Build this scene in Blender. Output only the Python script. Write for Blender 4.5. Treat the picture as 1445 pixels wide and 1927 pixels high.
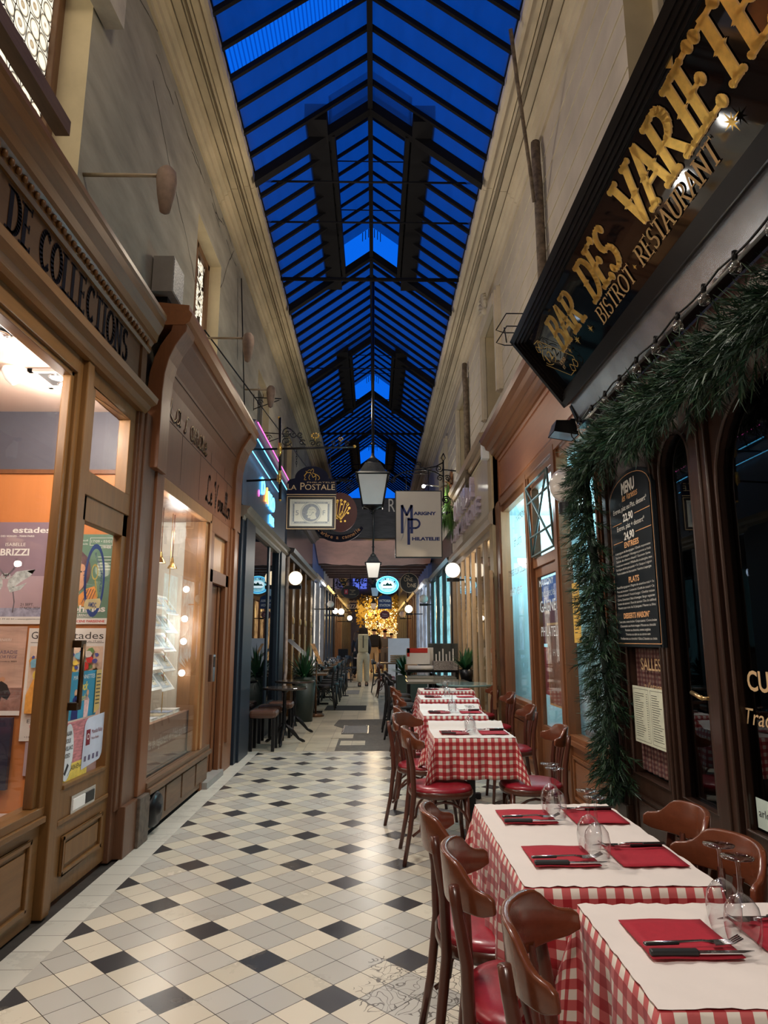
import bpy, bmesh, math, random
from mathutils import Vector, Matrix
from math import sin, cos, pi, atan, tan, sqrt
random.seed(7)
SC = bpy.context.scene
for _o in list(bpy.data.objects): bpy.data.objects.remove(_o)
COL = SC.collection
# ------------------------------------------------------------------ camera
FPX = 1270.0; CAMZ = 1.38
PITCH = atan((1205-963.5)/FPX)
YAW = atan((722.5-704)/FPX*cos(PITCH))
cam = bpy.data.cameras.new('camera'); cam_o = bpy.data.objects.new('camera', cam); COL.objects.link(cam_o)
cam.sensor_fit = 'HORIZONTAL'; cam.sensor_width = 36.0; cam.lens = FPX*36.0/1445.0
cam.clip_start = 0.05; cam.clip_end = 200
cam_o.location = (0, 0, CAMZ); cam_o.rotation_euler = (pi/2+PITCH, 0, -YAW)
SC.camera = cam_o
_fw = Vector((sin(YAW)*cos(PITCH), cos(YAW)*cos(PITCH), sin(PITCH)))
_rt = Vector((cos(YAW), -sin(YAW), 0)); _up = _rt.cross(_fw)
# ------------------------------------------------------------------ world, lights, exposure
SC.view_settings.view_transform = 'Standard'; SC.view_settings.look = 'None'
SC.view_settings.exposure = 0.0; SC.view_settings.gamma = 1.0
wd = bpy.data.worlds.new('dusk_sky'); SC.world = wd; wd.use_nodes = True
_bg = wd.node_tree.nodes['Background']
_bg.inputs[0].default_value = (0.002, 0.115, 0.72, 1); _bg.inputs[1].default_value = 1.15
def lamp(name, kind, loc, power, color, radius=.1, rot=None, size=None, sy=None, spot=None):
    L = bpy.data.lights.new(name, kind); L.energy = power; L.color = color
    if kind == 'AREA':
        L.shape = 'RECTANGLE'; L.size = size; L.size_y = sy or size
    else: L.shadow_soft_size = radius
    if kind == 'SPOT': L.spot_size = spot or 1.6; L.spot_blend = .6
    o = bpy.data.objects.new(name, L); o.location = loc
    if rot: o.rotation_euler = rot
    COL.objects.link(o); return o
WARM = (1, .80, .58); NEUT = (1, .92, .82); COOL = (.75, .93, 1)
# added downlights for floor and tables; a lantern hangs at one, others have none
DOWN = (0, 0, 0)
for (x, y, z, p, c) in ((-.05, -.6, 3.7, 190, NEUT), (-.25, 3.2, 3.9, 215, NEUT), (-.2, 7.0, 3.8, 190, NEUT), (-.05, 10.3, 3.3, 130, NEUT), (-.05, 20.6, 3.0, 90, NEUT)):
    lamp('passage_fill_light', 'SPOT', (x, y, z), p, c, .18, DOWN, spot=2.35)
lamp('wall_fill_light', 'POINT', (-.45, 2.4, 5.2), 46, (1, .84, .64), .2)  # added in mid-air to brighten cornices and upper walls, no fitting
lamp('wall_fill_light', 'POINT', (-.45, 6.4, 5.2), 40, (1, .84, .64), .2)
lamp('passage_fill_light', 'POINT', (-.05, 15.3, 3.2), 38, NEUT, .2)  # added to light the awning, no lantern hangs here
lamp('wall_fill_light', 'POINT', (-.3, 10.5, 5.0), 42, (1, .86, .66), .2)  # same added fill, farther along the upper walls
lamp('passage_fill_light', 'POINT', (0, 28, 3.0), 40, WARM, .2)  # added fill for the far passage, no fitting
lamp('terrace_fill_light', 'POINT', (.9, .2, 2.75), 13, (1, .78, .62), .12)  # unseen fill added over the near tables
lamp('terrace_fill_light', 'POINT', (1.25, 7.2, 2.9), 14, COOL, .12)  # unseen cool fill added over the farther tables
# ceiling spots of the collectors' shop
for (x, y) in ((-2.05, 3.3), (-2.0, 4.1), (-2.4, 2.4)):
    lamp('shop_spot_light', 'POINT', (x, y, 2.86), 30, (1, .90, .80), .10)
# picture lights of the stamp shop window
for (x, y, z, p) in ((-1.82, 5.3, 2.35, 9), (-1.82, 6.2, 2.35, 8), (-1.8, 6.35, 1.5, 4), (-1.75, 5.45, 1.2, 4)):
    lamp('display_spot_light', 'POINT', (x, y, z), p, (1, .97, .93), .10)
# cyan lit stamp dealer on the right
for (y, p) in ((5.5, 100), (7.9, 100)):
    lamp('shop_tube_light', 'POINT', (2.25, y, 2.75), p, (.50, .88, 1), .15)
# cream restaurant and beyond
lamp('restaurant_light', 'POINT', (2.3, 11, 2.6), 50, WARM, .05)
lamp('sign_light', 'POINT', (1.2, 13.25, 4.15), 8, NEUT, .05)
lamp('shop_tube_light', 'POINT', (2.2, 16.5, 2.4), 60, (.4, .85, 1), .12)
lamp('garden_light', 'POINT', (0, 40, 3), 110, (1, .66, .22), .4)
# ------------------------------------------------------------------ picture point -> world point on a plane
def _ray(px, py): return _fw + _rt*((px-722.5)/FPX) - _up*((py-963.5)/FPX)
def _on(px, py, ax, v):
    d = _ray(px, py); o = Vector((0, 0, CAMZ)); return o + d*((v-o[ax])/d[ax])
def ax_(px, py, v): return _on(px, py, 0, v)
def ay_(px, py, v): return _on(px, py, 1, v)
def az_(px, py, v): return _on(px, py, 2, v)
# ------------------------------------------------------------------ materials
MATS = {}
def _nt(name):
    m = bpy.data.materials.new(name); m.use_nodes = True; MATS[name] = m
    nt = m.node_tree; return m, nt, nt.nodes['Principled BSDF']
def _rgb(c): return (c[0], c[1], c[2], 1)
def node(nt, t, **kw):
    n = nt.nodes.new(t)
    for k, v in kw.items(): setattr(n, k, v)
    return n
def mth(nt, op, a, b=None):
    n = node(nt, 'ShaderNodeMath', operation=op)
    for i, v in enumerate((a, b)):
        if v is None: continue
        if isinstance(v, (int, float)): n.inputs[i].default_value = v
        else: nt.links.new(v, n.inputs[i])
    return n.outputs[0]
def mixc(nt, f, a, b):
    n = node(nt, 'ShaderNodeMix', data_type='RGBA')
    for s, v in ((n.inputs[0], f), (n.inputs[6], a), (n.inputs[7], b)):
        if isinstance(v, (tuple, list)): s.default_value = _rgb(v)
        elif isinstance(v, (int, float)): s.default_value = v
        else: nt.links.new(v, s)
    return n.outputs[2]
def objco(nt): return node(nt, 'ShaderNodeTexCoord').outputs['Object']
def mapping(nt, src, sc=(1,1,1), rot=(0,0,0), loc=(0,0,0)):
    n = node(nt, 'ShaderNodeMapping'); nt.links.new(src, n.inputs[0])
    n.inputs[1].default_value = loc; n.inputs[2].default_value = rot; n.inputs[3].default_value = sc
    return n.outputs[0]
def noise(nt, vec, scale, detail=4, rough=.6):
    n = node(nt, 'ShaderNodeTexNoise'); n.inputs['Scale'].default_value = scale
    n.inputs['Detail'].default_value = detail; n.inputs['Roughness'].default_value = rough
    if vec is not None: nt.links.new(vec, n.inputs['Vector'])
    return n.outputs['Fac']
def ramp(nt, fac, stops):
    n = node(nt, 'ShaderNodeValToRGB'); nt.links.new(fac, n.inputs[0])
    e = n.color_ramp.elements
    while len(e) < len(stops): e.new(.5)
    for i, (p, c) in enumerate(stops): e[i].position = p; e[i].color = _rgb(c)
    return n.outputs[0]
def bump(nt, bs, h, st, dist=.01):
    n = node(nt, 'ShaderNodeBump'); n.inputs['Strength'].default_value = st; n.inputs['Distance'].default_value = dist
    nt.links.new(h, n.inputs['Height']); nt.links.new(n.outputs[0], bs.inputs['Normal'])
def M(name, c, rough=.5, metal=0, vary=.12, scale=6, stretch=(1,1,1), bmp=0, coat=0, spec=.5, detail=5):
    if name in MATS: return MATS[name]
    m, nt, bs = _nt(name)
    v = mapping(nt, objco(nt), stretch); nz = noise(nt, v, scale, detail)
    lo = tuple(x*(1-vary) for x in c); hi = tuple(min(1, x*(1+vary)) for x in c)
    nt.links.new(ramp(nt, nz, [(.3, lo), (.7, hi)]), bs.inputs['Base Color'])
    bs.inputs['Roughness'].default_value = rough; bs.inputs['Metallic'].default_value = metal
    bs.inputs['Coat Weight'].default_value = coat; bs.inputs['Coat Roughness'].default_value = .12
    bs.inputs['Specular IOR Level'].default_value = spec
    if bmp: bump(nt, bs, nz, bmp)
    return m
def E(name, c, s):
    if name in MATS: return MATS[name]
    m, nt, bs = _nt(name)
    bs.inputs['Base Color'].default_value = _rgb(tuple(min(1, x) for x in c))
    bs.inputs['Emission Color'].default_value = _rgb(c); bs.inputs['Emission Strength'].default_value = s
    return m
def WOOD(name, c, rough=.4, axis='Z', k=.35, coat=.2, sc=5):
    if name in MATS: return MATS[name]
    m, nt, bs = _nt(name)
    s = {'Z': (6, 6, .5), 'Y': (6, .5, 6), 'X': (.5, 6, 6)}[axis]
    co = objco(nt); g = noise(nt, mapping(nt, co, s), sc, 6, .65); b = noise(nt, co, 1.4, 3)
    f = mth(nt, 'ADD', mth(nt, 'MULTIPLY', g, .7), mth(nt, 'MULTIPLY', b, .3))
    nt.links.new(ramp(nt, f, [(.3, tuple(x*(1-k) for x in c)), (.5, c), (.72, tuple(min(1, x*(1+k)) for x in c))]), bs.inputs['Base Color'])
    bs.inputs['Roughness'].default_value = rough; bs.inputs['Coat Weight'].default_value = coat
    bs.inputs['Coat Roughness'].default_value = .2; bs.inputs['Specular IOR Level'].default_value = .3
    bump(nt, bs, g, .12, .004); return m
def PANE(name, tint=(1,1,1), refl=.5, rough=.0, base=.05, power=5):
    if name in MATS: return MATS[name]
    m, nt, bs = _nt(name); nt.nodes.remove(bs); out = nt.nodes['Material Output']
    tr = node(nt, 'ShaderNodeBsdfTransparent'); tr.inputs[0].default_value = _rgb(tint)
    gl = node(nt, 'ShaderNodeBsdfGlossy'); gl.inputs['Roughness'].default_value = rough
    lw = node(nt, 'ShaderNodeLayerWeight'); lw.inputs[0].default_value = .5
    mx = node(nt, 'ShaderNodeMixShader')
    f = mth(nt, 'ADD', mth(nt, 'MULTIPLY', mth(nt, 'POWER', lw.outputs['Facing'], power), refl), base); f = mth(nt, 'MINIMUM', f, .9)
    nt.links.new(f, mx.inputs[0]); nt.links.new(tr.outputs[0], mx.inputs[1]); nt.links.new(gl.outputs[0], mx.inputs[2])
    nt.links.new(mx.outputs[0], out.inputs[0]); return m
# ------------------------------------------------------------------ mesh builder
class MB:
    def __init__(s): s.v = []; s.f = []; s.m = []; s.sm = []; s.uv = {}
    def face(s, pts, m=None, smooth=False, uv=None):
        i = len(s.v); s.v += [tuple(p) for p in pts]; s.f.append(tuple(range(i, i+len(pts)))); s.m.append(m); s.sm.append(smooth)
        if uv: s.uv[len(s.f)-1] = uv
        return s
    def mesh(s, vs, fs, m=None, smooth=False, T=None):
        i = len(s.v)
        s.v += [tuple(T @ Vector(p)) if T else tuple(p) for p in vs]
        for f in fs: s.f.append(tuple(a+i for a in f)); s.m.append(m); s.sm.append(smooth)
        return s
    def box(s, x0, x1, y0, y1, z0, z1, m=None, T=None):
        vs = [(x, y, z) for x in (x0, x1) for y in (y0, y1) for z in (z0, z1)]
        return s.mesh(vs, [(0,1,3,2),(4,6,7,5),(0,4,5,1),(2,3,7,6),(0,2,6,4),(1,5,7,3)], m, False, T)
    def tube(s, pts, r, n=8, m=None, closed=False, smooth=True, cap=True):
        pts = [Vector(p) for p in pts]; rs = r if isinstance(r, (list, tuple)) else [r]*len(pts)
        N = len(pts); rings = []; prev = None
        for i, p in enumerate(pts):
            a = pts[(i-1) % N] if (closed or i > 0) else p; b = pts[(i+1) % N] if (closed or i < N-1) else p
            t = (b-a)
            if t.length < 1e-9: t = Vector((0, 0, 1))
            t.normalize()
            if prev is None:
                u = t.orthogonal().normalized()
            else:
                u = prev - t*prev.dot(t)
                u = u.normalized() if u.length > 1e-6 else t.orthogonal().normalized()
            prev = u; w = t.cross(u)
            rings.append([p + (u*cos(2*pi*k/n) + w*sin(2*pi*k/n))*rs[i] for k in range(n)])
        vs = [q for R in rings for q in R]; fs = []
        for i in range(N if closed else N-1):
            j = (i+1) % N
            for k in range(n): fs.append((i*n+k, i*n+(k+1) % n, j*n+(k+1) % n, j*n+k))
        if not closed and cap: fs += [tuple(range(n)), tuple((N-1)*n+k for k in range(n))]
        return s.mesh(vs, fs, m, smooth)
    def lathe(s, prof, c=(0,0,0), n=20, m=None, smooth=True, axis='Z', T=None, cap=False):
        vs = []
        for (r, z) in prof:
            for k in range(n):
                a = 2*pi*k/n; p = (r*cos(a), r*sin(a), z)
                if axis == 'X': p = (z, p[0], p[1])
                elif axis == 'Y': p = (p[0], z, p[1])
                vs.append((p[0]+c[0], p[1]+c[1], p[2]+c[2]))
        fs = [(i*n+k, i*n+(k+1) % n, (i+1)*n+(k+1) % n, (i+1)*n+k) for i in range(len(prof)-1) for k in range(n)]
        if cap: fs += [tuple(range(n)), tuple((len(prof)-1)*n+k for k in range(n))]
        return s.mesh(vs, fs, m, smooth, T)
    def ball(s, c, r, n=16, m=None, sq=(1,1,1)):
        vs = [];h = n//2
        for i in range(h+1):
            a = pi*i/h
            for k in range(n):
                b = 2*pi*k/n; vs.append((c[0]+r*sq[0]*sin(a)*cos(b), c[1]+r*sq[1]*sin(a)*sin(b), c[2]+r*sq[2]*cos(a)))
        fs = [(i*n+k, i*n+(k+1) % n, (i+1)*n+(k+1) % n, (i+1)*n+k) for i in range(h) for k in range(n)]
        return s.mesh(vs, fs, m, True)
    def extr(s, prof, y0, y1, m=None, smooth=False, plane='xz', cap=True):
        """profile in x,z swept along y (or in y,z swept along x)"""
        n = len(prof); f = (lambda a, b, t: (a, t, b)) if plane == 'xz' else (lambda a, b, t: (t, a, b))
        if plane == 'xy': f = lambda a, b, t: (a, b, t)
        vs = [f(a, b, y0) for a, b in prof] + [f(a, b, y1) for a, b in prof]
        fs = [(i, (i+1) % n, n+(i+1) % n, n+i) for i in range(n)]
        if cap: fs += [tuple(range(n)), tuple(range(n, 2*n))]
        return s.mesh(vs, fs, m, smooth)
    def build(s, name, mat=None, parent=None, loc=None, bevel=0, label=None, shade=None, kind=None):
        me = bpy.data.meshes.new(name); me.from_pydata(s.v, [], s.f)
        slots = []
        for x in s.m:
            x = x or mat
            if x not in slots: slots.append(x)
        for x in slots: me.materials.append(x)
        me.polygons.foreach_set('material_index', [slots.index(x or mat) for x in s.m])
        me.polygons.foreach_set('use_smooth', s.sm)
        if s.uv:
            ul = me.uv_layers.new(name='UVMap')
            for fi, u in s.uv.items():
                for li, c in zip(me.polygons[fi].loop_indices, u): ul.data[li].uv = c
        bm = bmesh.new(); bm.from_mesh(me); bmesh.ops.remove_doubles(bm, verts=bm.verts, dist=1e-5)
        bmesh.ops.recalc_face_normals(bm, faces=bm.faces); bm.to_mesh(me); bm.free()
        o = bpy.data.objects.new(name, me); COL.objects.link(o)
        if loc is not None:
            for vv in me.vertices: vv.co -= Vector(loc)
            o.location = loc
        if parent: 
            o.parent = parent
            if parent.type == 'EMPTY' and loc is None: o.matrix_parent_inverse = Matrix.Translation(parent.location).inverted()
        if bevel:
            b = o.modifiers.new('bevel', 'BEVEL'); b.width = bevel; b.segments = 2; b.limit_method = 'ANGLE'
        if label: o['label'] = label
        if kind: o['kind'] = kind
        return o
def tag(o, label, cat, group=None):
    o['label'] = label; o['category'] = cat
    if group: o['group'] = group
    return o
def thing(name, label, cat, loc=(0,0,0), rz=0, group=None):
    o = bpy.data.objects.new(name, None); COL.objects.link(o); o.location = loc; o.rotation_euler = (0, 0, rz)
    o.empty_display_size = .05
    return tag(o, label, cat, group)
def struct(name, loc=(0,0,0)):
    o = bpy.data.objects.new(name, None); COL.objects.link(o); o.location = loc; o['kind'] = 'structure'; return o
def kids(o): return [c for c in bpy.data.objects if c.parent == o]
def dup(root, loc, rz=0, label=None, group=None, scale=None):
    r = root.copy(); COL.objects.link(r); r.location = loc; r.rotation_euler = (0, 0, rz)
    if scale: r.scale = scale
    if label: r['label'] = label
    if group: r['group'] = group
    def rec(a, b):
        for ch in KIDS.get(a.name, ()):
            c = ch.copy(); COL.objects.link(c); c.parent = b; rec(ch, c)
    rec(root, r); return r
KIDS = {}
def index_kids(root):
    KIDS[root.name] = kids(root)
    for k in KIDS[root.name]: index_kids(k)
# local build: parts whose verts are in the thing's own coordinates
def part(mb, name, mat, parent, **kw):
    o = mb.build(name, mat, None, **kw); o.parent = parent; return o
# ------------------------------------------------------------------ flat graphics on a frame
_TXT = {}
def txt_geo(s, bold=0, shear=0):
    k = (s, bold, shear)
    if k in _TXT: return _TXT[k]
    c = bpy.data.curves.new('t', 'FONT'); c.body = s; c.size = 1; c.offset = bold; c.shear = shear; c.resolution_u = 3
    o = bpy.data.objects.new('t', c); COL.objects.link(o)
    bpy.context.view_layer.update(); dg = bpy.context.evaluated_depsgraph_get()
    me = bpy.data.meshes.new_from_object(o.evaluated_get(dg))
    vs = [tuple(v.co) for v in me.vertices]; fs = [tuple(p.vertices) for p in me.polygons]
    bpy.data.objects.remove(o); bpy.data.curves.remove(c); bpy.data.meshes.remove(me)
    if vs:
        x0 = min(v[0] for v in vs); x1 = max(v[0] for v in vs); y0 = min(v[1] for v in vs); y1 = max(v[1] for v in vs)
    else: x0 = x1 = y0 = y1 = 0
    _TXT[k] = (vs, fs, x0, x1, y0, y1); return _TXT[k]
class FR:
    """flat frame: origin o, right u, up v, normal n; layers lift by 0.6 mm"""
    def __init__(s, mb, o, u, v, n=None, lift=.0006):
        s.mb = mb; s.o = Vector(o); s.u = Vector(u).normalized(); s.v = Vector(v).normalized()
        s.n = Vector(n).normalized() if n else s.u.cross(s.v); s.k = 1; s.lift = lift
    def P(s, a, b, h=None): return s.o + s.u*a + s.v*b + s.n*((s.k*s.lift) if h is None else h)
    def up(s, k=1): s.k += k; return s
    def rect(s, a0, b0, a1, b1, m): s.mb.face([s.P(a0,b0), s.P(a1,b0), s.P(a1,b1), s.P(a0,b1)], m); return s
    def poly(s, pts, m): s.mb.face([s.P(*p) for p in pts], m); return s
    def disc(s, a, b, r, m, ry=None, n=28, t0=0, t1=2*pi):
        ry = ry or r; s.mb.face([s.P(a+r*cos(t0+(t1-t0)*i/n), b+ry*sin(t0+(t1-t0)*i/n)) for i in range(n)], m); return s
    def ring(s, a, b, r, w, m, ry=None, n=32, t0=0, t1=2*pi):
        ry = ry or r; 
        for i in range(n):
            p = []
            for (t, q) in ((i, 0), (i+1, 0), (i+1, w), (i, w)):
                th = t0+(t1-t0)*t/n; p.append(s.P(a+(r-q)*cos(th), b+(ry-q)*sin(th)))
            s.mb.face(p, m)
        return s
    def line(s, pts, w, m):
        for i in range(len(pts)-1):
            a = Vector(pts[i]); b = Vector(pts[i+1]); d = b-a
            if d.length < 1e-7: continue
            d.normalize(); nn = Vector((-d.y, d.x))*w/2; e = d*w*.25
            s.mb.face([s.P(*(a-e-nn)), s.P(*(b+e-nn)), s.P(*(b+e+nn)), s.P(*(a-e+nn))], m)
        return s
    def frame(s, a0, b0, a1, b1, w, m):
        s.rect(a0, b0, a1, b0+w, m); s.rect(a0, b1-w, a1, b1, m); s.rect(a0, b0+w, a0+w, b1-w, m); s.rect(a1-w, b0+w, a1, b1-w, m); return s
    def text(s, t, a, b, h, m, w=None, align='l', bold=0, shear=0, depth=0, rot=0):
        """cap height h, optional total width w"""
        vs, fs, x0, x1, y0, y1 = txt_geo(t, bold, shear)
        if not vs: return s
        k = h/.73; kx = (w/(x1-x0)) if w else k
        W = (x1-x0)*kx; off = {'l': 0, 'c': -W/2, 'r': -W}[align]
        cr, sr = cos(rot), sin(rot)
        def tr(v, hh=None):
            x = (v[0]-x0)*kx+off; y = v[1]*k
            return s.P(a+x*cr-y*sr, b+x*sr+y*cr, hh)
        if depth:
            s.mb.mesh([tr(v, depth) for v in vs], fs, m)
            ed = {}
            for f in fs:
                for i in range(len(f)):
                    e = (f[i], f[(i+1) % len(f)]); ed[tuple(sorted(e))] = ed.get(tuple(sorted(e)), 0)+1
            for e, c in ed.items():
                if c == 1: s.mb.mesh([tr(vs[e[0]], 0), tr(vs[e[1]], 0), tr(vs[e[1]], depth), tr(vs[e[0]], depth)], [(0,1,2,3)], m)
        else: s.mb.mesh([tr(v) for v in vs], fs, m)
        return s
def arc(cx, cy, r, a0, a1, n=10, ry=None):
    ry = ry or r
    return [(cx+r*cos(math.radians(a0+(a1-a0)*i/n)), cy+ry*sin(math.radians(a0+(a1-a0)*i/n))) for i in range(n+1)]
# serif stroke letters: unit height; (advance, [(points, serif at start, serif at end)])
GL = {
 'A': (.78, [([(.04,0),(.37,1)], 1, 0), ([(.37,1),(.72,0)], 0, 1), ([(.16,.34),(.6,.34)], 0, 0)]),
 'B': (.68, [([(.12,0),(.12,1)], 1, 1), ([(.12,1),(.34,1)]+arc(.34,.77,.23,90,-90)+[(.12,.54)], 0, 0), ([(.12,.54),(.36,.54)]+arc(.36,.27,.26,90,-90)+[(.12,0)], 0, 0)]),
 'C': (.72, [(arc(.4,.5,.32,50,310,18,.5), 2, 2)]),
 'D': (.74, [([(.12,0),(.12,1)], 1, 1), ([(.12,1),(.3,1)]+arc(.3,.5,.36,90,-90,16,.5)+[(.12,0)], 0, 0)]),
 'E': (.62, [([(.12,0),(.12,1)], 1, 1), ([(.12,1),(.52,1)], 0, 2), ([(.12,.52),(.42,.52)], 0, 2), ([(.12,0),(.54,0)], 0, 2)]),
 'H': (.78, [([(.12,0),(.12,1)], 1, 1), ([(.64,0),(.64,1)], 1, 1), ([(.12,.52),(.64,.52)], 0, 0)]),
 'I': (.34, [([(.17,0),(.17,1)], 1, 1)]),
 'L': (.58, [([(.12,0),(.12,1)], 1, 1), ([(.12,0),(.52,0)], 0, 2)]),
 'N': (.82, [([(.12,0),(.12,1)], 1, 1), ([(.12,1),(.66,0)], 0, 0), ([(.66,0),(.66,1)], 0, 1)]),
 'O': (.8, [(arc(.4,.5,.34,0,360,24,.5), 0, 0)]),
 'P': (.64, [([(.12,0),(.12,1)], 1, 1), ([(.12,1),(.32,1)]+arc(.32,.74,.26,90,-90)+[(.12,.48)], 0, 0)]),
 'R': (.74, [([(.12,0),(.12,1)], 1, 1), ([(.12,1),(.32,1)]+arc(.32,.75,.25,90,-90)+[(.12,.5)], 0, 0), ([(.3,.5),(.66,0)], 0, 1)]),
 'S': (.6, [(arc(.3,.75,.22,40,250,10,.25)+arc(.3,.25,.24,80,-140,10,.26), 2, 2)]),
 'T': (.68, [([(.34,0),(.34,1)], 1, 0), ([(.06,.98),(.62,.98)], 2, 2)]),
 'U': (.76, [([(.12,1),(.12,.3)]+arc(.38,.28,.26,180,360,10,.28)+[(.64,1)], 1, 1)]),
 'V': (.76, [([(.06,1),(.38,0)], 1, 0), ([(.38,0),(.7,1)], 0, 1)]),
 "'": (.2, [([(.1,.8),(.1,1)], 0, 0)]), ' ': (.36, []), '.': (.24, [([(.1,.45),(.12,.5)], 0, 0)]),
}
def serif_text(fr, t, a, b, h, m, wv=.15, wh=.07, track=.06, w=None, fancy=False, shade=None, slant=0):
    tot = sum(GL[c if c != 'É' else 'E'][0]+track for c in t)
    kx = (w/tot) if w else h
    x = 0
    def stroke(pts, W, mm, off=0):
        for i in range(len(pts)-1):
            p = Vector(pts[i]); q = Vector(pts[i+1]); d = q-p
            if d.length < 1e-6: continue
            d.normalize(); ww = W if W else (wh + (wv-wh)*abs(d.y))*h
            nn = Vector((-d.y, d.x))*ww/2; e = d*ww*.18
            fr.mb.face([fr.P(*(p-e-nn)), fr.P(*(q+e-nn)), fr.P(*(q+e+nn)), fr.P(*(p-e+nn))], mm)
    passes = ([(shade, .022*h, -.03*h)] if shade else []) + [(m, 0, 0)]
    for c in t:
        adv, strokes = GL[c if c != 'É' else 'E']
        for (mm, ox, oy) in passes:
            fr.up(1)
            for (pts, s0, s1) in strokes:
                Q = [(a+(x+p[0])*kx+ox+slant*p[1]*h, b+p[1]*h+oy) for p in pts]
                stroke(Q, None, mm)
                for flag, p in ((s0, Q[0]), (s1, Q[-1])):
                    p = Vector(p)
                    if flag == 1:
                        L = wv*h*(1.05 if not fancy else .85)
                        stroke([p+Vector((-L, 0)), p+Vector((L, 0))], wh*h*(1.0 if not fancy else 1.3), mm)
                        if fancy:
                            for sx in (-1, 0, 1): fr.disc(p.x+sx*L*.85, p.y+(.02 if p.y < b+h/2 else -.02)*h*(1-abs(sx))*2.5, wh*h*.85, mm, n=10)
                    elif flag == 2:
                        L = .1*h; stroke([p+Vector((0, -L)), p+Vector((0, L))], wh*h*.9, mm)
                        if fancy: fr.disc(p.x, p.y, wh*h*1.5, mm, n=12)
                if fancy and len(pts) == 2 and abs(pts[0][1]-pts[1][1]) > .8:
                    c2 = ((Q[0][0]+Q[1][0])/2, (Q[0][1]+Q[1][1])/2)
                    fr.poly([(c2[0]-wv*h*.85, c2[1]), (c2[0], c2[1]-.07*h), (c2[0]+wv*h*.85, c2[1]), (c2[0], c2[1]+.07*h)], mm)
            if c == 'É':
                q = (a+(x+.28)*kx+ox, b+1.12*h+oy); stroke([q, (q[0]+.14*h, q[1]+.12*h)], wv*h*.7, mm)
        fr.k -= len(passes)
        x += adv+track
    fr.k += len(passes)
    return fr
# ================================================================== materials used all over
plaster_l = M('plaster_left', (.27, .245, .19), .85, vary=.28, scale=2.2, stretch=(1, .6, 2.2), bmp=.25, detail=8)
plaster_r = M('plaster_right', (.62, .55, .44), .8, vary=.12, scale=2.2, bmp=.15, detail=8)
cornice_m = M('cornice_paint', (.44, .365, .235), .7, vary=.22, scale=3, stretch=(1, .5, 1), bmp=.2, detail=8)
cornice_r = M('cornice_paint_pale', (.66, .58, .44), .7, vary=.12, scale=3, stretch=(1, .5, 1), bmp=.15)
reveal_m = M('reveal_paint', (.56, .47, .30), .8, vary=.12, scale=3)
crack_m = M('crack_dark', (.035, .03, .022), .9)
groove_m = M('groove_pale', (.74, .68, .52), .8)
iron = M('black_iron', (.012, .012, .014), .42, .6, coat=.2)
iron_dull = M('dull_iron', (.007, .007, .009), .85, 0, spec=.2)
brass = M('brass', (.72, .45, .16), .28, 1)
gold = M('gold_leaf', (.86, .55, .13), .3, .75, vary=.18, scale=22)
gold_flat = M('gold_paint', (.72, .47, .2), .45, .2)
chrome = M('steel', (.62, .62, .63), .22, 1, vary=.04)
white_m = M('white_paint', (.86, .85, .82), .6, vary=.03)
black_m = M('black_paint', (.012, .012, .013), .5)
wood_tan = WOOD('varnished_tan_wood', (.17, .080, .023), .42, 'Y', .25, .1)
wood_tanz = WOOD('varnished_tan_wood_upright', (.17, .080, .023), .42, 'Z', .25, .1)
wood_red = WOOD('reddish_wood', (.22, .082, .03), .4, 'Y', .22, .12)
wood_redz = WOOD('reddish_wood_upright', (.19, .074, .03), .4, 'Z', .25, .12)
wood_dark = WOOD('dark_brown_wood', (.035, .016, .010), .36, 'Z', .4, .35)
wood_darkx = WOOD('dark_brown_wood_flat', (.035, .016, .010), .36, 'Y', .4, .35)
glass = PANE('window_glass', (.98, .985, .98), .7, 0, .010)
glass_dark = PANE('dark_window_glass', (.45, .48, .52), .9, 0, .045)

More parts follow.
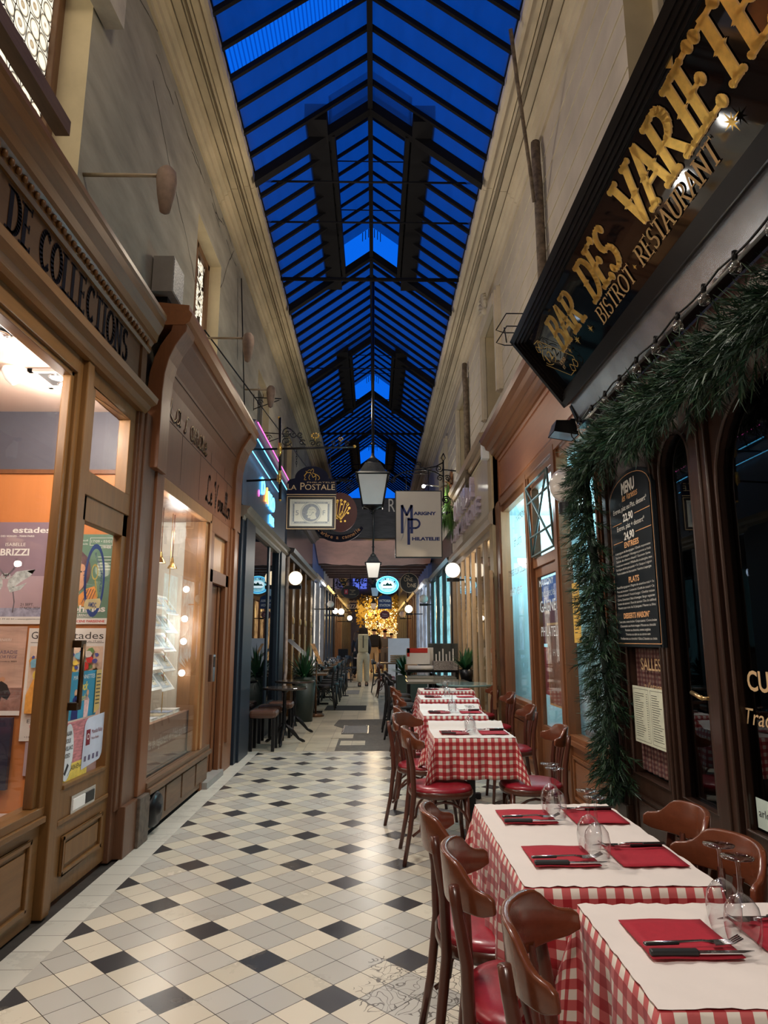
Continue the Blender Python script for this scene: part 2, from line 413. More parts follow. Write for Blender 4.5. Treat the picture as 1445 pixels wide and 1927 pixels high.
# ================================================================== floor
def floor_material():
    m, nt, bs = _nt('diamond_tiles')
    co = objco(nt)
    # one period is three tiles; rotate the axes by 45 degrees onto the tile edges
    e = .3225/sqrt(2)*2/3.0
    v = mapping(nt, co, (1/e, 1/e, 1), (0, 0, pi/4), (0, 0, 0))
    sp = node(nt, 'ShaderNodeSeparateXYZ'); nt.links.new(v, sp.inputs[0])
    ox, oy = TILE_OFF
    u = mth(nt, 'ADD', sp.outputs[0], ox); w = mth(nt, 'ADD', sp.outputs[1], oy)
    fu = mth(nt, 'FLOOR', u); fw_ = mth(nt, 'FLOOR', w)
    mu = mth(nt, 'FLOORED_MODULO', fu, 3); mw = mth(nt, 'FLOORED_MODULO', fw_, 3)
    zu = mth(nt, 'LESS_THAN', mu, .5); zw = mth(nt, 'LESS_THAN', mw, .5)
    both = mth(nt, 'MULTIPLY', zu, zw); one = mth(nt, 'MAXIMUM', zu, zw)
    cb = node(nt, 'ShaderNodeCombineXYZ'); nt.links.new(fu, cb.inputs[0]); nt.links.new(fw_, cb.inputs[1])
    wn = node(nt, 'ShaderNodeTexWhiteNoise', noise_dimensions='2D'); nt.links.new(cb.outputs[0], wn.inputs['Vector'])
    rnd = wn.outputs['Value']
    cream = ramp(nt, rnd, [(0, (.57, .525, .42)), (1, (.70, .64, .515))])
    grey = ramp(nt, rnd, [(0, (.43, .415, .37)), (1, (.53, .51, .455))])
    blk = ramp(nt, rnd, [(0, (.030, .031, .034)), (1, (.055, .055, .06))])
    c = mixc(nt, one, grey, cream); c = mixc(nt, both, c, blk)
    # grout
    du = mth(nt, 'ABSOLUTE', mth(nt, 'SUBTRACT', mth(nt, 'FRACT', u), .5)); dw = mth(nt, 'ABSOLUTE', mth(nt, 'SUBTRACT', mth(nt, 'FRACT', w), .5))
    g = mth(nt, 'GREATER_THAN', mth(nt, 'MAXIMUM', du, dw), .489)
    dirt = noise(nt, co, 3.0, 8, .7)
    c = mixc(nt, mth(nt, 'MULTIPLY', mth(nt, 'GREATER_THAN', dirt, .60), .14), c, (.25, .21, .15))
    c = mixc(nt, g, c, (.05, .045, .038))
    # cracked patch near the table legs: stains with their own shape
    vo = node(nt, 'ShaderNodeTexVoronoi', feature='DISTANCE_TO_EDGE'); vo.inputs['Scale'].default_value = 9
    dist = node(nt, 'ShaderNodeVectorMath', operation='DISTANCE'); nt.links.new(co, dist.inputs[0]); dist.inputs[1].default_value = (.2, 3.05, 0)
    nw = node(nt, 'ShaderNodeTexNoise'); nw.inputs['Scale'].default_value = 5
    nt.links.new(co, nw.inputs['Vector']); ad = node(nt, 'ShaderNodeVectorMath', operation='ADD')
    nt.links.new(co, ad.inputs[0]); nt.links.new(nw.outputs['Color'], ad.inputs[1]); nt.links.new(ad.outputs[0], vo.inputs['Vector'])
    near = mth(nt, 'LESS_THAN', mth(nt, 'ADD', dist.outputs['Value'], mth(nt, 'MULTIPLY', nw.outputs['Fac'], .3)), .42)
    ck = mth(nt, 'MULTIPLY', mth(nt, 'LESS_THAN', vo.outputs['Distance'], .035), near)
    c = mixc(nt, mth(nt, 'MULTIPLY', ck, .8), c, (.06, .05, .04))
    nt.links.new(c, bs.inputs['Base Color'])
    ro = mth(nt, 'ADD', mth(nt, 'MULTIPLY', dirt, .22), .13); nt.links.new(ro, bs.inputs['Roughness'])
    hh = mth(nt, 'SUBTRACT', mth(nt, 'MULTIPLY', rnd, .35), g); bump(nt, bs, hh, .35, .002)
    return m
# measured centre of one black tile
BX, BY = -.485, 3.925
_e = .3225/sqrt(2)*2/3.0
_c, _s = cos(pi/4), sin(pi/4)
_u = (BX/_e)*_c - (BY/_e)*_s; _w = (BX/_e)*_s + (BY/_e)*_c
TILE_OFF = (300.5-_u, 300.5-_w)
tiles = floor_material()
def plain_tiles(name, c, sx, sy, rough=.35, grout=(.12, .1, .08), vary=.15, off=(0, 0)):
    m, nt, bs = _nt(name); co = objco(nt)
    sp = node(nt, 'ShaderNodeSeparateXYZ'); nt.links.new(co, sp.inputs[0])
    u = mth(nt, 'ADD', mth(nt, 'DIVIDE', sp.outputs[0], sx), 100+off[0]); w = mth(nt, 'ADD', mth(nt, 'DIVIDE', sp.outputs[1], sy), 100+off[1])
    cb = node(nt, 'ShaderNodeCombineXYZ'); nt.links.new(mth(nt, 'FLOOR', u), cb.inputs[0]); nt.links.new(mth(nt, 'FLOOR', w), cb.inputs[1])
    wn = node(nt, 'ShaderNodeTexWhiteNoise', noise_dimensions='2D'); nt.links.new(cb.outputs[0], wn.inputs['Vector'])
    cc = ramp(nt, wn.outputs['Value'], [(0, tuple(x*(1-vary) for x in c)), (1, tuple(min(1, x*(1+vary)) for x in c))])
    dirt = noise(nt, co, 2.2, 7, .7)
    cc = mixc(nt, mth(nt, 'MULTIPLY', mth(nt, 'GREATER_THAN', dirt, .56), .22), cc, tuple(x*.45 for x in c))
    du = mth(nt, 'ABSOLUTE', mth(nt, 'SUBTRACT', mth(nt, 'FRACT', u), .5)); dw = mth(nt, 'ABSOLUTE', mth(nt, 'SUBTRACT', mth(nt, 'FRACT', w), .5))
    g = mth(nt, 'MAXIMUM', mth(nt, 'GREATER_THAN', du, .5-.0022/sx), mth(nt, 'GREATER_THAN', dw, .5-.0022/sy))
    nt.links.new(mixc(nt, g, cc, grout), bs.inputs['Base Color'])
    nt.links.new(mth(nt, 'ADD', mth(nt, 'MULTIPLY', dirt, .3), rough-.12), bs.inputs['Roughness']); return m
border_t = plain_tiles('border_tiles', (.56, .54, .47), .30, .17, .4, (.2, .18, .15), .06, (.83, .1))
beige_t = plain_tiles('beige_tiles', (.50, .44, .32), .30, .30, .35)
cement = M('cement', (.115, .105, .09), .75, vary=.3, scale=14, bmp=.5, detail=10)
cement2 = M('smooth_cement', (.23, .225, .215), .5, vary=.15, scale=3, bmp=.1)
gutter_m = M('gutter_grime', (.030, .026, .022), .6, vary=.4, scale=8, bmp=.2)
plate_m = M('manhole_steel', (.20, .20, .20), .5, .4, vary=.2, scale=20)
fl = struct('floor')
def slab(name, x0, x1, y0, y1, z, m, t=.03):
    return MB().box(x0, x1, y0, y1, z-t, z).build(name, m, fl)
slab('diamond_tile_field', -1.452, 2.6, -2.5, 8.97, 0, tiles)
slab('border_strip', -1.63, -1.452, -2.5, 8.97, .0, border_t)
slab('gutter', -2.3, -1.63, -2.5, 8.97, -.012, gutter_m)
slab('beige_tile_field', -3.6, .10, 8.97, 46, -.001, beige_t)
slab('smooth_walkway', .10, 3.6, 8.97, 46, -.001, cement2)
def patch(name, pts, z, m):
    return MB().extr(pts, z-.003, z, m, plane='xy').build(name, m, fl)
patch('rough_cement_patch', [(-.50, 8.99), (.9, 8.99), (.9, 12.4), (.05, 12.5), (-.62, 12.4), (-.66, 11.6), (-.48, 11.2), (-.50, 10.0)], .002, cement)
patch('side_cement_patch', [(-1.75, 8.99), (-1.0, 8.99), (-1.08, 12.5), (-1.75, 12.5)], .0015, M('worn_cement', (.36, .33, .26), .5, vary=.12, scale=4))
for (x0, x1, y0, y1) in ((-.46, -.12, 9.45, 9.85), (-.62, -.30, 10.1, 10.5)):
    slab('loose_tile', x0, x1, y0, y1, .004, beige_t, .006)
mc = slab('manhole_cover', -.47, -.10, 10.65, 11.5, .006, plate_m, .008)
fr_ = MB(); f2 = FR(fr_, (-.49, 10.6, .0065), (1, 0, 0), (0, 1, 0)); f2.frame(0, 0, .41, .95, .022, chrome); fr_.build('cover_rim', chrome, mc)
slab('drain_grate', -1.0, -.16, 14.05, 15.05, .004, M('dark_grate', (.025, .022, .02), .8, vary=.3, scale=60), .006)
slab('manhole_cover', -.75, -.40, 18.2, 19.6, .004, plate_m, .006)
slab('manhole_cover', .0, .35, 23.2, 24.6, .004, plate_m, .006)

# ================================================================== upper walls
def wall_faces(mb, x, depth, ys, zs, holes, mat, rev):
    """front plane at x, openings (y0,y1,z0,z1) with reveals of given signed depth"""
    Y = sorted(set([ys[0], ys[1]]+[h[0] for h in holes]+[h[1] for h in holes])); Z = sorted(set([zs[0], zs[1]]+[h[2] for h in holes]+[h[3] for h in holes]))
    for i in range(len(Y)-1):
        for j in range(len(Z)-1):
            cy, cz = (Y[i]+Y[i+1])/2, (Z[j]+Z[j+1])/2
            if any(h[0] < cy < h[1] and h[2] < cz < h[3] for h in holes): continue
            mb.face([(x, Y[i], Z[j]), (x, Y[i+1], Z[j]), (x, Y[i+1], Z[j+1]), (x, Y[i], Z[j+1])], mat)
    for (a, b, c, d) in holes:
        X = x+depth
        mb.face([(x, a, c), (x, b, c), (X, b, c), (X, a, c)], rev); mb.face([(x, a, d), (x, b, d), (X, b, d), (X, a, d)], rev)
        mb.face([(x, a, c), (x, a, d), (X, a, d), (X, a, c)], rev); mb.face([(x, b, c), (x, b, d), (X, b, d), (X, b, c)], rev)
HL = [(1.9, 3.55, 3.9, 5.75), (6.05, 7.05, 4.1, 5.55), (9.6, 10.7, 4.2, 5.4), (12.6, 13.8, 4.2, 5.5), (16.5, 17.6, 4.2, 5.5)]
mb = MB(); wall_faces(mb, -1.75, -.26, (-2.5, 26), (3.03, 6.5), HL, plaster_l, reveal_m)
mb.box(-2.6, -1.76, -2.5, 1.5, 0, 2.7, plaster_l)
wl = struct('wall_left'); mb.build('wall_face', plaster_l, wl)
ck = MB()
rr = random.Random(3)
def crack(pts, w):
    for i in range(len(pts)-1):
        a, b = pts[i], pts[i+1]; d = Vector((0, b[0]-a[0], b[1]-a[1])).normalized(); n = Vector((0, -d.z, d.y))*w*rr.uniform(.4, 1)
        A = Vector((-1.7485, a[0], a[1])); B = Vector((-1.7485, b[0], b[1]))
        ck.face([A-n, B-n, B+n, A+n], crack_m)
def wander(y, z, dy, dz, n, j):
    p = [(y, z)]
    for _ in range(n): y += dy/n+rr.uniform(-j, j); z += dz/n+rr.uniform(-j, j); p.append((y, z))
    return p
crack(wander(4.6, 5.7, 1.5, -.9, 14, .03), .006)
crack(wander(7.05, 5.3, .5, .75, 9, .03), .008); crack(wander(3.35, 5.6, 1.4, .6, 9, .03), .005)
crack(wander(7.9, 5.9, .15, -1.0, 9, .02), .012)
for i in range(10):
    y = rr.uniform(3, 9); crack(wander(y, rr.uniform(5.9, 6.15), rr.uniform(.3, .7), rr.uniform(-.1, .1), 5, .02), .008)
ck.build('crack_lines', crack_m, wl)
HR = [(8.2, 9.25, 4.5, 5.75), (11.2, 12.3, 4.5, 5.7), (14.6, 15.7, 4.5, 5.7), (2.6, 3.7, 4.6, 5.6)]
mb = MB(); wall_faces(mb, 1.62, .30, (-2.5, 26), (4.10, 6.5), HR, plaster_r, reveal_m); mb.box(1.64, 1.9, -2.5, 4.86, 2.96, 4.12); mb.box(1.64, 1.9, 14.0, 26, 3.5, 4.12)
wr = struct('wall_right'); mb.build('wall_face', plaster_r, wr)
gm = MB()
for k in range(9):
    z = 4.05+k*.235
    for (a, b) in ((-2, 2.6), (3.7, 8.2), (9.25, 11.2), (12.3, 14.6)):
        gm.box(1.612, 1.62, a, b, z, z+.008)
gm.build('ashlar_groove', groove_m, wr)
# stone window surrounds, shell ornament and dark rain pipes on the right wall
for h in HR[:3]:
    s = MB(); a, b, c, d = h
    for (y0, y1, z0, z1) in ((a-.16, a, c, d+.16), (b, b+.16, c, d+.16), (a, b, d, d+.16)):
        s.box(1.57, 1.625, y0, y1, z0, z1, cornice_r); s.box(1.545, 1.57, y0+.04, y1-.04 if y1-y0 < .3 else y1, z0, z1-.04 if z1-z0 > .3 else z1, cornice_r)
    s.build('window_surround', cornice_r, wr)
s = MB()
for k in range(11):
    a = pi*(k+.5)/11; s.tube([(1.56, 8.72, 5.92), (1.5, 8.72+.22*cos(a), 5.92+.22*sin(a))], [.012, .03], 6)
s.ball((1.53, 8.72, 5.9), .05); s.build('shell_ornament', cornice_r, wr)
for (y, z0, z1) in ((5.75, 3.7, 6.15), (11.0, 3.9, 6.1)):
    s = MB(); s.tube([(1.56, y, z0), (1.56, y, z1-.5), (1.545, y-.02, z1-.25), (1.56, y+.03, z1)], .045, 10, M('grimy_pipe', (.16, .12, .085), .7, vary=.6, scale=18)); s.build('rain_pipe', None, wr)
tag(MB().tube([(1.12, 4.75, 6.38), (1.22, 5.0, 6.1), (1.42, 5.5, 5.7), (1.5, 5.70, 5.45)], .018, 8).build('drain_pipe', M('grimy_pipe', (0, 0, 0))), 'thin dark drain pipe slanting across the right cornice', 'pipe')

groove_shade = M('painted_groove_shade', (.12, .095, .06), .9, vary=.5, scale=9)  # dark strips that paint shadow lines into the cornice grooves
# ---- cornices
def cornice(name, x0, sgn, xe, z, mat, yend, kw):
    w = abs(xe-x0)
    pr = [(0, -.27), (.025, -.27), (.03, -.23), (.055, -.22), (.06, -.17), (.095, -.155), (.10, -.115), (.125, -.11), (.125, -.085), (w*.50, -.085), (w*.53, -.055), (w*.60, -.055), (w*.62, -.085), (w*.68, -.085), (w*.70, -.05), (w*.86, -.045), (w*.88, -.075), (w*.95, -.07), (w, -.03), (w, .05), (0, .05)]
    st = struct(name)
    y = -2.5; seg = 3.1
    while y < yend:
        y1 = min(y+seg, yend); mb = MB(); mb.extr([(x0+sgn*p, z+q) for p, q in pr], y+.003, y1-.003, mat)
        for (p, q, ww) in ((.122, -.09, .010), (w*.515, -.083, .006), (w*.61, -.083, .006), (w*.69, -.083, .005)): mb.box(min(x0+sgn*p, x0+sgn*(p+ww)), max(x0+sgn*p, x0+sgn*(p+ww)), y, y1, z+q-.004, z+q+.004, groove_shade)
        mb.build('cornice_length', mat, st); y = y1
    return st
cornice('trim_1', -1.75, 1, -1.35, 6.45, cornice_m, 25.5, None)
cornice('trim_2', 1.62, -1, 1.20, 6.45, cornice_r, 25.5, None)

# ---- bottle glass windows in the left wall, plain ones on the right
def bottle_glass():
    m, nt, bs = _nt('bottle_glass_lit'); co = objco(nt)
    vo = node(nt, 'ShaderNodeTexVoronoi', feature='F1'); vo.inputs['Scale'].default_value = 8.5; vo.inputs['Randomness'].default_value = .25
    nt.links.new(co, vo.inputs['Vector']); d = vo.outputs['Distance']
    rings = ramp(nt, d, [(0, (.30, .22, .12)), (.12, (.6, .5, .33)), (.2, (.28, .2, .12)), (.26, (1, .93, .75)), (.42, (1, .9, .68)), (.5, (.02, .015, .01)), (.56, (.9, .85, .7))])
    vo2 = node(nt, 'ShaderNodeTexVoronoi', feature='DISTANCE_TO_EDGE'); vo2.inputs['Scale'].default_value = 8.5; vo2.inputs['Randomness'].default_value = .25
    nt.links.new(co, vo2.inputs['Vector'])
    c = mixc(nt, mth(nt, 'LESS_THAN', vo2.outputs['Distance'], .035), rings, (.004, .003, .002))
    nt.links.new(c, bs.inputs['Base Color']); nt.links.new(c, bs.inputs['Emission Color']); bs.inputs['Emission Strength'].default_value = 1.0
    bs.inputs['Roughness'].default_value = .3; return m
bg = bottle_glass()
wn = 1
def upper_window(h, x, sgn, gm_, fm):
    global wn
    a, b, c, d = h; w = struct('window_%d' % wn); wn += 1
    f = MB(); t = .07
    for (y0, y1, z0, z1) in ((a, a+t, c, d), (b-t, b, c, d), (a, b, c, c+t), (a, b, d-t, d), ((a+b)/2-.025, (a+b)/2+.025, c, d)):
        f.box(min(x, x+sgn*.05), max(x, x+sgn*.05), y0, y1, z0, z1)
    f.build('window_frame', fm, w, bevel=.006)
    MB().box(min(x-sgn*.005, x+sgn*.01), max(x-sgn*.005, x+sgn*.01), a+.03, b-.03, c+.03, d-.03).build('pane', gm_, w)
    return w
dimglass = M('unlit_glass', (.05, .06, .07), .12, vary=.1)
fw1 = WOOD('old_brown_frame', (.13, .065, .03), .5, 'Z', .3, .1)
w1 = upper_window(HL[0], -1.97, 1, bg, fw1)
MB().box(-1.79, -1.71, 1.6, 3.34, 4.15, 4.24).build('window_bar', WOOD('bar_brown', (.09, .05, .028), .6, 'Y'), w1)
upper_window(HL[1], -1.93, 1, bg, fw1)
for h in HL[2:]: upper_window(h, -1.9, 1, dimglass, M('grey_frame', (.2, .18, .15), .7))
for h in HR: upper_window(h, 1.86, -1, dimglass, cornice_r)

# ================================================================== glazed roof ("ceiling")
RX, RZ, ELX, ERX, EZ = -.06, 7.40, -1.33, 1.185, 6.46
ce = struct('ceiling')
def glass_mat(name, tint, diff, fac):
    m, nt, bs = _nt(name); nt.nodes.remove(bs); out = nt.nodes['Material Output']; co = objco(nt)
    tr = node(nt, 'ShaderNodeBsdfTransparent'); df = node(nt, 'ShaderNodeBsdfDiffuse'); tl = node(nt, 'ShaderNodeBsdfTranslucent')
    n = noise(nt, mapping(nt, co, (3, .6, 3)), 2.5, 6, .7)
    nt.links.new(ramp(nt, n, [(.3, tuple(x*.75 for x in tint)), (.7, tuple(min(1, x*1.2) for x in tint))]), tr.inputs[0])
    df.inputs[0].default_value = _rgb(diff); tl.inputs[0].default_value = _rgb(tuple(min(1, x*2) for x in tint))
    m1 = node(nt, 'ShaderNodeMixShader'); m1.inputs[0].default_value = .5
    nt.links.new(df.outputs[0], m1.inputs[1]); nt.links.new(tl.outputs[0], m1.inputs[2])
    m2 = node(nt, 'ShaderNodeMixShader'); lw = node(nt, 'ShaderNodeLayerWeight'); lw.inputs[0].default_value = fac
    nt.links.new(mth(nt, 'MINIMUM', mth(nt, 'ADD', mth(nt, 'MULTIPLY', lw.outputs['Facing'], 1.0), .05), .93), m2.inputs[0])
    nt.links.new(tr.outputs[0], m2.inputs[1]); nt.links.new(m1.outputs[0], m2.inputs[2]); nt.links.new(m2.outputs[0], out.inputs[0]); return m
roofglass = glass_mat('grimy_roof_glass', (.27, .30, .33), (.03, .045, .07), .5)
m, nt, bs = _nt('ribbed_clear_glass'); nt.nodes.remove(bs); out = nt.nodes['Material Output']
wv = node(nt, 'ShaderNodeTexWave'); wv.inputs['Scale'].default_value = 9; wv.bands_direction = 'X'; nt.links.new(objco(nt), wv.inputs['Vector'])
tr = node(nt, 'ShaderNodeBsdfTransparent'); nt.links.new(ramp(nt, wv.outputs['Fac'], [(.1, (.45, .5, .6)), (.4, (1, 1, 1))]), tr.inputs[0]); nt.links.new(tr.outputs[0], out.inputs[0]); clearglass = m
def slope(x):   # roof height at x
    return RZ-(RX-x)*(RZ-EZ)/(RX-ELX) if x < RX else RZ-(x-RX)*(RZ-EZ)/(ERX-RX)
def rafter(mb, y, xa, xb, dz=0, w=.035, h=.06, m=None):
    za, zb = slope(xa)+dz, slope(xb)+dz
    mb.mesh([(xa, y-w/2, za), (xa, y+w/2, za), (xb, y+w/2, zb), (xb, y-w/2, zb), (xa, y-w/2, za-h), (xa, y+w/2, za-h), (xb, y+w/2, zb-h), (xb, y-w/2, zb-h)],
            [(0,1,2,3),(4,7,6,5),(0,4,5,1),(3,2,6,7),(0,3,7,4),(1,5,6,2)], m)
Y0T = .68; OW = .45
NB = 9
for k in range(-1, 8):
    ya, yb = Y0T+3*k, Y0T+3*(k+1)
    raised = k in (2, 4, 6)
    rb = MB(); n = 9; dy = 3.0/n
    for i in range(1, n):
        y = ya+i*dy
        if raised:
            rafter(rb, y, ELX, RX-OW); rafter(rb, y, RX+OW, ERX)
            rafter(rb, y, RX-OW-.03, RX, .42, .026, .045); rafter(rb, y, RX, RX+OW+.03, .42, .026, .045)
        else:
            rafter(rb, y, ELX, RX); rafter(rb, y, RX, ERX)
    rb.build('glazing_bars', iron_dull, ce)
    tb = MB(); rafter(tb, ya, ELX, RX, .0, .10, .13); rafter(tb, ya, RX, ERX, .0, .10, .13)
    tb.build('roof_truss', iron_dull, ce)
    def gp(xa, xb, y0, y1, mat, dz=.012):
        MB().face([(xa, y0, slope(xa)+dz), (xb, y0, slope(xb)+dz), (xb, y1, slope(xb)+dz), (xa, y1, slope(xa)+dz)]).build('glazing_pane', mat, ce)
    if raised:
        gp(ELX, RX-OW, ya, yb, roofglass); gp(RX+OW, ERX, ya, yb, roofglass)
        gp(RX-OW-.03, RX, ya, yb, roofglass, .43); gp(RX, RX+OW+.03, ya, yb, roofglass, .43)
        sd = MB()
        for s_ in (-1, 1):
            x = RX+s_*OW; z = slope(x)
            sd.box(min(x, x-s_*.05), max(x, x-s_*.05), ya, yb, z-.12, z+.06)
            sd.box(min(x, x+s_*.02), max(x, x+s_*.02), ya, yb, z-.04, z+.40)
            sd.box(min(x+s_*.02, x+s_*.26), max(x+s_*.02, x+s_*.26), ya-.3, yb+.3, slope(x+s_*.26)+.03, slope(x+s_*.02)+.05)  # plates added over the glass to stand in for dark shade bands
        # far and near gables: beam under, small grille of louvre bars above
        for yy in (ya, yb):
            rafter(sd, yy, RX-OW-.1, RX, .0, .07, .10); rafter(sd, yy, RX, RX+OW+.1, .0, .07, .10)
        for i in range(7):
            x = RX-.14+i*.047; sd.box(x-.006, x+.006, yb-.01, yb+.01, slope(x)+.28, slope(x)+.42)
        for i in range(2): sd.tube([(RX-OW, ya+1+i, slope(RX-OW)+.36), (RX+OW, ya+1+i, slope(RX+OW)+.36)], .008, 6)
        sd.build('raised_lantern_frame', iron_dull, ce)
    else:
        for s_ in (0, 1):
            xa, xb = (ELX, RX) if s_ == 0 else (RX, ERX)
            if k == 1 and s_ == 0:
                gp(xa, xb, ya, ya+4*dy, roofglass); gp(xa, xb, ya+4*dy, ya+5*dy, clearglass); gp(xa, xb, ya+5*dy, yb, roofglass)
            else: gp(xa, xb, ya, yb, roofglass)
MB().box(RX-.028, RX+.028, -2.3, 24.7, RZ-.13, RZ-.01).build('ridge_beam', iron_dull, ce)
for (y, z, r) in ((6.95, 6.58, .012), (7.6, 6.5, .012), (8.9, 6.47, .028), (12.2, 6.5, .012), (13.9, 6.5, .01), (15.1, 6.5, .01), (16.2, 6.45, .03), (19.4, 6.5, .012), (21.0, 6.5, .02)):
    MB().tube([(ELX-.02, y, z), (ERX+.02, y, z)], r, 8).build('tie_rod', iron_dull, ce)
MB().box(-2.0, -1.34, -2.5, 26, 6.50, 6.53).box(1.19, 2.0, -2.5, 26, 6.50, 6.53).build('roof_ledge', iron_dull, ce)
# building ends beyond the skylight: storey above the passage
# ================================================================== left side: collectors' shop
def shopfront(name, label): return thing(name, label, 'shopfront', (0, 0, 0))
def panel(mb, x, s, y0, y1, z0, z1, inset=.09, d=.018, m=None):
    """raised and fielded panel on a face at x, facing s"""
    a, b, c, e = y0+inset, y1-inset, z0+inset, z1-inset
    for (p, q, r, t) in ((a, b, c, c+.022), (a, b, e-.022, e), (a, a+.022, c, e), (b-.022, b, c, e)):
        mb.box(min(x, x+s*d), max(x, x+s*d), p, q, r, t, m)
    mb.box(min(x, x+s*d*.5), max(x, x+s*d*.5), a+.045, b-.045, c+.045, e-.045, m)
XF = -1.70
sf = shopfront('shopfront', 'varnished brown wooden front of the collectors shop with posters behind glass, far left')
m = MB(); m.box(XF-.10, XF, 1.4, 3.70, 0.0, .47)
for (a, b) in ((1.5, 2.5), (2.55, 3.66)): panel(m, XF, 1, a, b, .02, .47, .06)
m.box(XF-.10, XF+.03, 1.4, 3.70, .47, .50); m.box(XF-.10, XF+.015, 1.4, 3.70, .50, .545)
m.build('stall_riser', wood_tan, sf, bevel=.004)
m = MB()
m.box(XF-.08, XF+.01, 3.66, 3.72, .5, 2.98); m.box(XF-.10, XF+.04, 3.72, 3.80, 0, 2.98); m.box(XF-.08, XF+.02, 3.80, 3.86, 0, 2.98)
m.box(XF-.06, XF-.01, 3.62, 3.66, .545, 2.93); m.build('window_post', wood_tanz, sf, bevel=.006)
m = MB(); m.box(XF-.08, XF+.01, 1.4, 3.66, 2.88, 2.98); m.box(XF-.08, XF-.01, 1.4, 3.66, 2.85, 2.88); m.build('window_head', wood_tan, sf, bevel=.004)
MB().box(XF-.045, XF-.040, 1.4, 3.66, .545, 2.88).build('window_pane', glass, sf)
# door
dr = MB(); y0, y1 = 3.86, 4.60
dr.box(XF-.06, XF, y0, y1, .02, .58); panel(dr, XF, 1, y0+.03, y1-.03, .06, .40, .07)
dr.box(XF, XF+.012, y0+.02, y1-.02, .40, .425)
dr.box(XF-.06, XF, y0, y0+.07, .58, 2.22); dr.box(XF-.06, XF, y1-.08, y1, .58, 2.22); dr.box(XF-.06, XF, y0, y1, 2.07, 2.22)
dr.box(XF-.03, XF+.008, y0+.07, y1-.08, .575, .60)
door = dr.build('shop_door', wood_tanz, sf, bevel=.004)
MB().box(XF-.035, XF-.030, y0+.07, y1-.08, .58, 2.08).build('door_pane', glass, door)
m = MB(); m.tube([(XF+.055, 3.92, 1.02), (XF+.055, 3.92, 1.36)], .014, 10); m.box(XF, XF+.06, 3.88, 3.94, 1.34, 1.38); m.box(XF, XF+.06, 3.88, 3.94, 1.0, 1.04)
m.build('door_handle', M('bronze', (.10, .06, .03), .35, .8), door)
m = MB(); m.box(XF, XF+.008, 4.04, 4.37, .42, .52, chrome); m.box(XF+.006, XF+.012, 4.06, 4.22, .44, .50, white_m); m.box(XF+.006, XF+.012, 4.23, 4.35, .44, .50, black_m)
m.build('letter_slot', chrome, door)
m = MB(); m.box(XF-.07, XF+.01, y0, y1, 2.22, 2.36); m.box(XF-.07, XF+.01, y0, y1, 2.88, 2.98)
m.box(XF-.07, XF+.01, y0, y0+.05, 2.36, 2.88); m.box(XF-.07, XF+.01, y1-.10, y1, 2.36, 2.88); m.build('transom_frame', wood_tanz, sf, bevel=.004)
MB().box(XF-.035, XF-.030, y0+.04, y1-.09, 2.36, 2.88).build('transom_pane', glass, sf)
# pilaster between the two shops
m = MB(); m.box(XF-.05, XF+.03, 4.60, 4.68, 0, 3.0); m.box(XF-.05, XF+.06, 4.68, 4.93, 0, 3.0); m.box(XF-.05, XF+.09, 4.68, 4.93, 0, .32)
m.box(XF-.05, XF+.045, 4.62, 4.68, .3, 3.0); m.build('pilaster', WOOD('deep_brown_pilaster', (.12, .055, .028), .4, 'Z', .3, .2), sf, bevel=.006)
# mouldings, sign board and upper cornice
m = MB(); m.extr([(XF-.02, 2.98), (XF+.05, 2.98), (XF+.07, 3.0), (XF+.09, 3.03), (XF+.13, 3.05), (XF+.14, 3.09), (XF+.12, 3.11), (XF+.06, 3.13), (XF+.04, 3.15), (XF-.02, 3.15)], .8, 4.66, None)
m.build('lower_moulding', wood_tan, sf)
m = MB(); m.box(XF-.02, XF+.035, .8, 4.62, 3.15, 3.45); m.box(XF-.02, XF+.05, 4.52, 4.62, 3.15, 3.45); sb = m.build('sign_board', WOOD('sign_brown', (.10, .045, .015), .7, 'Y', .2, 0), sf)
fr_ = MB()
f = FR(fr_, (XF+.036, 2.13, 3.215), (0, 1, 0), (0, 0, 1), (1, 0, 0))
serif_text(f, "HOTEL DE COLLECTIONS", 0, 0, .20, M('navy_letters', (.003, .003, .012), .8, spec=.1), .17, .055, .10, w=2.16)
fr_.build('lettering', MATS['navy_letters'], sb, label='dark navy serif capitals')
m = MB(); m.extr([(XF-.04, 3.44), (XF+.05, 3.44), (XF+.06, 3.46), (XF+.06, 3.49), (XF+.08, 3.52), (XF+.10, 3.53), (XF+.11, 3.58), (XF+.12, 3.60), (XF+.14, 3.64), (XF+.15, 3.69), (XF+.16, 3.71), (XF+.16, 3.74), (XF-.04, 3.78)], .8, 4.66, None)
m.build('upper_cornice', wood_tan, sf)
m = MB()
for i in range(52):
    y = 1.6+i*.058; m.ball((XF+.072, y, 3.485), .022, 6, None, (.7, .75, 1))
m.build('egg_and_dart', wood_tan, sf)
# shop room: display wall of the posters, ceiling with spots
wr_ = struct('wall_shop_left')
orange = WOOD('orange_panel', (.60, .22, .07), .35, 'Z', .12, .1, 1.5)
m = MB(); m.box(-4.2, XF-.05, 4.75, 4.80, 0, 2.58, orange); m.box(-4.2, XF-.05, 4.74, 4.80, 2.58, 3.05, M('slate_band', (.085, .085, .11), .5, vary=.06))
m.box(-4.2, XF-.05, 4.735, 4.745, 2.555, 2.585, wood_redz); m.build('display_wall', orange, wr_)
MB().box(-4.25, -4.2, -1, 4.8, 0, 3.05).box(-4.2, XF-.1, -1, 4.75, -.02, .0).box(-4.2, XF-.1, 1.38, 1.40, 0, 3.0).build('room_shell', M('shop_back', (.35, .22, .14), .7), wr_)
MB().box(-4.2, XF-.02, 1.4, 4.75, 3.02, 3.05).build('shop_ceiling', M('pink_ceiling', (.80, .60, .50), .7, vary=.03), wr_)
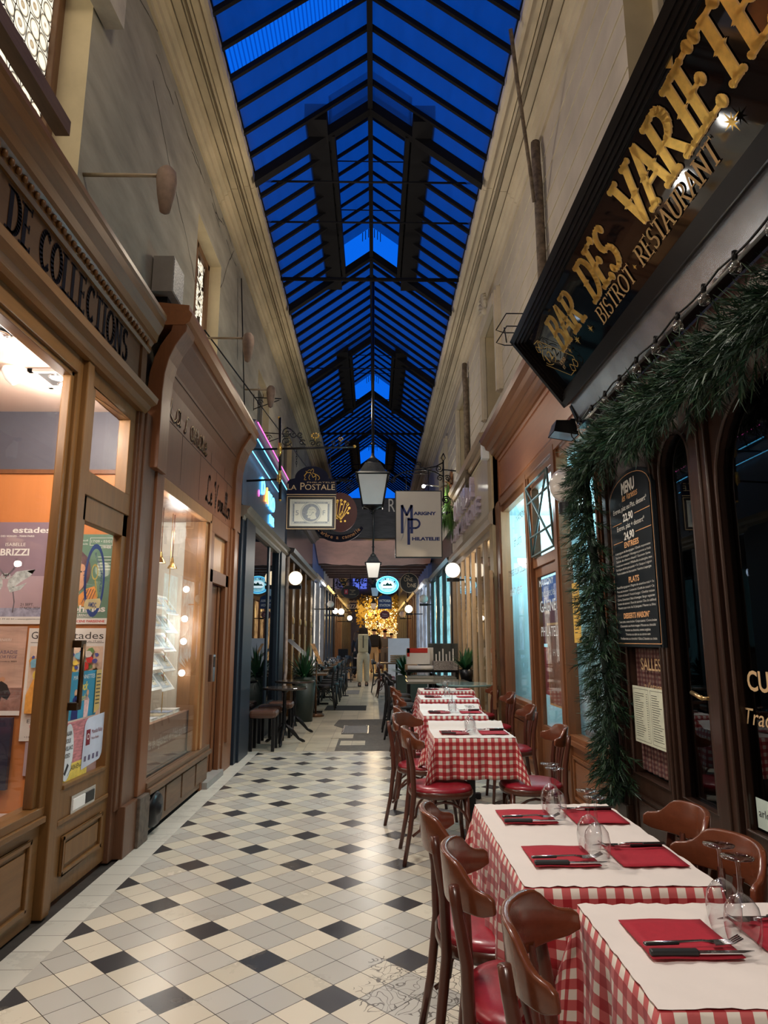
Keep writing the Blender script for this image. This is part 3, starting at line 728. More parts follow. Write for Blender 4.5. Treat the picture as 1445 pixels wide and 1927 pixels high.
def spot(cx, cy, rz, on):
    t = thing('ceiling_spot', 'square recessed twin spotlight ' + ('glowing bright nearest the door glass' if on else 'mostly unlit in the shop ceiling, left of the bright one'), 'spotlight', (cx, cy, 3.018), rz)
    m = MB(); s = .15; m.box(-s, s, -s, -s+.03, -.02, 0); m.box(-s, s, s-.03, s, -.02, 0); m.box(-s, -s+.03, -s, s, -.02, 0); m.box(s-.03, s, -s, s, -.02, 0); part(m, 'frame', M('spot_frame', (.35, .30, .28), .5), t)
    part(MB().box(-s+.03, s-.03, -s+.03, s-.03, -.006, -.001), 'recess', black_m, t)
    for k in (-1, 1):
        if not on and k < 0: continue
        part(MB().lathe([(.0, -.014), (.05, -.014), (.058, -.024), (.05, -.03)], (0, k*.062, 0), 20, None), 'lamp_ring', chrome, t)
        part(MB().lathe([(0, -.026), (.046 if on else .02, -.026)], (0, k*.062, 0), 20), 'lamp_face', E('spot_white', (1, .97, .92), 14), t)
spot(-1.98, 4.08, 0, True); spot(-2.02, 3.35, 0, False)
t = thing('motion_sensor', 'small white domed sensor on the pink shop ceiling', 'sensor', (-2.22, 3.95, 3.02))
part(MB().lathe([(.065, 0), (.07, -.02), (.045, -.07), (.012, -.10), (0, -.105)], (0, 0, 0), 16), 'dome', white_m, t)

# ---- posters pinned to the display wall (each a thin sheet of its own)
WY = 4.738
def sheet(name, label, x0, x1, z0, z1, bg, y=WY, cat='poster', group=None):
    mb = MB(); mb.box(x0, x1, y-.002, y, z0, z1, bg)
    f = FR(mb, (x0, y-.002, z0), (1, 0, 0), (0, 0, 1), (0, -1, 0))
    return mb, f, x1-x0, z1-z0
def done(mb, name, label, cat='poster', group=None): return tag(mb.build(name, None), label, cat, group)
ink = M('ink_black', (.02, .02, .025), .6); paper = M('paper_white', (.82, .80, .76), .6, vary=.02)
mb, f, W, H = sheet('poster', '', -2.96, -2.264, 1.49, 2.20, M('mauve_print', (.27, .19, .24), .5, vary=.1, scale=2))
f.rect(0, 0, W, .05, paper); f.rect(0, .05, W, .11, M('pale_blue_print', (.35, .36, .48), .6, vary=.3, scale=30))
f.rect(0, .11, W, .33, M('mauve_light_print', (.45, .33, .37), .5, vary=.1, scale=2)); f.up()
f.text('Galerie', W-.385, .635, .042, paper, .20, 'r'); f.text('estades', W-.02, .635, .042, paper, .265, 'r', bold=.02)
f.text('17 PLACE DES VOSGES - 75004 PARIS', W-.13, .605, .012, paper, .32, 'r', bold=.02)
f.text('ISABELLE', W-.255, .54, .024, paper, .14, 'c'); f.text('BRIZZI', W-.255, .475, .048, paper, .20, 'c', bold=.03)
silver = M('silver_print', (.45, .50, .50), .5, vary=.35, scale=40); sil2 = M('dark_silver_print', (.16, .14, .17), .5, vary=.3, scale=30)
for s_ in (-1, 1):
    cx = W-.30
    f.poly([(cx+s_*.02, .30), (cx+s_*.07, .36), (cx+s_*.13, .37), (cx+s_*.20, .375), (cx+s_*.17, .33), (cx+s_*.11, .29), (cx+s_*.06, .25), (cx+s_*.015, .255)], silver)
    f.poly([(cx+s_*.02, .25), (cx+s_*.09, .26), (cx+s_*.15, .285), (cx+s_*.11, .235), (cx+s_*.04, .215)], silver)
    f.poly([(cx+s_*.14, .365), (cx+s_*.20, .375), (cx+s_*.18, .345)], sil2)
    f.line([(cx+s_*.06, .22), (cx+s_*.075, .15), (cx+s_*.07, .08)], .008, sil2)
    f.line([(cx+s_*.005, .33), (cx+s_*.05, .38), (cx+s_*.07, .42), (cx+s_*.062, .45)], .011, sil2)
    f.ring(cx+s_*.012, .33, .02, .008, silver)
f.text('21 SEPT.', W-.18, .125, .018, ink, .09); f.text('17 NOV. 2024', W-.18, .10, .018, ink, .135)
f.text('+33 (0)1 42 77 00 01 - www.galerie.com', W-.02, .03, .009, ink, .4, 'r')
done(mb, 'poster', 'mauve gallery poster with two silver wading birds, top left of the display wall')
mb, f, W, H = sheet('poster', '', -2.245, -1.828, 1.49, 2.115, M('green_print', (.12, .24, .17), .5, vary=.12, scale=4))
f.rect(0, 0, W, .04, paper); f.up()
f.text("THEATRE DE LA SCENE PARISIENNE", .01, .012, .016, M('red_ink', (.6, .03, .03), .5), W-.04, bold=.03)
skin = M('print_skin', (.66, .36, .22), .55, vary=.15, scale=12); hairp = M('print_hair', (.11, .055, .07), .5, vary=.4, scale=14); orangep = M('print_orange', (.75, .30, .07), .5, vary=.2, scale=12)
f.disc(.17, .36, .095, hairp, .14); f.up(); f.disc(.165, .33, .072, skin, .115); f.up()
f.poly([(.08, .42), (.10, .49), (.2, .50), (.25, .44), (.25, .40), (.17, .425)], hairp)
for s_ in (-1, 1): f.disc(.165+s_*.03, .36, .012, ink, .006)
f.disc(.165, .283, .022, MATS['red_ink'], .008); f.poly([(.16, .34), (.172, .34), (.176, .305), (.157, .305)], M('print_shade', (.5, .25, .16), .5))
f.poly([(.2, .12), (.3, .12), (.33, .19), (.30, .26), (.24, .24), (.19, .19)], orangep)
f.poly([(.06, .13), (.12, .12), (.17, .16), (.2, .21), (.13, .23), (.07, .2)], skin); f.up()
for i in range(4): f.line([(.22+i*.02, .14), (.26+i*.018, .24)], .005, hairp)
f.text('Dolphines', .03, .085, .045, paper, W-.06, bold=.03); f.text('XAVIER DURRINGER', .11, .052, .018, paper, .18, bold=.02); f.frame(.1, .045, .30, .08, .003, paper)
f.frame(.245, .545, .405, .60, .003, paper); f.text('17/09 • 03/01', .255, .565, .02, paper, .14); f.text('19H00', .33, .525, .018, paper, .065, bold=.02)
f.text('du jeudi', .16, .575, .014, paper, .07); f.text('au dimanche', .15, .55, .014, paper, .08); f.rect(.055, .49, .075, .60, paper); f.up(); f.text('THEATRE', .07, .495, .012, MATS['red_ink'], .1, rot=pi/2)
for i in range(5): f.rect(.31, .46-i*.022, .40, .468-i*.022, M('print_pale', (.5, .6, .5), .5))
done(mb, 'poster', 'green theatre poster with a woman in a dark hat behind the round sticker')
mb, f, W, H = sheet('poster', '', -2.96, -2.38, .885, 1.475, M('sunset_print', (.62, .42, .34), .5, vary=.3, scale=4, stretch=(.6, 1, 3)))
f.rect(0, 0, W, .03, paper); f.rect(0, .03, W, .18, M('brown_print', (.30, .17, .14), .5, vary=.4, scale=14)); f.up()
f.text('GUERNIERI', W-.17, .49, .018, paper, .14, 'c', shear=.2); f.text('CHRISTOPHE ABADIE', W-.05, .405, .024, M('slate_ink', (.14, .12, .22), .5), .34, 'r'); f.text('CORTEGE', W-.05, .375, .02, MATS['slate_ink'], .14, 'r', shear=.2)
f.text('Vernissage 23 novembre 2024', W-.05, .35, .009, ink, .26, 'r')
f.poly([(W-.20, .11), (W-.18, .19), (W-.14, .225), (W-.10, .20), (W-.07, .14), (W-.09, .10), (W-.13, .12), (W-.14, .06), (W-.19, .05)], ink); f.disc(W-.135, .235, .018, skin)
f.poly([(W-.28, .16), (W-.22, .18), (W-.20, .12), (W-.22, .05), (W-.29, .05)], M('pink_print', (.8, .5, .48), .5, vary=.3, scale=30)); f.disc(W-.24, .09, .04, paper)
done(mb, 'poster', 'pink sunset painting poster with a dark cloaked rider, bottom left of the display wall')
mb, f, W, H = sheet('poster', '', -2.365, -1.83, .72, 1.462, paper, WY-.003)
f.text('Galerie', .02, .67, .05, ink, .20); f.text('estades', .225, .67, .05, ink, .285); f.line([(.02, .645), (W-.02, .645)], .003, ink); f.text('du 21 sept au 19 oct', .3, .65, .012, ink, .2)
f.rect(.02, .17, W-.02, .62, M('comic_bg', (.72, .55, .42), .5, vary=.3, scale=9)); f.up()
rg = random.Random(11); pal = [M('cp%d' % i, c, .5, vary=.2, scale=20) for i, c in enumerate([(.75, .04, .04), (.85, .4, .08), (.08, .1, .4), (.9, .75, .55), (.9, .85, .8), (.05, .03, .04), (.2, .45, .6), (.15, .35, .12), (.8, .6, .1)])]
for i in range(130):
    cx, cy = rg.uniform(.05, W-.05), rg.uniform(.20, .59); r = rg.uniform(.012, .045); a0 = rg.uniform(0, 6); f.lift = .0002
    f.poly([(min(W-.022, max(.022, cx+r*rg.uniform(.5, 1)*cos(a0+t*1.1))), min(.618, max(.172, cy+r*rg.uniform(.5, 1)*sin(a0+t*1.1)))) for t in range(6)], rg.choice(pal)); f.up()
f.poly([(.03, .18), (.03, .30), (.07, .40), (.10, .44), (.15, .42), (.15, .34), (.18, .28), (.15, .18)], pal[1]); f.up(); f.disc(.105, .43, .04, pal[8]); f.up(); f.disc(.11, .415, .026, pal[3])
f.lift = .0006; f.k = 60
f.text('EXPOSITION', .06, .12, .024, ink, .26); f.text('DU 21 SEPT AU 19 OCT 2024', .08, .092, .016, pal[0], .26); f.text('17 PLACE DES VOSGES', .10, .05, .014, ink, .22); f.text('+33 (0)1 42 77 00 01', .05, .025, .012, ink, .2)
done(mb, 'poster', 'white bordered gallery poster crowded with comic figures, behind the door handle')
mb, f, W, H = sheet('poster', '', -2.32, -1.81, .50, .715, M('grey_pink_print', (.48, .38, .42), .5, vary=.15, scale=3), WY)
f.text('MUSEE', .1, .13, .05, paper, .26); f.poly([(.06, .04), (.12, .045), (.12, .10), (.065, .09)], M('blue_box_print', (.02, .06, .15), .5)); f.poly([(.03, .02), (.18, .03), (.16, .0), (.05, .0)], M('grey_print', (.3, .26, .28), .5))
done(mb, 'poster', 'grey pink poster with a white M above a small dark blue box')
mb = MB(); mb.box(-2.99, -2.40, WY-.05, WY-.02, .42, .875, M('navy_panel', (.03, .035, .07), .35)); tag(mb.build('navy_board', None), 'plain navy board leaning below the sunset poster', 'board')
# stickers and cards on the door glass
GX = XF-.029
def glass_item(y0, y1, z0, z1, bg):
    mb = MB(); 
    if bg: mb.box(GX, GX+.001, y0, y1, z0, z1, bg)
    return mb, FR(mb, (GX+.0012, y0, z0), (0, 1, 0), (0, 0, 1), (1, 0, 0))
mb, f = glass_item(4.03, 4.30, 1.52, 1.97, None); navy = M('navy_sticker', (.01, .02, .16), .4); f.ring(.17, .225, .155, .03, navy, .225, 40)
f.text('MAISON', .075, .12, .035, navy, .16, rot=1.9); f.text('de collections', .14, .385, .03, navy, .20, rot=-.75); f.text('DEPUIS', .255, .28, .03, navy, .12, rot=-1.6)
f.ring(.165, .275, .05, .012, MATS['gold_leaf'], .05); f.line([(.18, .22), (.225, .13)], .022, MATS['gold_leaf']); f.up(); f.poly([(.05, .04), (.27, .06), (.29, .10), (.27, .12), (.06, .10), (.04, .07)], gold_flat); f.up(); f.text('AMDC', .10, .06, .03, navy, .12, bold=.02)
done(mb, 'door_sticker', 'oval blue ringed sticker with magnifying glass and gold AMDC ribbon', 'sticker')
mb, f = glass_item(3.99, 4.37, .93, 1.20, M('blue_card', (.03, .26, .42), .5, vary=.15, scale=5))
f.text('Rock', .10, .16, .05, pal[8], .14, shear=.3, bold=.03); f.text('Comedies', .07, .10, .04, pal[8], .18, shear=.3); f.text('MARIONNETTES', .03, .225, .025, paper, .3)
f.poly([(.03, 0), (.12, 0), (.11, .1), (.08, .14), (.04, .12)], navy); f.disc(.075, .15, .02, skin); f.poly([(.2, 0), (.26, 0), (.27, .1), (.23, .13), (.2, .1)], MATS['pink_print']); f.disc(.24, .14, .018, skin)
f.k = 8; f.poly([(.34, .01), (.42, .03), (.42, .27), (.34, .27)], M('ochre_card', (.55, .38, .12), .6)); f.up()
for i in range(9): f.rect(.35, .24-i*.022, .41, .246-i*.022, ink)
done(mb, 'show_flyer', 'blue puppet show flyer with an ochre card beside it on the door glass', 'flyer')
mb, f = glass_item(3.94, 4.30, .60, .92, M('pink_stack_print', (.55, .20, .22), .5, vary=.4, scale=16, stretch=(1, 1, 6)))
f.rect(0, 0, .36, .09, pal[8]); f.up(); f.text('LA MAIN-EN-UN', .06, .05, .03, ink, .26)
done(mb, 'show_flyer', 'pink and yellow flyer at the bottom of the door glass', 'flyer')
mb = MB(); f = FR(mb, (GX+.004, 3.93, .60), (0, 1, 0), (0, 0, 1), (1, 0, 0)); f.disc(.08, .16, .075, M('sticker_white', (.72, .78, .82), .4), .155); f.up()
for i, s_ in enumerate(('MAGASIN', 'SOUS', 'SURVEILLANCE', 'VIDEO')): f.text(s_, .08, .25-i*.04, .024, ink, (.08, .06, .13, .07)[i], 'c', bold=.02)
f.poly([(.05, .05), (.09, .10), (.11, .085), (.07, .035)], ink); f.line([(.1, .03), (.14, .06), (.14, .1)], .004, ink)
done(mb, 'door_sticker', 'oval white video surveillance sticker at the lower left of the door glass', 'sticker')
mb = MB(); f = FR(mb, (GX+.004, 4.21, .63), (0, 1, 0), (0, 0, 1), (1, 0, 0))
pts = arc(.07, .23, .06, 180, 90, 6)+[(.30, .30), (.30, .08)]+arc(.24, .08, .06, 0, -90, 6)+[(.0, .0)]
f.poly([(a, b) for a, b in pts], M('lilac_sticker', (.62, .68, .82), .4)); f.up(); f.rect(.04, .13, .10, .22, M('maroon_logo', (.2, .01, .03), .4)); f.up(); f.ring(.07, .18, .018, .006, paper); f.text('Mondial Relay', .12, .19, .026, MATS['maroon_logo'], .16); f.text('Point Relais', .12, .155, .016, MATS['maroon_logo'], .11)
for i in range(4): f.rect(.03+i*.06, .04, .06+i*.06, .07, MATS['slate_ink'])
done(mb, 'door_sticker', 'pale lilac parcel relay sticker at the lower right of the door glass', 'sticker')
# blue cloth on the window floor
mb = MB(); nx, ny = 16, 12; rg = random.Random(5)
H_ = [[.50+.10*abs(sin(i*.9+j*.5))*rg.uniform(.5, 1)*sin(pi*(j+.5)/(ny+1))*sin(pi*(i+.5)/(nx+1))+.012 for j in range(ny+1)] for i in range(nx+1)]
vs = [(-2.35+.5*i/nx, 3.0+.55*j/ny, H_[i][j]) for i in range(nx+1) for j in range(ny+1)]
mb.mesh(vs, [(i*(ny+1)+j, (i+1)*(ny+1)+j, (i+1)*(ny+1)+j+1, i*(ny+1)+j+1) for i in range(nx) for j in range(ny)], None, True)
tag(mb.build('blue_cloth', M('blue_cloth', (.07, .12, .30), .8, vary=.3, scale=30)), 'crumpled blue cloth lying at the bottom of the shop window', 'cloth')
MB().box(-2.6, XF-.1, 1.4, 3.75, .46, .50).build('window_shelf', M('shelf_print', (.5, .42, .42), .5), sf)

# ================================================================== left side: stamp shop
XG = -1.62
s2 = shopfront('shopfront', 'curved wooden front of the stamp shop with carved script lettering, beside the lit display')
m = MB(); m.box(XG-.12, XG, 4.93, 5.10, .32, 2.62); m.box(XG-.12, XG+.03, 4.91, 5.12, 0, .32, M('worn_grey_wood', (.10, .075, .055), .6, vary=.5, scale=20)); m.build('pilaster', wood_redz, s2, bevel=.006)
m = MB(); m.box(XG-.1, XG-.005, 5.10, 6.95, .03, .30); m.box(XG-.1, XG+.035, 5.10, 6.95, .30, .34); m.box(XG-.1, XG+.01, 5.10, 6.95, .34, .38)
for i in range(4): m.box(XG-.005, XG+.008, 5.14+i*.45, 5.55+i*.45, .08, .27)
m.build('stall_riser', WOOD('old_brown_riser', (.14, .075, .038), .5, 'Y', .35, .1), s2, bevel=.004)
m = MB(); m.box(XG-.06, XG, 5.10, 6.66, 2.52, 2.62); m.box(XG-.08, XG-.01, 5.10, 5.13, .38, 2.52); m.box(XG-.08, XG, 6.60, 6.68, .38, 2.55); m.box(XG-.10, XG-.02, 6.52, 6.60, .38, 2.52); m.build('window_frame', WOOD('honey_frame', (.34, .16, .06), .35, 'Z', .25, .2), s2, bevel=.004)
MB().box(XG-.04, XG-.035, 5.12, 6.6, .38, 2.53).build('window_pane', glass, s2)
m = MB(); m.box(XG-.05, XG, 6.68, 7.52, 2.45, 2.62); m.box(XG-.05, XG, 6.68, 7.52, 1.95, 2.08); m.box(XG-.05, XG, 6.68, 6.80, 0, 2.45); m.box(XG-.05, XG, 7.40, 7.52, 0, 2.45); m.box(XG-.05, XG-.03, 6.8, 7.4, 2.08, 2.45, WOOD('honey_panel', (.42, .20, .08), .4, 'Z', .2))
m.build('door_case', wood_redz, s2, bevel=.004)
d = MB(); d.box(XG-.12, XG-.07, 6.82, 7.40, .05, 1.95); d.box(XG-.07, XG-.055, 6.82, 6.92, .05, 1.95); d.box(XG-.07, XG-.055, 7.3, 7.40, .05, 1.95); dd = d.build('shop_door', wood_redz, s2, bevel=.004)
m = MB(); m.box(XG-.02, XG+.03, 6.86, 6.95, .98, 1.24, chrome); m.box(XG-.02, XG+.035, 6.88, 6.93, 1.12, 1.22, black_m); m.build('door_lock', chrome, dd)
MB().box(XG-.1, XG+.05, 6.75, 7.45, 0, .06).build('doorstep', M('stone_step', (.3, .29, .27), .6), s2)
m = MB(); m.box(XG-.10, XG+.015, 7.52, 7.95, 0, 2.62); m.box(XG-.10, XG+.04, 7.60, 7.72, .3, 2.62); m.build('pilaster', wood_redz, s2, bevel=.006)
# fascia: flat board that sweeps outward at the top
cur = [(XG+.0, 2.62), (XG, 2.95), (XG, 3.2), (XG+.01, 3.35), (XG+.035, 3.47), (XG+.075, 3.57), (XG+.12, 3.645), (XG+.15, 3.69), (XG+.16, 3.74)]
def off(c, d): return [(a-d, b) for a, b in c]
mb = MB(); n = len(cur); y0, y1 = 5.02, 7.55
mb.extr(cur+off(cur, .06)[::-1], y0, y1); fas = mb.build('fascia', WOOD('carved_red_wood', (.145, .046, .016), .5, 'Z', .16, .03), s2)
for (a, b) in ((4.80, 5.02), (7.55, 7.90)):
    mb = MB(); c2 = [(p+.035, q) for p, q in cur]; mb.extr(c2+off(cur, .08)[::-1], a, b)
    mb.build('scroll_bracket', wood_redz, s2, bevel=.006)
mb = MB(); mb.extr([(XG-.10, 3.74), (XG+.17, 3.74), (XG+.21, 3.77), (XG+.225, 3.83), (XG+.20, 3.86), (XG+.20, 3.90), (XG-.10, 3.93)], 4.8, 7.85); mb.build('fascia_cornice', WOOD('orange_moulding', (.26, .10, .034), .4, 'Y', .2, .1), s2)
jm = M('joint_dark', (.05, .02, .012), .7); mb = MB()
for (z, a, b) in ((3.08, 5.05, 7.5), (3.44, 5.05, 7.5)): 
    x = XG+.001 if z < 3.2 else XG+.032; mb.box(x-.01, x+.0015, a, b, z, z+.006)
for (y, a, b) in ((5.5, 2.65, 3.08), (6.1, 2.65, 3.08), (6.75, 2.65, 3.08), (7.25, 2.65, 3.08), (5.8, 3.08, 3.34), (6.5, 3.08, 3.34), (7.1, 3.08, 3.34)): mb.box(XG-.01, XG+.0015, y, y+.006, a, b)
mb.build('board_joints', jm, fas)
def script_word(f, strokes, a, b, s, w, m):
    for st in strokes: f.line([(a+p[0]*s, b+p[1]*s) for p in st], w, m)
def smooth(pts, k=6):
    out = []
    for i in range(len(pts)-1):
        p0 = pts[max(i-1, 0)]; p1 = pts[i]; p2 = pts[i+1]; p3 = pts[min(i+2, len(pts)-1)]
        for t in range(k):
            t /= k; out.append(tuple(.5*(2*p1[j]+(p2[j]-p0[j])*t+(2*p0[j]-5*p1[j]+4*p2[j]-p3[j])*t*t+(3*p1[j]-p0[j]-3*p2[j]+p3[j])*t**3) for j in (0, 1)))
    return out+[pts[-1]]
SCR = {
 'L': (.75, [[(.55,.85),(.62,.98),(.45,1.0),(.32,.8),(.28,.4),(.15,.05),(.02,.05),(.08,.16),(.3,.05),(.6,-.02),(.75,.08)]]),
 'P': (.7, [[(.1,.02),(.2,.05),(.3,.5),(.38,.95)], [(.1,.6),(.1,.85),(.35,1.02),(.62,.95),(.66,.75),(.5,.55),(.3,.5)]]),
 'V': (.7, [[(.02,.8),(.12,.98),(.22,.9),(.25,.4),(.28,.0),(.45,.45),(.62,.9),(.72,.98)]]),
 'S': (.6, [[(.5,.85),(.4,1.0),(.22,.9),(.22,.7),(.42,.45),(.4,.15),(.2,0),(.05,.12)]]),
 'a': (.38, [[(.32,.38),(.15,.42),(.04,.2),(.12,.0),(.28,.1),(.32,.4),(.3,.08),(.4,.03)]]),
 'o': (.34, [[(.2,.42),(.05,.3),(.06,.06),(.2,.0),(.3,.2),(.22,.42),(.36,.36)]]),
 's': (.3, [[(.02,.05),(.2,.45),(.24,.2),(.16,.0),(.04,.06)]]), 't': (.28, [[(.16,.8),(.1,.2),(.16,0),(.28,.06)], [(.0,.52),(.3,.55)]]),
 'l': (.26, [[(.02,.1),(.2,.7),(.2,.98),(.1,.9),(.08,.2),(.15,0),(.27,.06)]]), 'e': (.32, [[(.04,.2),(.24,.25),(.2,.42),(.06,.3),(.08,.03),(.2,.0),(.33,.1)]]),
 'r': (.28, [[(.02,.1),(.08,.42),(.2,.38),(.16,.1),(.28,.05)]]), 'm': (.5, [[(.04,.0),(.08,.42),(.1,.1),(.2,.42),(.22,.02),(.24,.3),(.36,.42),(.38,.05),(.5,.05)]]),
 'i': (.2, [[(.08,.42),(.06,.08),(.12,0),(.2,.06)]]), ' ': (.3, [])}
def script(f, t, a, b, h, w, m, W=None):
    tot = sum(SCR[c][0] for c in t); k = (W/tot) if W else h; x = 0
    for c in t:
        adv, sts = SCR[c]
        for st in sts: f.line([(a+(x+p[0])*k, b+p[1]*h) for p in smooth(st, 4)], w, m)
        x += adv
carve = M('carved_dark', (.045, .018, .010), .5); carve2 = M('carved_gilt', (.45, .25, .09), .4, .3)
mb = MB(); f = FR(mb, (XG+.004, 5.06, 3.12), (0, 1, 0), (0, 0, 1), (1, 0, 0)); script(f, 'La Postale', .0, 0, .30, .030, carve, 1.25); f.up(); script(f, 'La Postale', -.008, .004, .30, .009, carve2, 1.25)
f = FR(mb, (XG+.001, 6.35, 2.70), (0, 1, 0), (0, 0, 1), (1, 0, 0)); 0; script(f, 'Le Vermillor', .0, 0, .26, .026, carve, 1.1)
mb.build('lettering', carve, fas, label='carved script lettering')
# display room behind the glass
w3 = struct('wall_stamp_shop')
m = MB(); m.box(-2.40, -2.36, 4.95, 6.62, 0, 2.55, M('cream_display', (.62, .57, .49), .7, vary=.03)); m.box(-2.4, XG-.24, 6.62, 6.66, 0, 2.55, MATS['cream_display']); m.box(XG-.24, XG-.08, 6.60, 6.66, 0, 2.55, WOOD('honey_side', (.33, .17, .08), .45, 'Z', .2)); m.box(-2.4, XG-.12, 4.93, 4.95, 0, 2.55, MATS['cream_display'])
m.box(-2.4, XG-.06, 4.95, 6.62, 2.53, 2.56, wood_redz); m.box(-2.4, XG-.06, 4.95, 6.62, .36, .38, wood_redz)
m.build('display_wall', MATS['cream_display'], w3)
m = MB(); m.box(XG-.16, XG-.11, 5.12, 6.60, .39, .74); rl = m.build('printed_board', M('brown_board', (.26, .14, .09), .4, vary=.05), s2)
mb = MB(); f = FR(mb, (XG-.1095, 5.2, .5), (0, 1, 0), (0, 0, 1), (1, 0, 0)); f.text('Possibilite de reglement en 4 fois sans frais', 0, .05, .085, M('pale_script', (.5, .42, .36), .5), 1.34, shear=.25, bold=.01); mb.build('lettering', None, rl)
MB().box(-2.36, XG-.16, 4.95, 6.6, .70, .73).build('display_shelf', M('shelf_white', (.7, .66, .6), .5), s2)
# framed letter sheets: rows tilted back, hung on brass wires
frame_m = M('frame_white', (.80, .80, .76), .5, vary=.02); env = [M('envelope_%s' % n_, c, .6, vary=.05, scale=12) for n_, c in (('blue', (.50, .56, .62)), ('cream', (.70, .64, .50)), ('pale', (.66, .66, .64)))]
k_ = 0; PN = None
rows = [(1.70, 5.62, 2), (1.535, 5.62, 2), (1.37, 5.62, 2), (1.205, 5.62, 2), (1.04, 5.62, 2)]
def letter(loc, rz, lab, e):
    t = thing('framed_letter', lab, 'framed letter', loc, rz, 'framed letters in the stamp shop window')
    T = Matrix.Rotation(math.radians(-38), 4, 'X')
    mb = MB(); mb.box(-.175, .175, -.006, .0, -.105, .105, None, T); part(mb, 'mount', frame_m, t)
    mb = MB(); mb.box(-.14, .14, -.009, -.006, -.078, .078, e, T); mb.box(-.095, -.02, -.0105, -.009, -.05, .05, env[2], T); mb.box(.0, .10, -.0105, -.009, -.06, .06, env[1], T); mb.box(.06, .09, -.0115, -.0105, .02, .055, M('stamp_red', (.5, .08, .06), .5), T)
    mb.box(.02, .07, -.0115, -.0105, -.03, -.026, ink, T); mb.box(.02, .08, -.0115, -.0105, -.015, -.011, ink, T); part(mb, 'old_letter', e, t)
    return t
protos = [letter((-1.85, 5.72, 1.72), pi/2, 'white framed old letter in the top row of the display, nearer column', env[0])]
index_kids(protos[0])
names = ['topmost', 'second', 'third', 'fourth', 'lowest']
for r, (z, y, n_) in enumerate(rows):
    for c in range(2):
        if r == 0 and c == 0: continue
        o = dup(protos[0], (-1.85-.02*c, y+.10+c*.42, z-.03*c+.02), pi/2, 'white framed old letter, %s row of the display, %s column' % (names[r], ('nearer', 'farther')[c]))
        o.name = 'framed_letter'
for (y, c) in ((5.74, 0), (6.16, 0)):
    tag(MB().tube([(-1.86, y, .74), (-1.86, y, 2.53)], .004, 6).build('hanging_wire', brass), ('nearer' if y < 5.8 else 'farther')+' brass wire carrying the framed letters', 'wire')
def pendant(y, x, z, lab):
    t = thing('pendant_lamp', lab, 'pendant lamp', (x, y, z), 0, 'small brass pendants in the stamp shop window')
    part(MB().tube([(0, 0, .06), (0, 0, 2.53-z)], .005, 6), 'cord', M('copper_cord', (.35, .15, .07), .4, .6), t)
    part(MB().lathe([(.008, .10), (.014, .06), (.02, .04), (.035, .02), (.045, 0)], (0, 0, 0), 16), 'shade', brass, t)
    part(MB().lathe([(0, .006), (.036, .006)], (0, 0, 0), 16), 'bulb', E('warm_bulb', (1, .85, .6), 8), t)
pendant(5.32, -1.86, 2.06, 'small brass pendant lamp nearest the front edge of the display'); pendant(5.62, -1.9, 2.22, 'small brass pendant lamp hung highest of the four')
pendant(5.88, -1.86, 2.04, 'small brass pendant lamp third along the display ceiling'); pendant(6.22, -1.86, 2.03, 'small brass pendant lamp farthest along the display ceiling')
for i, z in enumerate((1.86, 1.58, 1.37, 1.08)):
    t = thing('display_spot', 'small chrome spotlight on the side panel, %s of the four' % ('highest', 'second', 'third', 'lowest')[i], 'spotlight', (-1.80, 6.60, z), 0, 'spotlights at the side of the stamp display')
    part(MB().tube([(0, 0, 0), (0, -.06, 0)], .008, 8), 'arm', chrome, t); part(MB().ball((0, -.085, 0), .030, 12), 'bulb', E('display_bulb', (1, .93, .8), 14), t)
rg = random.Random(4)
covers = [M('cover_%d' % i, c, .5) for i, c in enumerate([(.5, .08, .1), (.15, .2, .45), (.7, .7, .72), (.6, .5, .35), (.4, .45, .6), (.75, .72, .68)])]
cn = ['red', 'blue', 'light grey', 'tan', 'slate', 'white']
for i in range(6):
    y = 5.25+i*.22; mb = MB(); mb.box(-1.98, -1.80, y, y+.16, .731, .745+.004*i, M('pages', (.8, .77, .7), .7)); mb.box(-1.985, -1.795, y-.003, y+.163, .745+.004*i, .748+.004*i, covers[i])
    tag(mb.build('stamp_album', None), '%s covered album lying flat on the display shelf below the letters' % cn[i], 'book', 'albums on the stamp shop shelf')
# cast iron wheel guard at the foot of the pilaster
t = thing('wheel_guard', 'round black cast iron boss at the foot of the stamp shop window', 'iron boss')
MB().lathe([(0, .07), (.03, .065), (.05, .04), (.10, .05), (.125, .02), (.13, 0)], (XG+.0, 5.28, .17), 20, None, True, 'X').build('boss', iron, t)
# ================================================================== right side: bistro front
XB = 1.66
bi = shopfront('shopfront', 'dark brown bistro front of arched glass leaves under the black gilt sign')
def rail(mb, a, b, c, d, m=None, x0=XB, t=.07): mb.box(x0, x0+t, a, b, c, d, m)
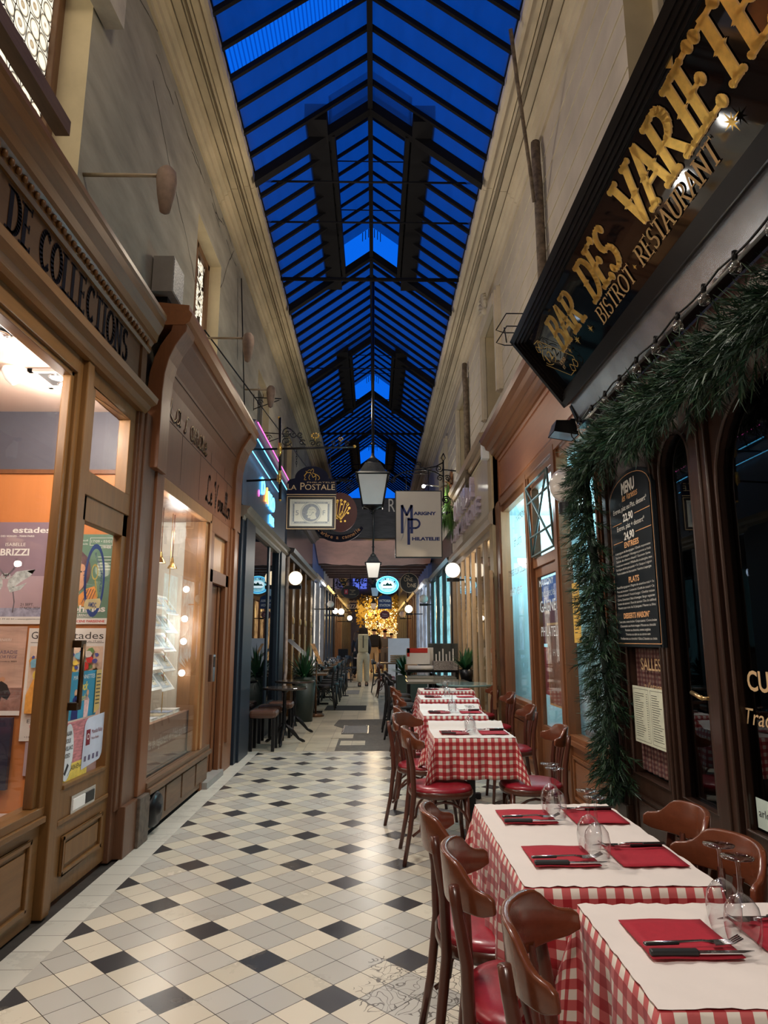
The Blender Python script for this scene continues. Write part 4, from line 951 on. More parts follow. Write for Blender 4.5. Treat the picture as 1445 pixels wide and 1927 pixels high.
# leaves: (y0, y1, z sill, z top of glass, kind)
def arch_leaf(y0, y1, zs, zt, st, top, withglass, name):
    """frame of a glazed leaf whose opening ends in an arch; st = stile width"""
    mb = MB(); a, b = y0+st, y1-st; r = (b-a)/2; cy = (a+b)/2; zc = zt-r*1.0
    rail(mb, y0, a, .0, top); rail(mb, b, y1, .0, top); rail(mb, a, b, .0, zs)
    n = 14
    for i in range(n):
        t0, t1 = pi*i/n, pi*(i+1)/n
        p = [(cy+r*cos(t0), zc+r*sin(t0)), (cy+r*cos(t1), zc+r*sin(t1))]
        vs = []
        for x in (XB, XB+.07): vs += [(x, p[0][0], p[0][1]), (x, p[1][0], p[1][1]), (x, p[1][0], top), (x, p[0][0], top)]
        mb.mesh(vs, [(0,1,2,3),(4,7,6,5),(0,4,5,1),(2,6,7,3)])
    # bead around the opening
    pts = [(XB-.006, a, zs)]+[(XB-.006, a, zc)]+[(XB-.006, cy-r*cos(pi*i/12), zc+r*sin(pi*i/12)) for i in range(1, 12)]+[(XB-.006, b, zc), (XB-.006, b, zs)]
    mb.tube(pts, .012, 6, None, True)
    # lower panel
    panel(mb, XB, -1, y0+.01, y1-.01, .05, zs-.05, .06, .014)
    o = mb.build(name, wood_dark, bi, bevel=.003)
    if withglass:
        MB().box(XB+.03, XB+.036, a-.01, b+.01, zs-.01, zt+.02).build('glass_pane', glass_dark, o)
    return o, a, b
posts = [4.64, 3.72, 3.16, 2.36, 1.5]
o1, a1, b1 = arch_leaf(3.88, 4.56, .56, 2.42, .07, 2.72, False, 'menu_leaf')
o2, a2, b2 = arch_leaf(3.38, 3.82, .56, 2.52, .03, 2.72, True, 'glazed_door')
o3, a3, b3 = arch_leaf(2.30, 3.20, .56, 2.52, .04, 2.72, True, 'glazed_leaf')
o4, a4, b4 = arch_leaf(1.4, 2.22, .56, 2.50, .08, 2.72, True, 'glazed_leaf')
for (y0, y1) in ((4.56, 4.72), (3.82, 3.88), (3.20, 3.38), (2.22, 2.30)):
    mb = MB(); mb.box(XB-.03, XB+.08, y0, y1, 0, 2.71); w = (y1-y0)
    mb.box(XB-.045, XB+.0, y0+w*.25, y1-w*.25,   .35, 2.71); mb.box(XB-.05, XB+.0, y0-.01, y1+.01, 0, .35)
    mb.build('post', wood_dark, bi, bevel=.008)
mb = MB(); mb.box(XB-.05, XB+.12, 1.2, 4.86, 2.70, 2.76); mb.box(XB-.07, XB+.12, 1.2, 4.86, 2.76, 2.94); mb.build('lintel_beam', WOOD('plum_beam', (.055, .022, .018), .4, 'Y', .35, .3), bi, bevel=.008)
mb = MB(); mb.tube([(XB-.05, 3.40, 1.10), (XB-.05, 3.51, 1.12)], .011, 8); mb.box(XB-.012, XB, 3.385, 3.41, .90, 1.22); mb.tube([(XB-.05, 3.40, 1.10), (XB, 3.40, 1.10)], .009, 8); mb.build('door_handle', M('aged_brass', (.55, .38, .18), .3, .9), o2)
# gingham curtain behind the lower glass of the menu leaf
def gingham(name, period, uvx, cols, rough=.75):
    m, nt, bs = _nt(name)
    src = node(nt, 'ShaderNodeUVMap').outputs[0] if uvx == 'uv' else objco(nt)
    sp = node(nt, 'ShaderNodeSeparateXYZ'); nt.links.new(src, sp.inputs[0])
    i, j = (0, 1) if uvx in ('uv', 'xy') else (1, 2)
    a = mth(nt, 'LESS_THAN', mth(nt, 'FRACT', mth(nt, 'ADD', mth(nt, 'DIVIDE', sp.outputs[i], period), 50)), .5)
    b = mth(nt, 'LESS_THAN', mth(nt, 'FRACT', mth(nt, 'ADD', mth(nt, 'DIVIDE', sp.outputs[j], period), 50)), .5)
    s = mth(nt, 'ADD', a, b); c = mixc(nt, mth(nt, 'GREATER_THAN', s, .5), cols[0], cols[1]); c = mixc(nt, mth(nt, 'GREATER_THAN', s, 1.5), c, cols[2])
    nt.links.new(c, bs.inputs['Base Color']); bs.inputs['Roughness'].default_value = rough
    bs.inputs['Sheen Weight'].default_value = .15
    return m
ging = gingham('gingham', .047, 'uv', [(.74, .66, .57), (.50, .085, .085), (.33, .006, .012)])
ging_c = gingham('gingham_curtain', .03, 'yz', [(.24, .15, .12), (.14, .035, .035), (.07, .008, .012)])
mb = MB(); N = 40
vs = []
for i in range(N+1):
    y = 3.93+(4.49-3.93)*i/N; x = XB+.05+.006*sin(i*1.1); vs += [(x, y, .58), (x, y, 1.33)]
mb.mesh(vs, [(2*i, 2*i+2, 2*i+3, 2*i+1) for i in range(N)], None, True); mb.build('gingham_curtain', ging_c, o1)
mb = MB(); mb.box(XB+.025, XB+.03, a1-.01, b1+.01, .55, 1.35); mb.build('glass_pane', glass, o1)
fl_ = M('signwriter_cream', (.62, .42, .22), .5, .1)
def rframe(mb, ytop, z, x): return FR(mb, (x, ytop, z), (0, -1, 0), (0, 0, 1), (-1, 0, 0))
mb = MB(); f = rframe(mb, 4.46, .58, XB+.024)
f.text('SALLES', .12, .62, .075, fl_, .30, bold=.01); f.text("a l'etage", .15, .50, .05, fl_, .26, shear=.3); f.text('Climatisees', .07, .385, .06, fl_, .40, shear=.3)
script_word(f, [smooth([(0,.05),(.3,.2),(.6,.0),(.9,-.1),(1,.05)])], .17, .24, .2, .010, fl_)
mb.build('lettering', fl_, o1, label='cream signwritten lettering')
# posted menu card
mb = MB(); mb.box(XB-.010, XB-.008, 3.90, 4.42, .76, 1.10, M('menu_paper', (.62, .64, .50), .5)); f = rframe(mb, 4.42, .76, XB-.0102)
rg = random.Random(2)
for c in range(2):
    f.frame(.015+c*.26, .015, .245+c*.26, .325, .002, ink)
    for i in range(20): f.rect(.03+c*.26, .295-i*.0135, .03+c*.26+rg.uniform(.08, .15), .298-i*.0135, ink); f.rect(.21+c*.26, .295-i*.0135, .23+c*.26, .298-i*.0135, ink)
tag(mb.build('menu_card', None), 'pale green printed menu card taped on the bistro glass below the blackboard', 'menu')
# black menu board
t = thing('menu_board', 'tall arched black menu board with white lettering beside the garland', 'menu board')
mb = MB(); pr = [(3.82, 1.34), (4.54, 1.34), (4.54, 2.30)]+[(4.18+.36*cos(pi*i/12), 2.30+.15*sin(pi*i/12)) for i in range(1, 12)]+[(3.82, 2.30)]
mb.extr(pr, XB-.045, XB-.018, None, plane='yz'); mb.build('board', M('slate_board', (.008, .012, .016), .4), t)
mb = MB(); f = rframe(mb, 4.54, 1.34, XB-.0456); W = .72
chalk = M('chalk_white', (.70, .68, .62), .6); chor = M('chalk_orange', (.72, .38, .17), .6)
f.line([(W-p+3.82-3.82, q-1.34) for p, q in [(W-(4.54-y)-.0, z) for y, z in []]], .004, chor)
bd = [(.015, .02), (W-.015, .02), (W-.015, .95)]+[(.36+.34*cos(pi*i/12), .95+.135*sin(pi*i/12)) for i in range(1, 12)]+[(.015, .95), (.015, .02)]
f.line(bd, .004, chor)
f.text('MENU', .36, .975, .075, chalk, .22, 'c', bold=.04); f.text('les Varietes', .38, .925, .05, chor, .26, 'c', shear=.3)
f.text('Entree, plat ou Plat, dessert*', .36, .865, .034, chalk, .56, 'c'); f.text('22,90', .33, .795, .05, chalk, .17, 'c', bold=.03); f.rect(.05, .79, .22, .794, chor); f.rect(.44, .815, .68, .819, chor)
f.text('Entree, plat + dessert*', .36, .745, .034, chalk, .46, 'c'); f.text('24,90', .33, .675, .05, chalk, .17, 'c', bold=.03); f.rect(.05, .668, .22, .672, chor); f.rect(.44, .70, .68, .704, chor)
f.text('ENTREES', .36, .625, .036, chor, .24, 'c', bold=.03)
y = .595
for s_ in ('6 escargots de Bourgogne / Oeufs mayonnaise', 'Terrine de campagne / Harengs et pommes a l huile', 'Salade de chevre chaud / Saumon fume', 'Avocat aux crevettes / Millefeuille d aubergine, noix', 'Escalopes de foie gras poele + 7e / Soupe a l oignon', 'Petite assiette de charcuterie / Verrine d asperges'):
    f.text(s_, .36, y, .0155, chalk, .56+.02*(len(s_) % 3), 'c'); y -= .0265
f.text('PLATS', .36, .40, .036, chor, .17, 'c', bold=.03); y = .372
for s_ in ('Boeuf Bourguignon / Magret de canard au miel + 3e', 'Piece du boucher / Carpaccio / Confit de canard + 2e', 'Tartare de boeuf / French burger / Cheddar maison', 'Carres, Camembert / Raie d Auvergne / Burger vegetarien', 'Tartare de saumon / Pave de saumon / Dos de cabillaud', 'Risotto aux noix de St Jacques / Penne au bleu'):
    f.text(s_, .36, y, .0155, chalk, .58+.02*(len(s_) % 3), 'c'); y -= .0265
f.text('DESSERTS MAISON*', .36, .178, .034, chor, .42, 'c', bold=.03); y = .150
for s_ in ('Tarte tatin, creme brulee / Crepe suzette / Creme brulee', 'Cheesecake aux fruits rouges / Mousse au chocolat', 'Fondant au chocolat, creme anglaise', 'Tiramisu au cafe ou au citron vert', 'Profiteroles au chocolat / Glace 2 boules au choix'):
    f.text(s_, .36, y, .0155, chalk, min(.6, .0115*len(s_)), 'c'); y -= .0265
mb.build('lettering', chalk, t, label='white and orange chalk style lettering')
# writing on the second pane
mb = MB(); f = rframe(mb, 3.17, 1.10, XB+.029)
f.text('CUISINE', .05, .06, .09, fl_, .46, bold=.02); f.text('Traditionnelle', .005, -.09, .075, fl_, .66, shear=.3); script_word(f, [smooth([(0,.1),(.2,-.05),(.5,.1),(.9,.25),(1.3,.1)])], .18, -.22, .3, .014, fl_)
mb.build('lettering', fl_, o3, label='cream signwritten lettering')
mb = MB(); mb.box(XB+.026, XB+.028, 3.02, 3.14, .575, .70, M('green_sticker', (.55, .66, .60), .5)); f = rframe(mb, 3.14, .575, XB+.0255); f.text('arlo', .06, .05, .035, ink, .085, 'c')
mb.box(XB+.026, XB+.028, 2.93, 3.01, .575, .69, MATS['pink_print']); tag(mb.build('window_sticker', None), 'pale sticker at the bottom corner of the bistro window', 'sticker')
# room behind the bistro glass
wb = struct('wall_bistro_room')
m = MB(); m.box(3.6, 3.65, -1, 4.8, 0, 3, M('bistro_back', (.05, .035, .03), .6)); m.box(XB+.1, 3.65, 4.78, 4.82, 0, 3.0, MATS['bistro_back']); m.box(XB+.1, 3.65, -1, 4.8, 2.95, 3, MATS['bistro_back']); m.box(XB+.05, 3.65, -1, 4.8, -.02, 0, MATS['bistro_back']); m.box(XB+.05, 3.65, -1.02, -1, 0, 3, MATS['bistro_back'])
m.build('room_shell', MATS['bistro_back'], wb)

# ---- the big gilt sign, leaning out from the wall
bs_ = thing('bistro_sign', 'large black sign of the bar with gilt ornamental lettering leaning over the tables', 'sign')
YE = 4.86; YS = -.4
Bt = Vector((1.10, 0, 3.66)); Bb = Vector((1.47, 0, 3.16))
V = (Bt-Bb).normalized(); Nn = Vector((-V.z, 0, V.x)); Hs = (Bt-Bb).length
black_gl = M('black_gloss_glass', (.004, .004, .006), .04, 0, vary=.02, spec=.6)
def signprof(d0, d1, h0, h1): return [tuple((Bb+V*h+Nn*d)[i] for i in (0, 2)) for h, d in ((h0, d0), (h1, d0), (h1, d1), (h0, d1))]
mb = MB(); mb.extr(signprof(-.03, .0, .0, Hs), YS, YE); mb.build('glass_panel', black_gl, bs_)
for k, (d, h0, w) in enumerate(((.055, -.01, .035), (.045, .025, .022), (.03, .047, .02), (.016, .067, .018))):
    pass
mb = MB()
for (d, h0, w) in ((.06, -.02, .04), (.048, .02, .022), (.034, .042, .02), (.018, .062, .016)):
    mb.extr(signprof(-.03, d, h0, h0+w), YS, YE); mb.extr(signprof(-.03, d, Hs-h0-w, Hs-h0), YS, YE)
    mb.extr(signprof(-.03, d, h0, Hs-h0), YE-h0-w-.02, YE-h0-.02)
mb.build('moulded_frame', M('black_lacquer', (.008, .006, .006), .3, 0, spec=.22), bs_)
mb = MB(); f = FR(mb, Bb+Vector((0, YE, 0)), (0, -1, 0), V, Nn, .0008)
serif_text(f, 'BAR', .455, .262, .215, gold, .21, .075, .03, w=.50, fancy=True, shade=MATS['gold_paint'], slant=.30)
serif_text(f, 'DES', 1.15, .262, .22, gold, .21, .075, .03, w=.46, fancy=True, shade=MATS['gold_paint'], slant=.28)
serif_text(f, 'VARIÉTÉS', 1.84, .275, .235, gold, .21, .075, .03, w=1.36, fancy=True, shade=MATS['gold_paint'], slant=.22)
serif_text(f, 'BISTROT', 1.07, .133, .092, gold_flat, .17, .06, .05, w=.53, slant=.25); serif_text(f, 'RESTAURANT', 1.70, .142, .092, gold_flat, .17, .06, .05, w=.81, slant=.25)
def star(a, b, r):
    for i in range(4):
        t = i*pi/4; rr_ = r if i % 2 == 0 else r*.7
        f.poly([(a+rr_*cos(t), b+rr_*sin(t)), (a+r*.14*cos(t+pi/2), b+r*.14*sin(t+pi/2)), (a-rr_*cos(t), b-rr_*sin(t)), (a-r*.14*cos(t+pi/2), b-r*.14*sin(t+pi/2))], gold); f.up()
star(.93, .185, .034); star(.72, .215, .04); star(.56, .215, .026); star(1.665, .175, .02); star(2.657, .189, .05)
f.lift = .0008
f.text('12', .285, .285, .07, gold, .11, 'c'); f.text('1930', .40, .20, .03, gold_flat, .10, 'c'); f.text('ET', .36, .165, .024, gold_flat, .04, 'c')
for s_ in (0, 1, 2, 3):
    a0 = s_*90+10; f.line(arc(.285, .32, .10, a0, a0+70, 8, .065), .006, gold)
f.line([(.22, .47), (.30, .46), (.56, .17), (.54, .13)], .005, gold); f.line([(.16, .30), (.36, .10), (.45, .10)], .005, gold)
script_word(f, [smooth([(0,.0),(.2,.3),(.5,.1),(.8,.35),(1,.05),(.7,-.1),(.5,.1),(.3,-.15),(0,0)])], .19, .41, .12, .007, gold)
script_word(f, [smooth([(0,.0),(.2,.3),(.5,.1),(.8,.35),(1,.05),(.7,-.1),(.5,.1),(.3,-.15),(0,0)])], .42, .115, .13, .007, gold)
mb.build('lettering', gold, bs_, label='gilt ornamental lettering')
# soffit mirrors under the sign, beam, string of bulbs
mb = MB(); mb.extr([(1.475, 3.13), (1.50, 3.15), (1.575, 2.98), (1.55, 2.97)], YS, YE-.03); mb.build('mirror_band', M('smoky_mirror', (.62, .66, .70), .22, .9, vary=.25, scale=5), bs_)
mb = MB(); mb.extr([(1.44, 3.12), (1.49, 3.16), (1.475, 3.19), (1.42, 3.14)], YS, YE); mb.extr([(1.53, 2.945), (1.585, 2.945), (1.585, 2.985), (1.545, 2.985)], YS, YE); mb.extr([(1.475, 3.12), (1.50, 3.14), (1.585, 2.96), (1.54, 2.95)], YE-.04, YE); mb.build('lower_moulding', MATS['black_lacquer'], bs_)
sb_ = thing('string_of_bulbs', 'string of clear unlit bulbs along the beam under the bistro sign', 'string lights')
pts = []; Y = 4.80
while Y > 1.2: pts.append((1.51, Y, 2.985-.02*abs(sin(Y*7)))); Y -= .06
part(MB().tube(pts, .006, 6), 'cable', iron, sb_)
bulb = PANE('bulb_glass', (.9, .9, .88), .8, .02, .14, 2)
Y = 4.72
while Y > 1.3:
    part(MB().tube([(1.51, Y, 2.985), (1.505, Y, 2.95)], .013, 8), 'socket', iron, sb_)
    part(MB().lathe([(.010, 0), (.020, -.015), (.027, -.04), (.022, -.06), (0, -.068)], (1.505, Y, 2.95), 12), 'bulb', bulb, sb_)
    Y -= .27
# ---- flood light at the sign's far corner
t = thing('floodlight', 'black floodlight on a bracket above the garland corner', 'floodlight', (1.47, 4.95, 3.0)); t.scale = (.72, .72, .72)
part(MB().tube([(.24, -.03, .05), (.05, -.03, .06), (.0, 0, .0)], .014, 8).box(.20, .27, -.05, .0, .0, .12), 'bracket', iron, t)
mb = MB(); mb.mesh([(-.13, -.10, .03), (.07, -.10, .03), (.07, .09, .03), (-.13, .09, .03), (-.17, -.13, -.10), (.09, -.13, -.14), (.09, .12, -.14), (-.17, .12, -.10)], [(0,1,2,3),(0,4,5,1),(1,5,6,2),(2,6,7,3),(3,7,4,0)]); part(mb, 'housing', iron, t)
part(MB().face([(-.16, -.12, -.098), (.08, -.12, -.136), (.08, .11, -.136), (-.16, .11, -.098)]), 'lens', M('lens_grey', (.25, .33, .42), .15), t)
part(MB().tube([(.0, -.1, -.02), (.02, -.12, -.16), (.10, -.1, -.24)], .006, 6), 'cable', iron, t)

# ================================================================== right side: stamp dealer in reddish wood, cyan lit
XW = 1.68
sw = shopfront('shopfront', 'reddish wooden stamp dealer front with cyan lit windows behind the tables, right')
def bx(mb, y0, y1, z0, z1, d=0, t=.08, m=None): mb.box(XW-d, XW+t, y0, y1, z0, z1, m)
mb = MB(); bx(mb, 4.88, 6.02, 0, .52); bx(mb, 4.88, 6.04, .52, .56, .04); bx(mb, 4.88, 6.04, .56, .60, .02); panel(mb, XW, -1, 4.92, 5.98, .02, .5, .07, .02); mb.build('stall_riser', wood_red, sw, bevel=.005)
mb = MB(); bx(mb, 7.20, 8.80, 0, .62); bx(mb, 7.20, 8.80, .62, .67, .05); bx(mb, 7.2, 8.8, .67, .72, .02); panel(mb, XW, -1, 7.3, 8.7, .05, .6, .08, .02); mb.build('stall_riser', wood_red, sw, bevel=.005)
mb = MB()
for (a, b, d) in ((4.86, 4.96, .02), (5.94, 6.10, .03), (7.10, 7.25, .03), (8.62, 8.95, .04)): bx(mb, a, b, 0, 3.16, d)
for p, (a, b, d) in enumerate(((4.86, 4.96, .02), (5.94, 6.10, .03), (7.10, 7.25, .03), (8.62, 8.95, .04))):
    mb = MB(); bx(mb, a, b, 0, 3.16, d); bx(mb, a+.03, b-.03, .3, 3.16, d+.015); mb.build('post', wood_redz, sw, bevel=.006)
mb = MB(); bx(mb, 4.86, 8.95, 3.02, 3.16, .01); bx(mb, 4.86, 8.95, 3.10, 3.20, .04); mb.build('window_head', wood_red, sw, bevel=.005)
mb = MB(); bx(mb, 4.86, 8.95, 3.20, 3.86, .0); 
for (z0, z1, y0, y1) in ((3.26, 3.29, 4.95, 8.8), (3.74, 3.77, 4.95, 8.8), (3.29, 3.74, 8.77, 8.80)): bx(mb, y0, y1, z0, z1, .015)
mb.build('fascia_board', WOOD('fascia_orange', (.34, .12, .05), .45, 'Y', .12, .15), sw)
mb = MB(); mb.extr([(XW+.05, 3.82), (XW-.02, 3.82), (XW-.04, 3.86), (XW-.08, 3.88), (XW-.10, 3.93), (XW-.15, 3.95), (XW-.17, 4.0), (XW-.22, 4.03), (XW-.23, 4.10), (XW+.05, 4.14)], 4.86, 8.95); mb.build('cornice', wood_red, sw)
# door and open transom light
d = MB(); bx(d, 6.10, 6.20, .03, 2.12, -.02, .06); bx(d, 7.02, 7.10, .03, 2.12, -.02, .06); bx(d, 6.20, 7.02, .03, .55, -.02, .06); bx(d, 6.20, 7.02, 2.02, 2.12, -.02, .06); bx(d, 6.10, 7.10, 2.12, 2.22, .0)
dd = d.build('shop_door', wood_redz, sw, bevel=.005); MB().box(XW+.03, XW+.035, 6.2, 7.02, .55, 2.02).build('door_pane', glass, dd)
mb = MB(); bx(mb, 6.10, 7.10, 2.96, 3.04); bx(mb, 6.10, 6.16, 2.22, 3.0); bx(mb, 7.04, 7.10, 2.22, 3.0); mb.build('transom_frame', wood_redz, sw, bevel=.004)
tl_ = MB(); xi0, xi1 = XW-.02, XW-.26   # top light tilted outward
def tp(y, z): return (XW-.02-(z-2.24)/.75*.04, y, z)
gr = M('grey_green_metal', (.10, .14, .13), .5, .3)
for a, b in (((6.16, 2.24), (6.16, 2.98)), ((7.04, 2.24), (7.04, 2.98)), ((6.16, 2.24), (7.04, 2.24)), ((6.16, 2.98), (7.04, 2.98)), ((6.16, 2.24), (7.04, 2.98)), ((7.04, 2.24), (6.16, 2.98)), ((6.16, 2.44), (7.04, 2.44)), ((6.16, 2.80), (7.04, 2.80))): tl_.tube([tp(*a), tp(*b)], .012, 6)
tl_.build('tilted_toplight', gr, sw)
MB().box(XW+.03, XW+.035, 4.96, 5.94, .60, 3.02).build('window_pane', glass, sw); MB().box(XW+.03, XW+.035, 7.25, 8.62, .72, 3.02).build('window_pane', glass, sw)
cyan_w = M('cyan_room', (.62, .78, .80), .7, vary=.06)
w5 = struct('wall_dealer_room'); m = MB(); m.box(2.75, 2.8, 4.88, 8.95, 0, 3.05); m.box(XW+.1, 2.8, 8.90, 8.95, 0, 3.05); m.box(XW+.1, 2.8, 4.86, 4.90, 0, 3.05); m.box(XW+.05, 2.8, 4.88, 8.95, 3.03, 3.06); m.box(XW+.1, 2.8, 6.02, 6.06, 0, 3.0); m.build('room_shell', cyan_w, w5)
MB().box(XW+.08, 2.8, 4.88, 8.95, -.02, 0.0).build('room_floor', M('room_floor', (.12, .10, .09), .5), w5)
def wtxt(mb, s_, ytop, z, h, w, m_, x=XW+.029, **k): FR(mb, (x, ytop, z), (0, -1, 0), (0, 0, 1), (-1, 0, 0)).text(s_, 0, 0, h, m_, w, **k)
brownL = M('brown_letters', (.22, .12, .08), .5); wht = M('white_letters', (.85, .86, .85), .5)
for (s_, y, z, h, w, m_) in (('ACHAT - VENTE', 8.5, 1.92, .09, .7, wht), ('TIMBRES POUR COLLECTION', 8.56, 2.16, .08, 1.2, brownL), ('ET LOTS', 8.15, 2.5, .08, .4, brownL), ('MAISON', 8.0, 2.78, .08, .5, brownL)):
    mb = MB(); wtxt(mb, s_, y, z, h, w, m_); mb.build('window_word', m_, sw)
for (s_, z, h, w) in (('MARIGNY', 1.92, .07, .55), ('GAGNE', 1.66, .12, .6), ('PHILATELIE', 1.42, .10, .72)):
    mb = MB(); wtxt(mb, s_, 6.98, z, h, w, wht); mb.build('door_word', wht, dd)
def panel_thing(name, label, cat, x, y0, y1, z0, z1, m_, extra=None):
    mb = MB(); mb.box(x, x+.03, y0, y1, z0, z1, m_)
    if extra: extra(FR(mb, (x-.0004, y1, z0), (0, -1, 0), (0, 0, 1), (-1, 0, 0)), y1-y0, z1-z0)
    return tag(mb.build(name, None), label, cat)
red_d = M('deep_red', (.30, .02, .03), .5)
panel_thing('display_cabinet', 'red display cabinet behind the far cyan window', 'cabinet', 2.05, 7.3, 8.5, .75, 1.30, red_d, lambda f, w, h: (f.frame(.02, .02, w-.02, h-.02, .02, M('red_trim', (.45, .05, .05), .5)), f.rect(w*.48, .02, w*.52, h-.02, MATS['red_trim'])))
panel_thing('tall_board', 'dark red and blue board with white lettering behind the far cyan window', 'board', 2.02, 7.3, 8.55, 1.34, 2.10, M('maroon_panel', (.12, .01, .03), .5), lambda f, w, h: (f.rect(0, h*.62, w, h, M('blue_panel', (.03, .10, .45), .5)), f.up(), f.text('Second siecle', .1, h*.72, .1, wht, w*.7)))
panel_thing('dark_screen', 'tall dark folding screen behind the near cyan window', 'screen', 2.2, 5.1, 5.92, .3, 1.95, M('screen_dark', (.015, .03, .035), .6))
panel_thing('framed_print', 'tall brown print in a thin gilt frame leaning behind the dealer door glass', 'framed print', 1.76, 6.3, 6.95, .75, 1.55, M('sepia_print', (.25, .12, .08), .6, vary=.4, scale=5), lambda f, w, h: (f.frame(0, 0, w, h, .02, gold_flat), f.text('H U', w*.3, h*.6, .07, paper, w*.35)))
mb = MB(); mb.box(XW+.024, XW+.026, 5.62, 5.82, 1.36, 1.86, M('yellow_paper', (.72, .45, .09), .6)); f = FR(mb, (XW+.0235, 5.82, 1.36), (0, -1, 0), (0, 0, 1), (-1, 0, 0))
for i in range(13): f.rect(.03, .44-i*.03, .03+.13*(.6+.4*abs(sin(i*2.1))), .447-i*.03, ink)
tag(mb.build('notice', None), 'yellow typed notice stuck inside the near cyan window', 'notice')
mb = MB(); f = FR(mb, (XW+.0285, 5.92, 2.0), (0, -1, 0), (0, 0, 1), (-1, 0, 0)); f.ring(.05, .08, .045, .006, wht, .09); f.text('11', .05, .05, .05, wht, .03, 'c'); tag(mb.build('number_sticker', None), 'white oval with the number on the near cyan window', 'sticker')
mb = MB(); wtxt(mb, 'K-BONO', 5.6, 2.60, .05, .5, brownL, x=2.19); wtxt(mb, 'FERNANDEL', 5.75, 2.02, .06, .7, brownL, x=2.19); mb.box(2.2, 2.23, 5.1, 5.9, 1.96, 2.95, M('pale_cyan_board', (.45, .68, .74), .6))
tag(mb.build('lettered_board', None), 'pale cyan lettered board in the upper part of the near window', 'board')
mb = MB(); mb.box(XW+.1, 2.15, 5.0, 5.9, .60, .64, M('shelf_grey', (.2, .2, .22), .5)); mb.build('window_shelf', None, sw)
for i, (y, c) in enumerate(((5.2, 'white'), (5.5, 'black'))):
    mb = MB(); mb.box(XW+.12, XW+.40, y, y+.24, .642, .66, paper if i == 0 else black_m); f = FR(mb, (XW+.12, y, .6603), (1, 0, 0), (0, 1, 0), (0, 0, 1))
    for a in range(4):
        for b in range(4): f.rect(.02+a*.065, .015+b*.055, .07+a*.065, .06+b*.055, MATS['slate_ink'] if i == 0 else paper)
    tag(mb.build('stamp_sheet', None), '%s sheet of stamps lying on the dealer window shelf' % c, 'stamp sheet')
t = thing('globe_lamp', 'large unlit white globe lamp half hidden by the garland', 'globe lamp', tuple(ay_(1068, 913, 5.02)))
part(MB().ball((0, 0, 0), .14, 24), 'globe', M('opal_unlit', (.78, .72, .66), .12, coat=.5, vary=.02), t); part(MB().lathe([(0, -.14), (.075, -.14), (.075, -.22), (0, -.22)], (0, 0, 0), 20, None, False), 'collar', iron, t); part(MB().tube([(0, 0, -.20), (.30, 0, -.20)], .02, 8), 'arm', iron, t)

# ================================================================== right side: cream restaurant
XC = 1.62
cream_w = M('cream_joinery', (.46, .34, .22), .4, vary=.08, coat=.2); cream_l = M('cream_fascia', (.60, .50, .36), .45, vary=.06, coat=.3)
cr = shopfront('shopfront', 'cream painted restaurant front with folding glazed doors and tube lettering')
mb = MB(); mb.box(XC, XC+.1, 8.95, 13.9, 3.04, 4.16); mb.build('fascia_board', cream_l, cr)
MB().box(XC-.03, XC+.1, 8.95, 9.22, 0, 4.16).build('corner_pilaster', M('ochre_cream', (.50, .36, .19), .5), cr, bevel=.008)
mb = MB(); mb.extr([(XC+.05, 4.12), (XC-.04, 4.12), (XC-.06, 4.18), (XC-.12, 4.2), (XC-.14, 4.28), (XC+.05, 4.32)], 9.2, 13.95); mb.build('cornice', cream_w, cr)
mb = MB(); mb.extr([(XC+.02, 3.16), (XC-.02, 3.13), (XC-.07, 3.08), (XC-.09, 2.99), (XC-.06, 2.93), (XC+.02, 2.90)], 8.95, 13.95); mb.build('lower_moulding', cream_w, cr)
for i in range(7):
    a = 9.25+i*.66; mb = MB(); mb.box(XC, XC+.06, a, a+.09, 0, 2.92); mb.box(XC, XC+.06, a+.09, a+.66, 0, .35); mb.box(XC, XC+.06, a+.09, a+.66, 2.82, 2.92); lf = mb.build('door_leaf', cream_w, cr, bevel=.004)
    MB().box(XC+.03, XC+.034, a+.09, a+.66, .35, 2.82).build('leaf_pane', glass, lf)
mb = MB(); mb.box(XC-.01, XC+.09, 13.85, 14.0, 0, 3.0); mb.build('post', cream_w, cr)
w6 = struct('wall_restaurant_room'); m = MB(); m.box(3.2, 3.25, 9, 14, 0, 3); m.box(XC+.1, 3.2, 13.96, 14, 0, 3); m.box(XC+.1, 3.2, 8.96, 9, 0, 3); m.box(XC+.1, 3.2, 9, 14, 2.98, 3.02); m.build('room_shell', M('warm_room', (.5, .40, .26), .7), w6)
tube = M('lilac_tube', (.62, .52, .60), .4, coat=.3)
ls_ = thing('tube_lettering', 'lilac tube letters standing on the cream restaurant fascia', 'sign')
mb = MB(); f = FR(mb, (XC-.0, 13.1, 3.62), (0, -1, 0), (0, 0, 1), (-1, 0, 0)); f.text('CANARD &', 0, .05, .36, tube, 2.5, bold=.03, depth=.06, shear=.15)
mb.build('upper_row', tube, ls_)
mb = MB(); f = FR(mb, (XC-.0, 13.6, 3.30), (0, -1, 0), (0, 0, 1), (-1, 0, 0)); f.text('CHAMPAGNE', 0, 0, .24, tube, 3.6, bold=.02, depth=.06, shear=.15); mb.build('lower_row', tube, ls_)
def globe(name, loc, r, lab, on, dx, col=(1, .86, .66), s=3.0, dark=None):
    t = thing('globe_lamp', lab, 'globe lamp', loc)
    part(MB().ball((0, 0, 0), r, 20), 'globe', E('opal_lit_%d' % on, col, s) if on else MATS['opal_unlit'], t)
    part(MB().box(-.11, .11, -.05, .05, -r-.07, -r-.01).tube([(0, 0, -r-.04), (dx, 0, -r-.04)], .016, 8), 'arm', iron, t); return t
globe('', (1.42, 12.2, 2.63), .135, 'round lit white globe lamp on the cream restaurant front', 1, .2, s=2.2)
t = thing('security_camera', 'small white security camera on the corner of the cream fascia', 'camera', (1.56, 9.1, 3.98))
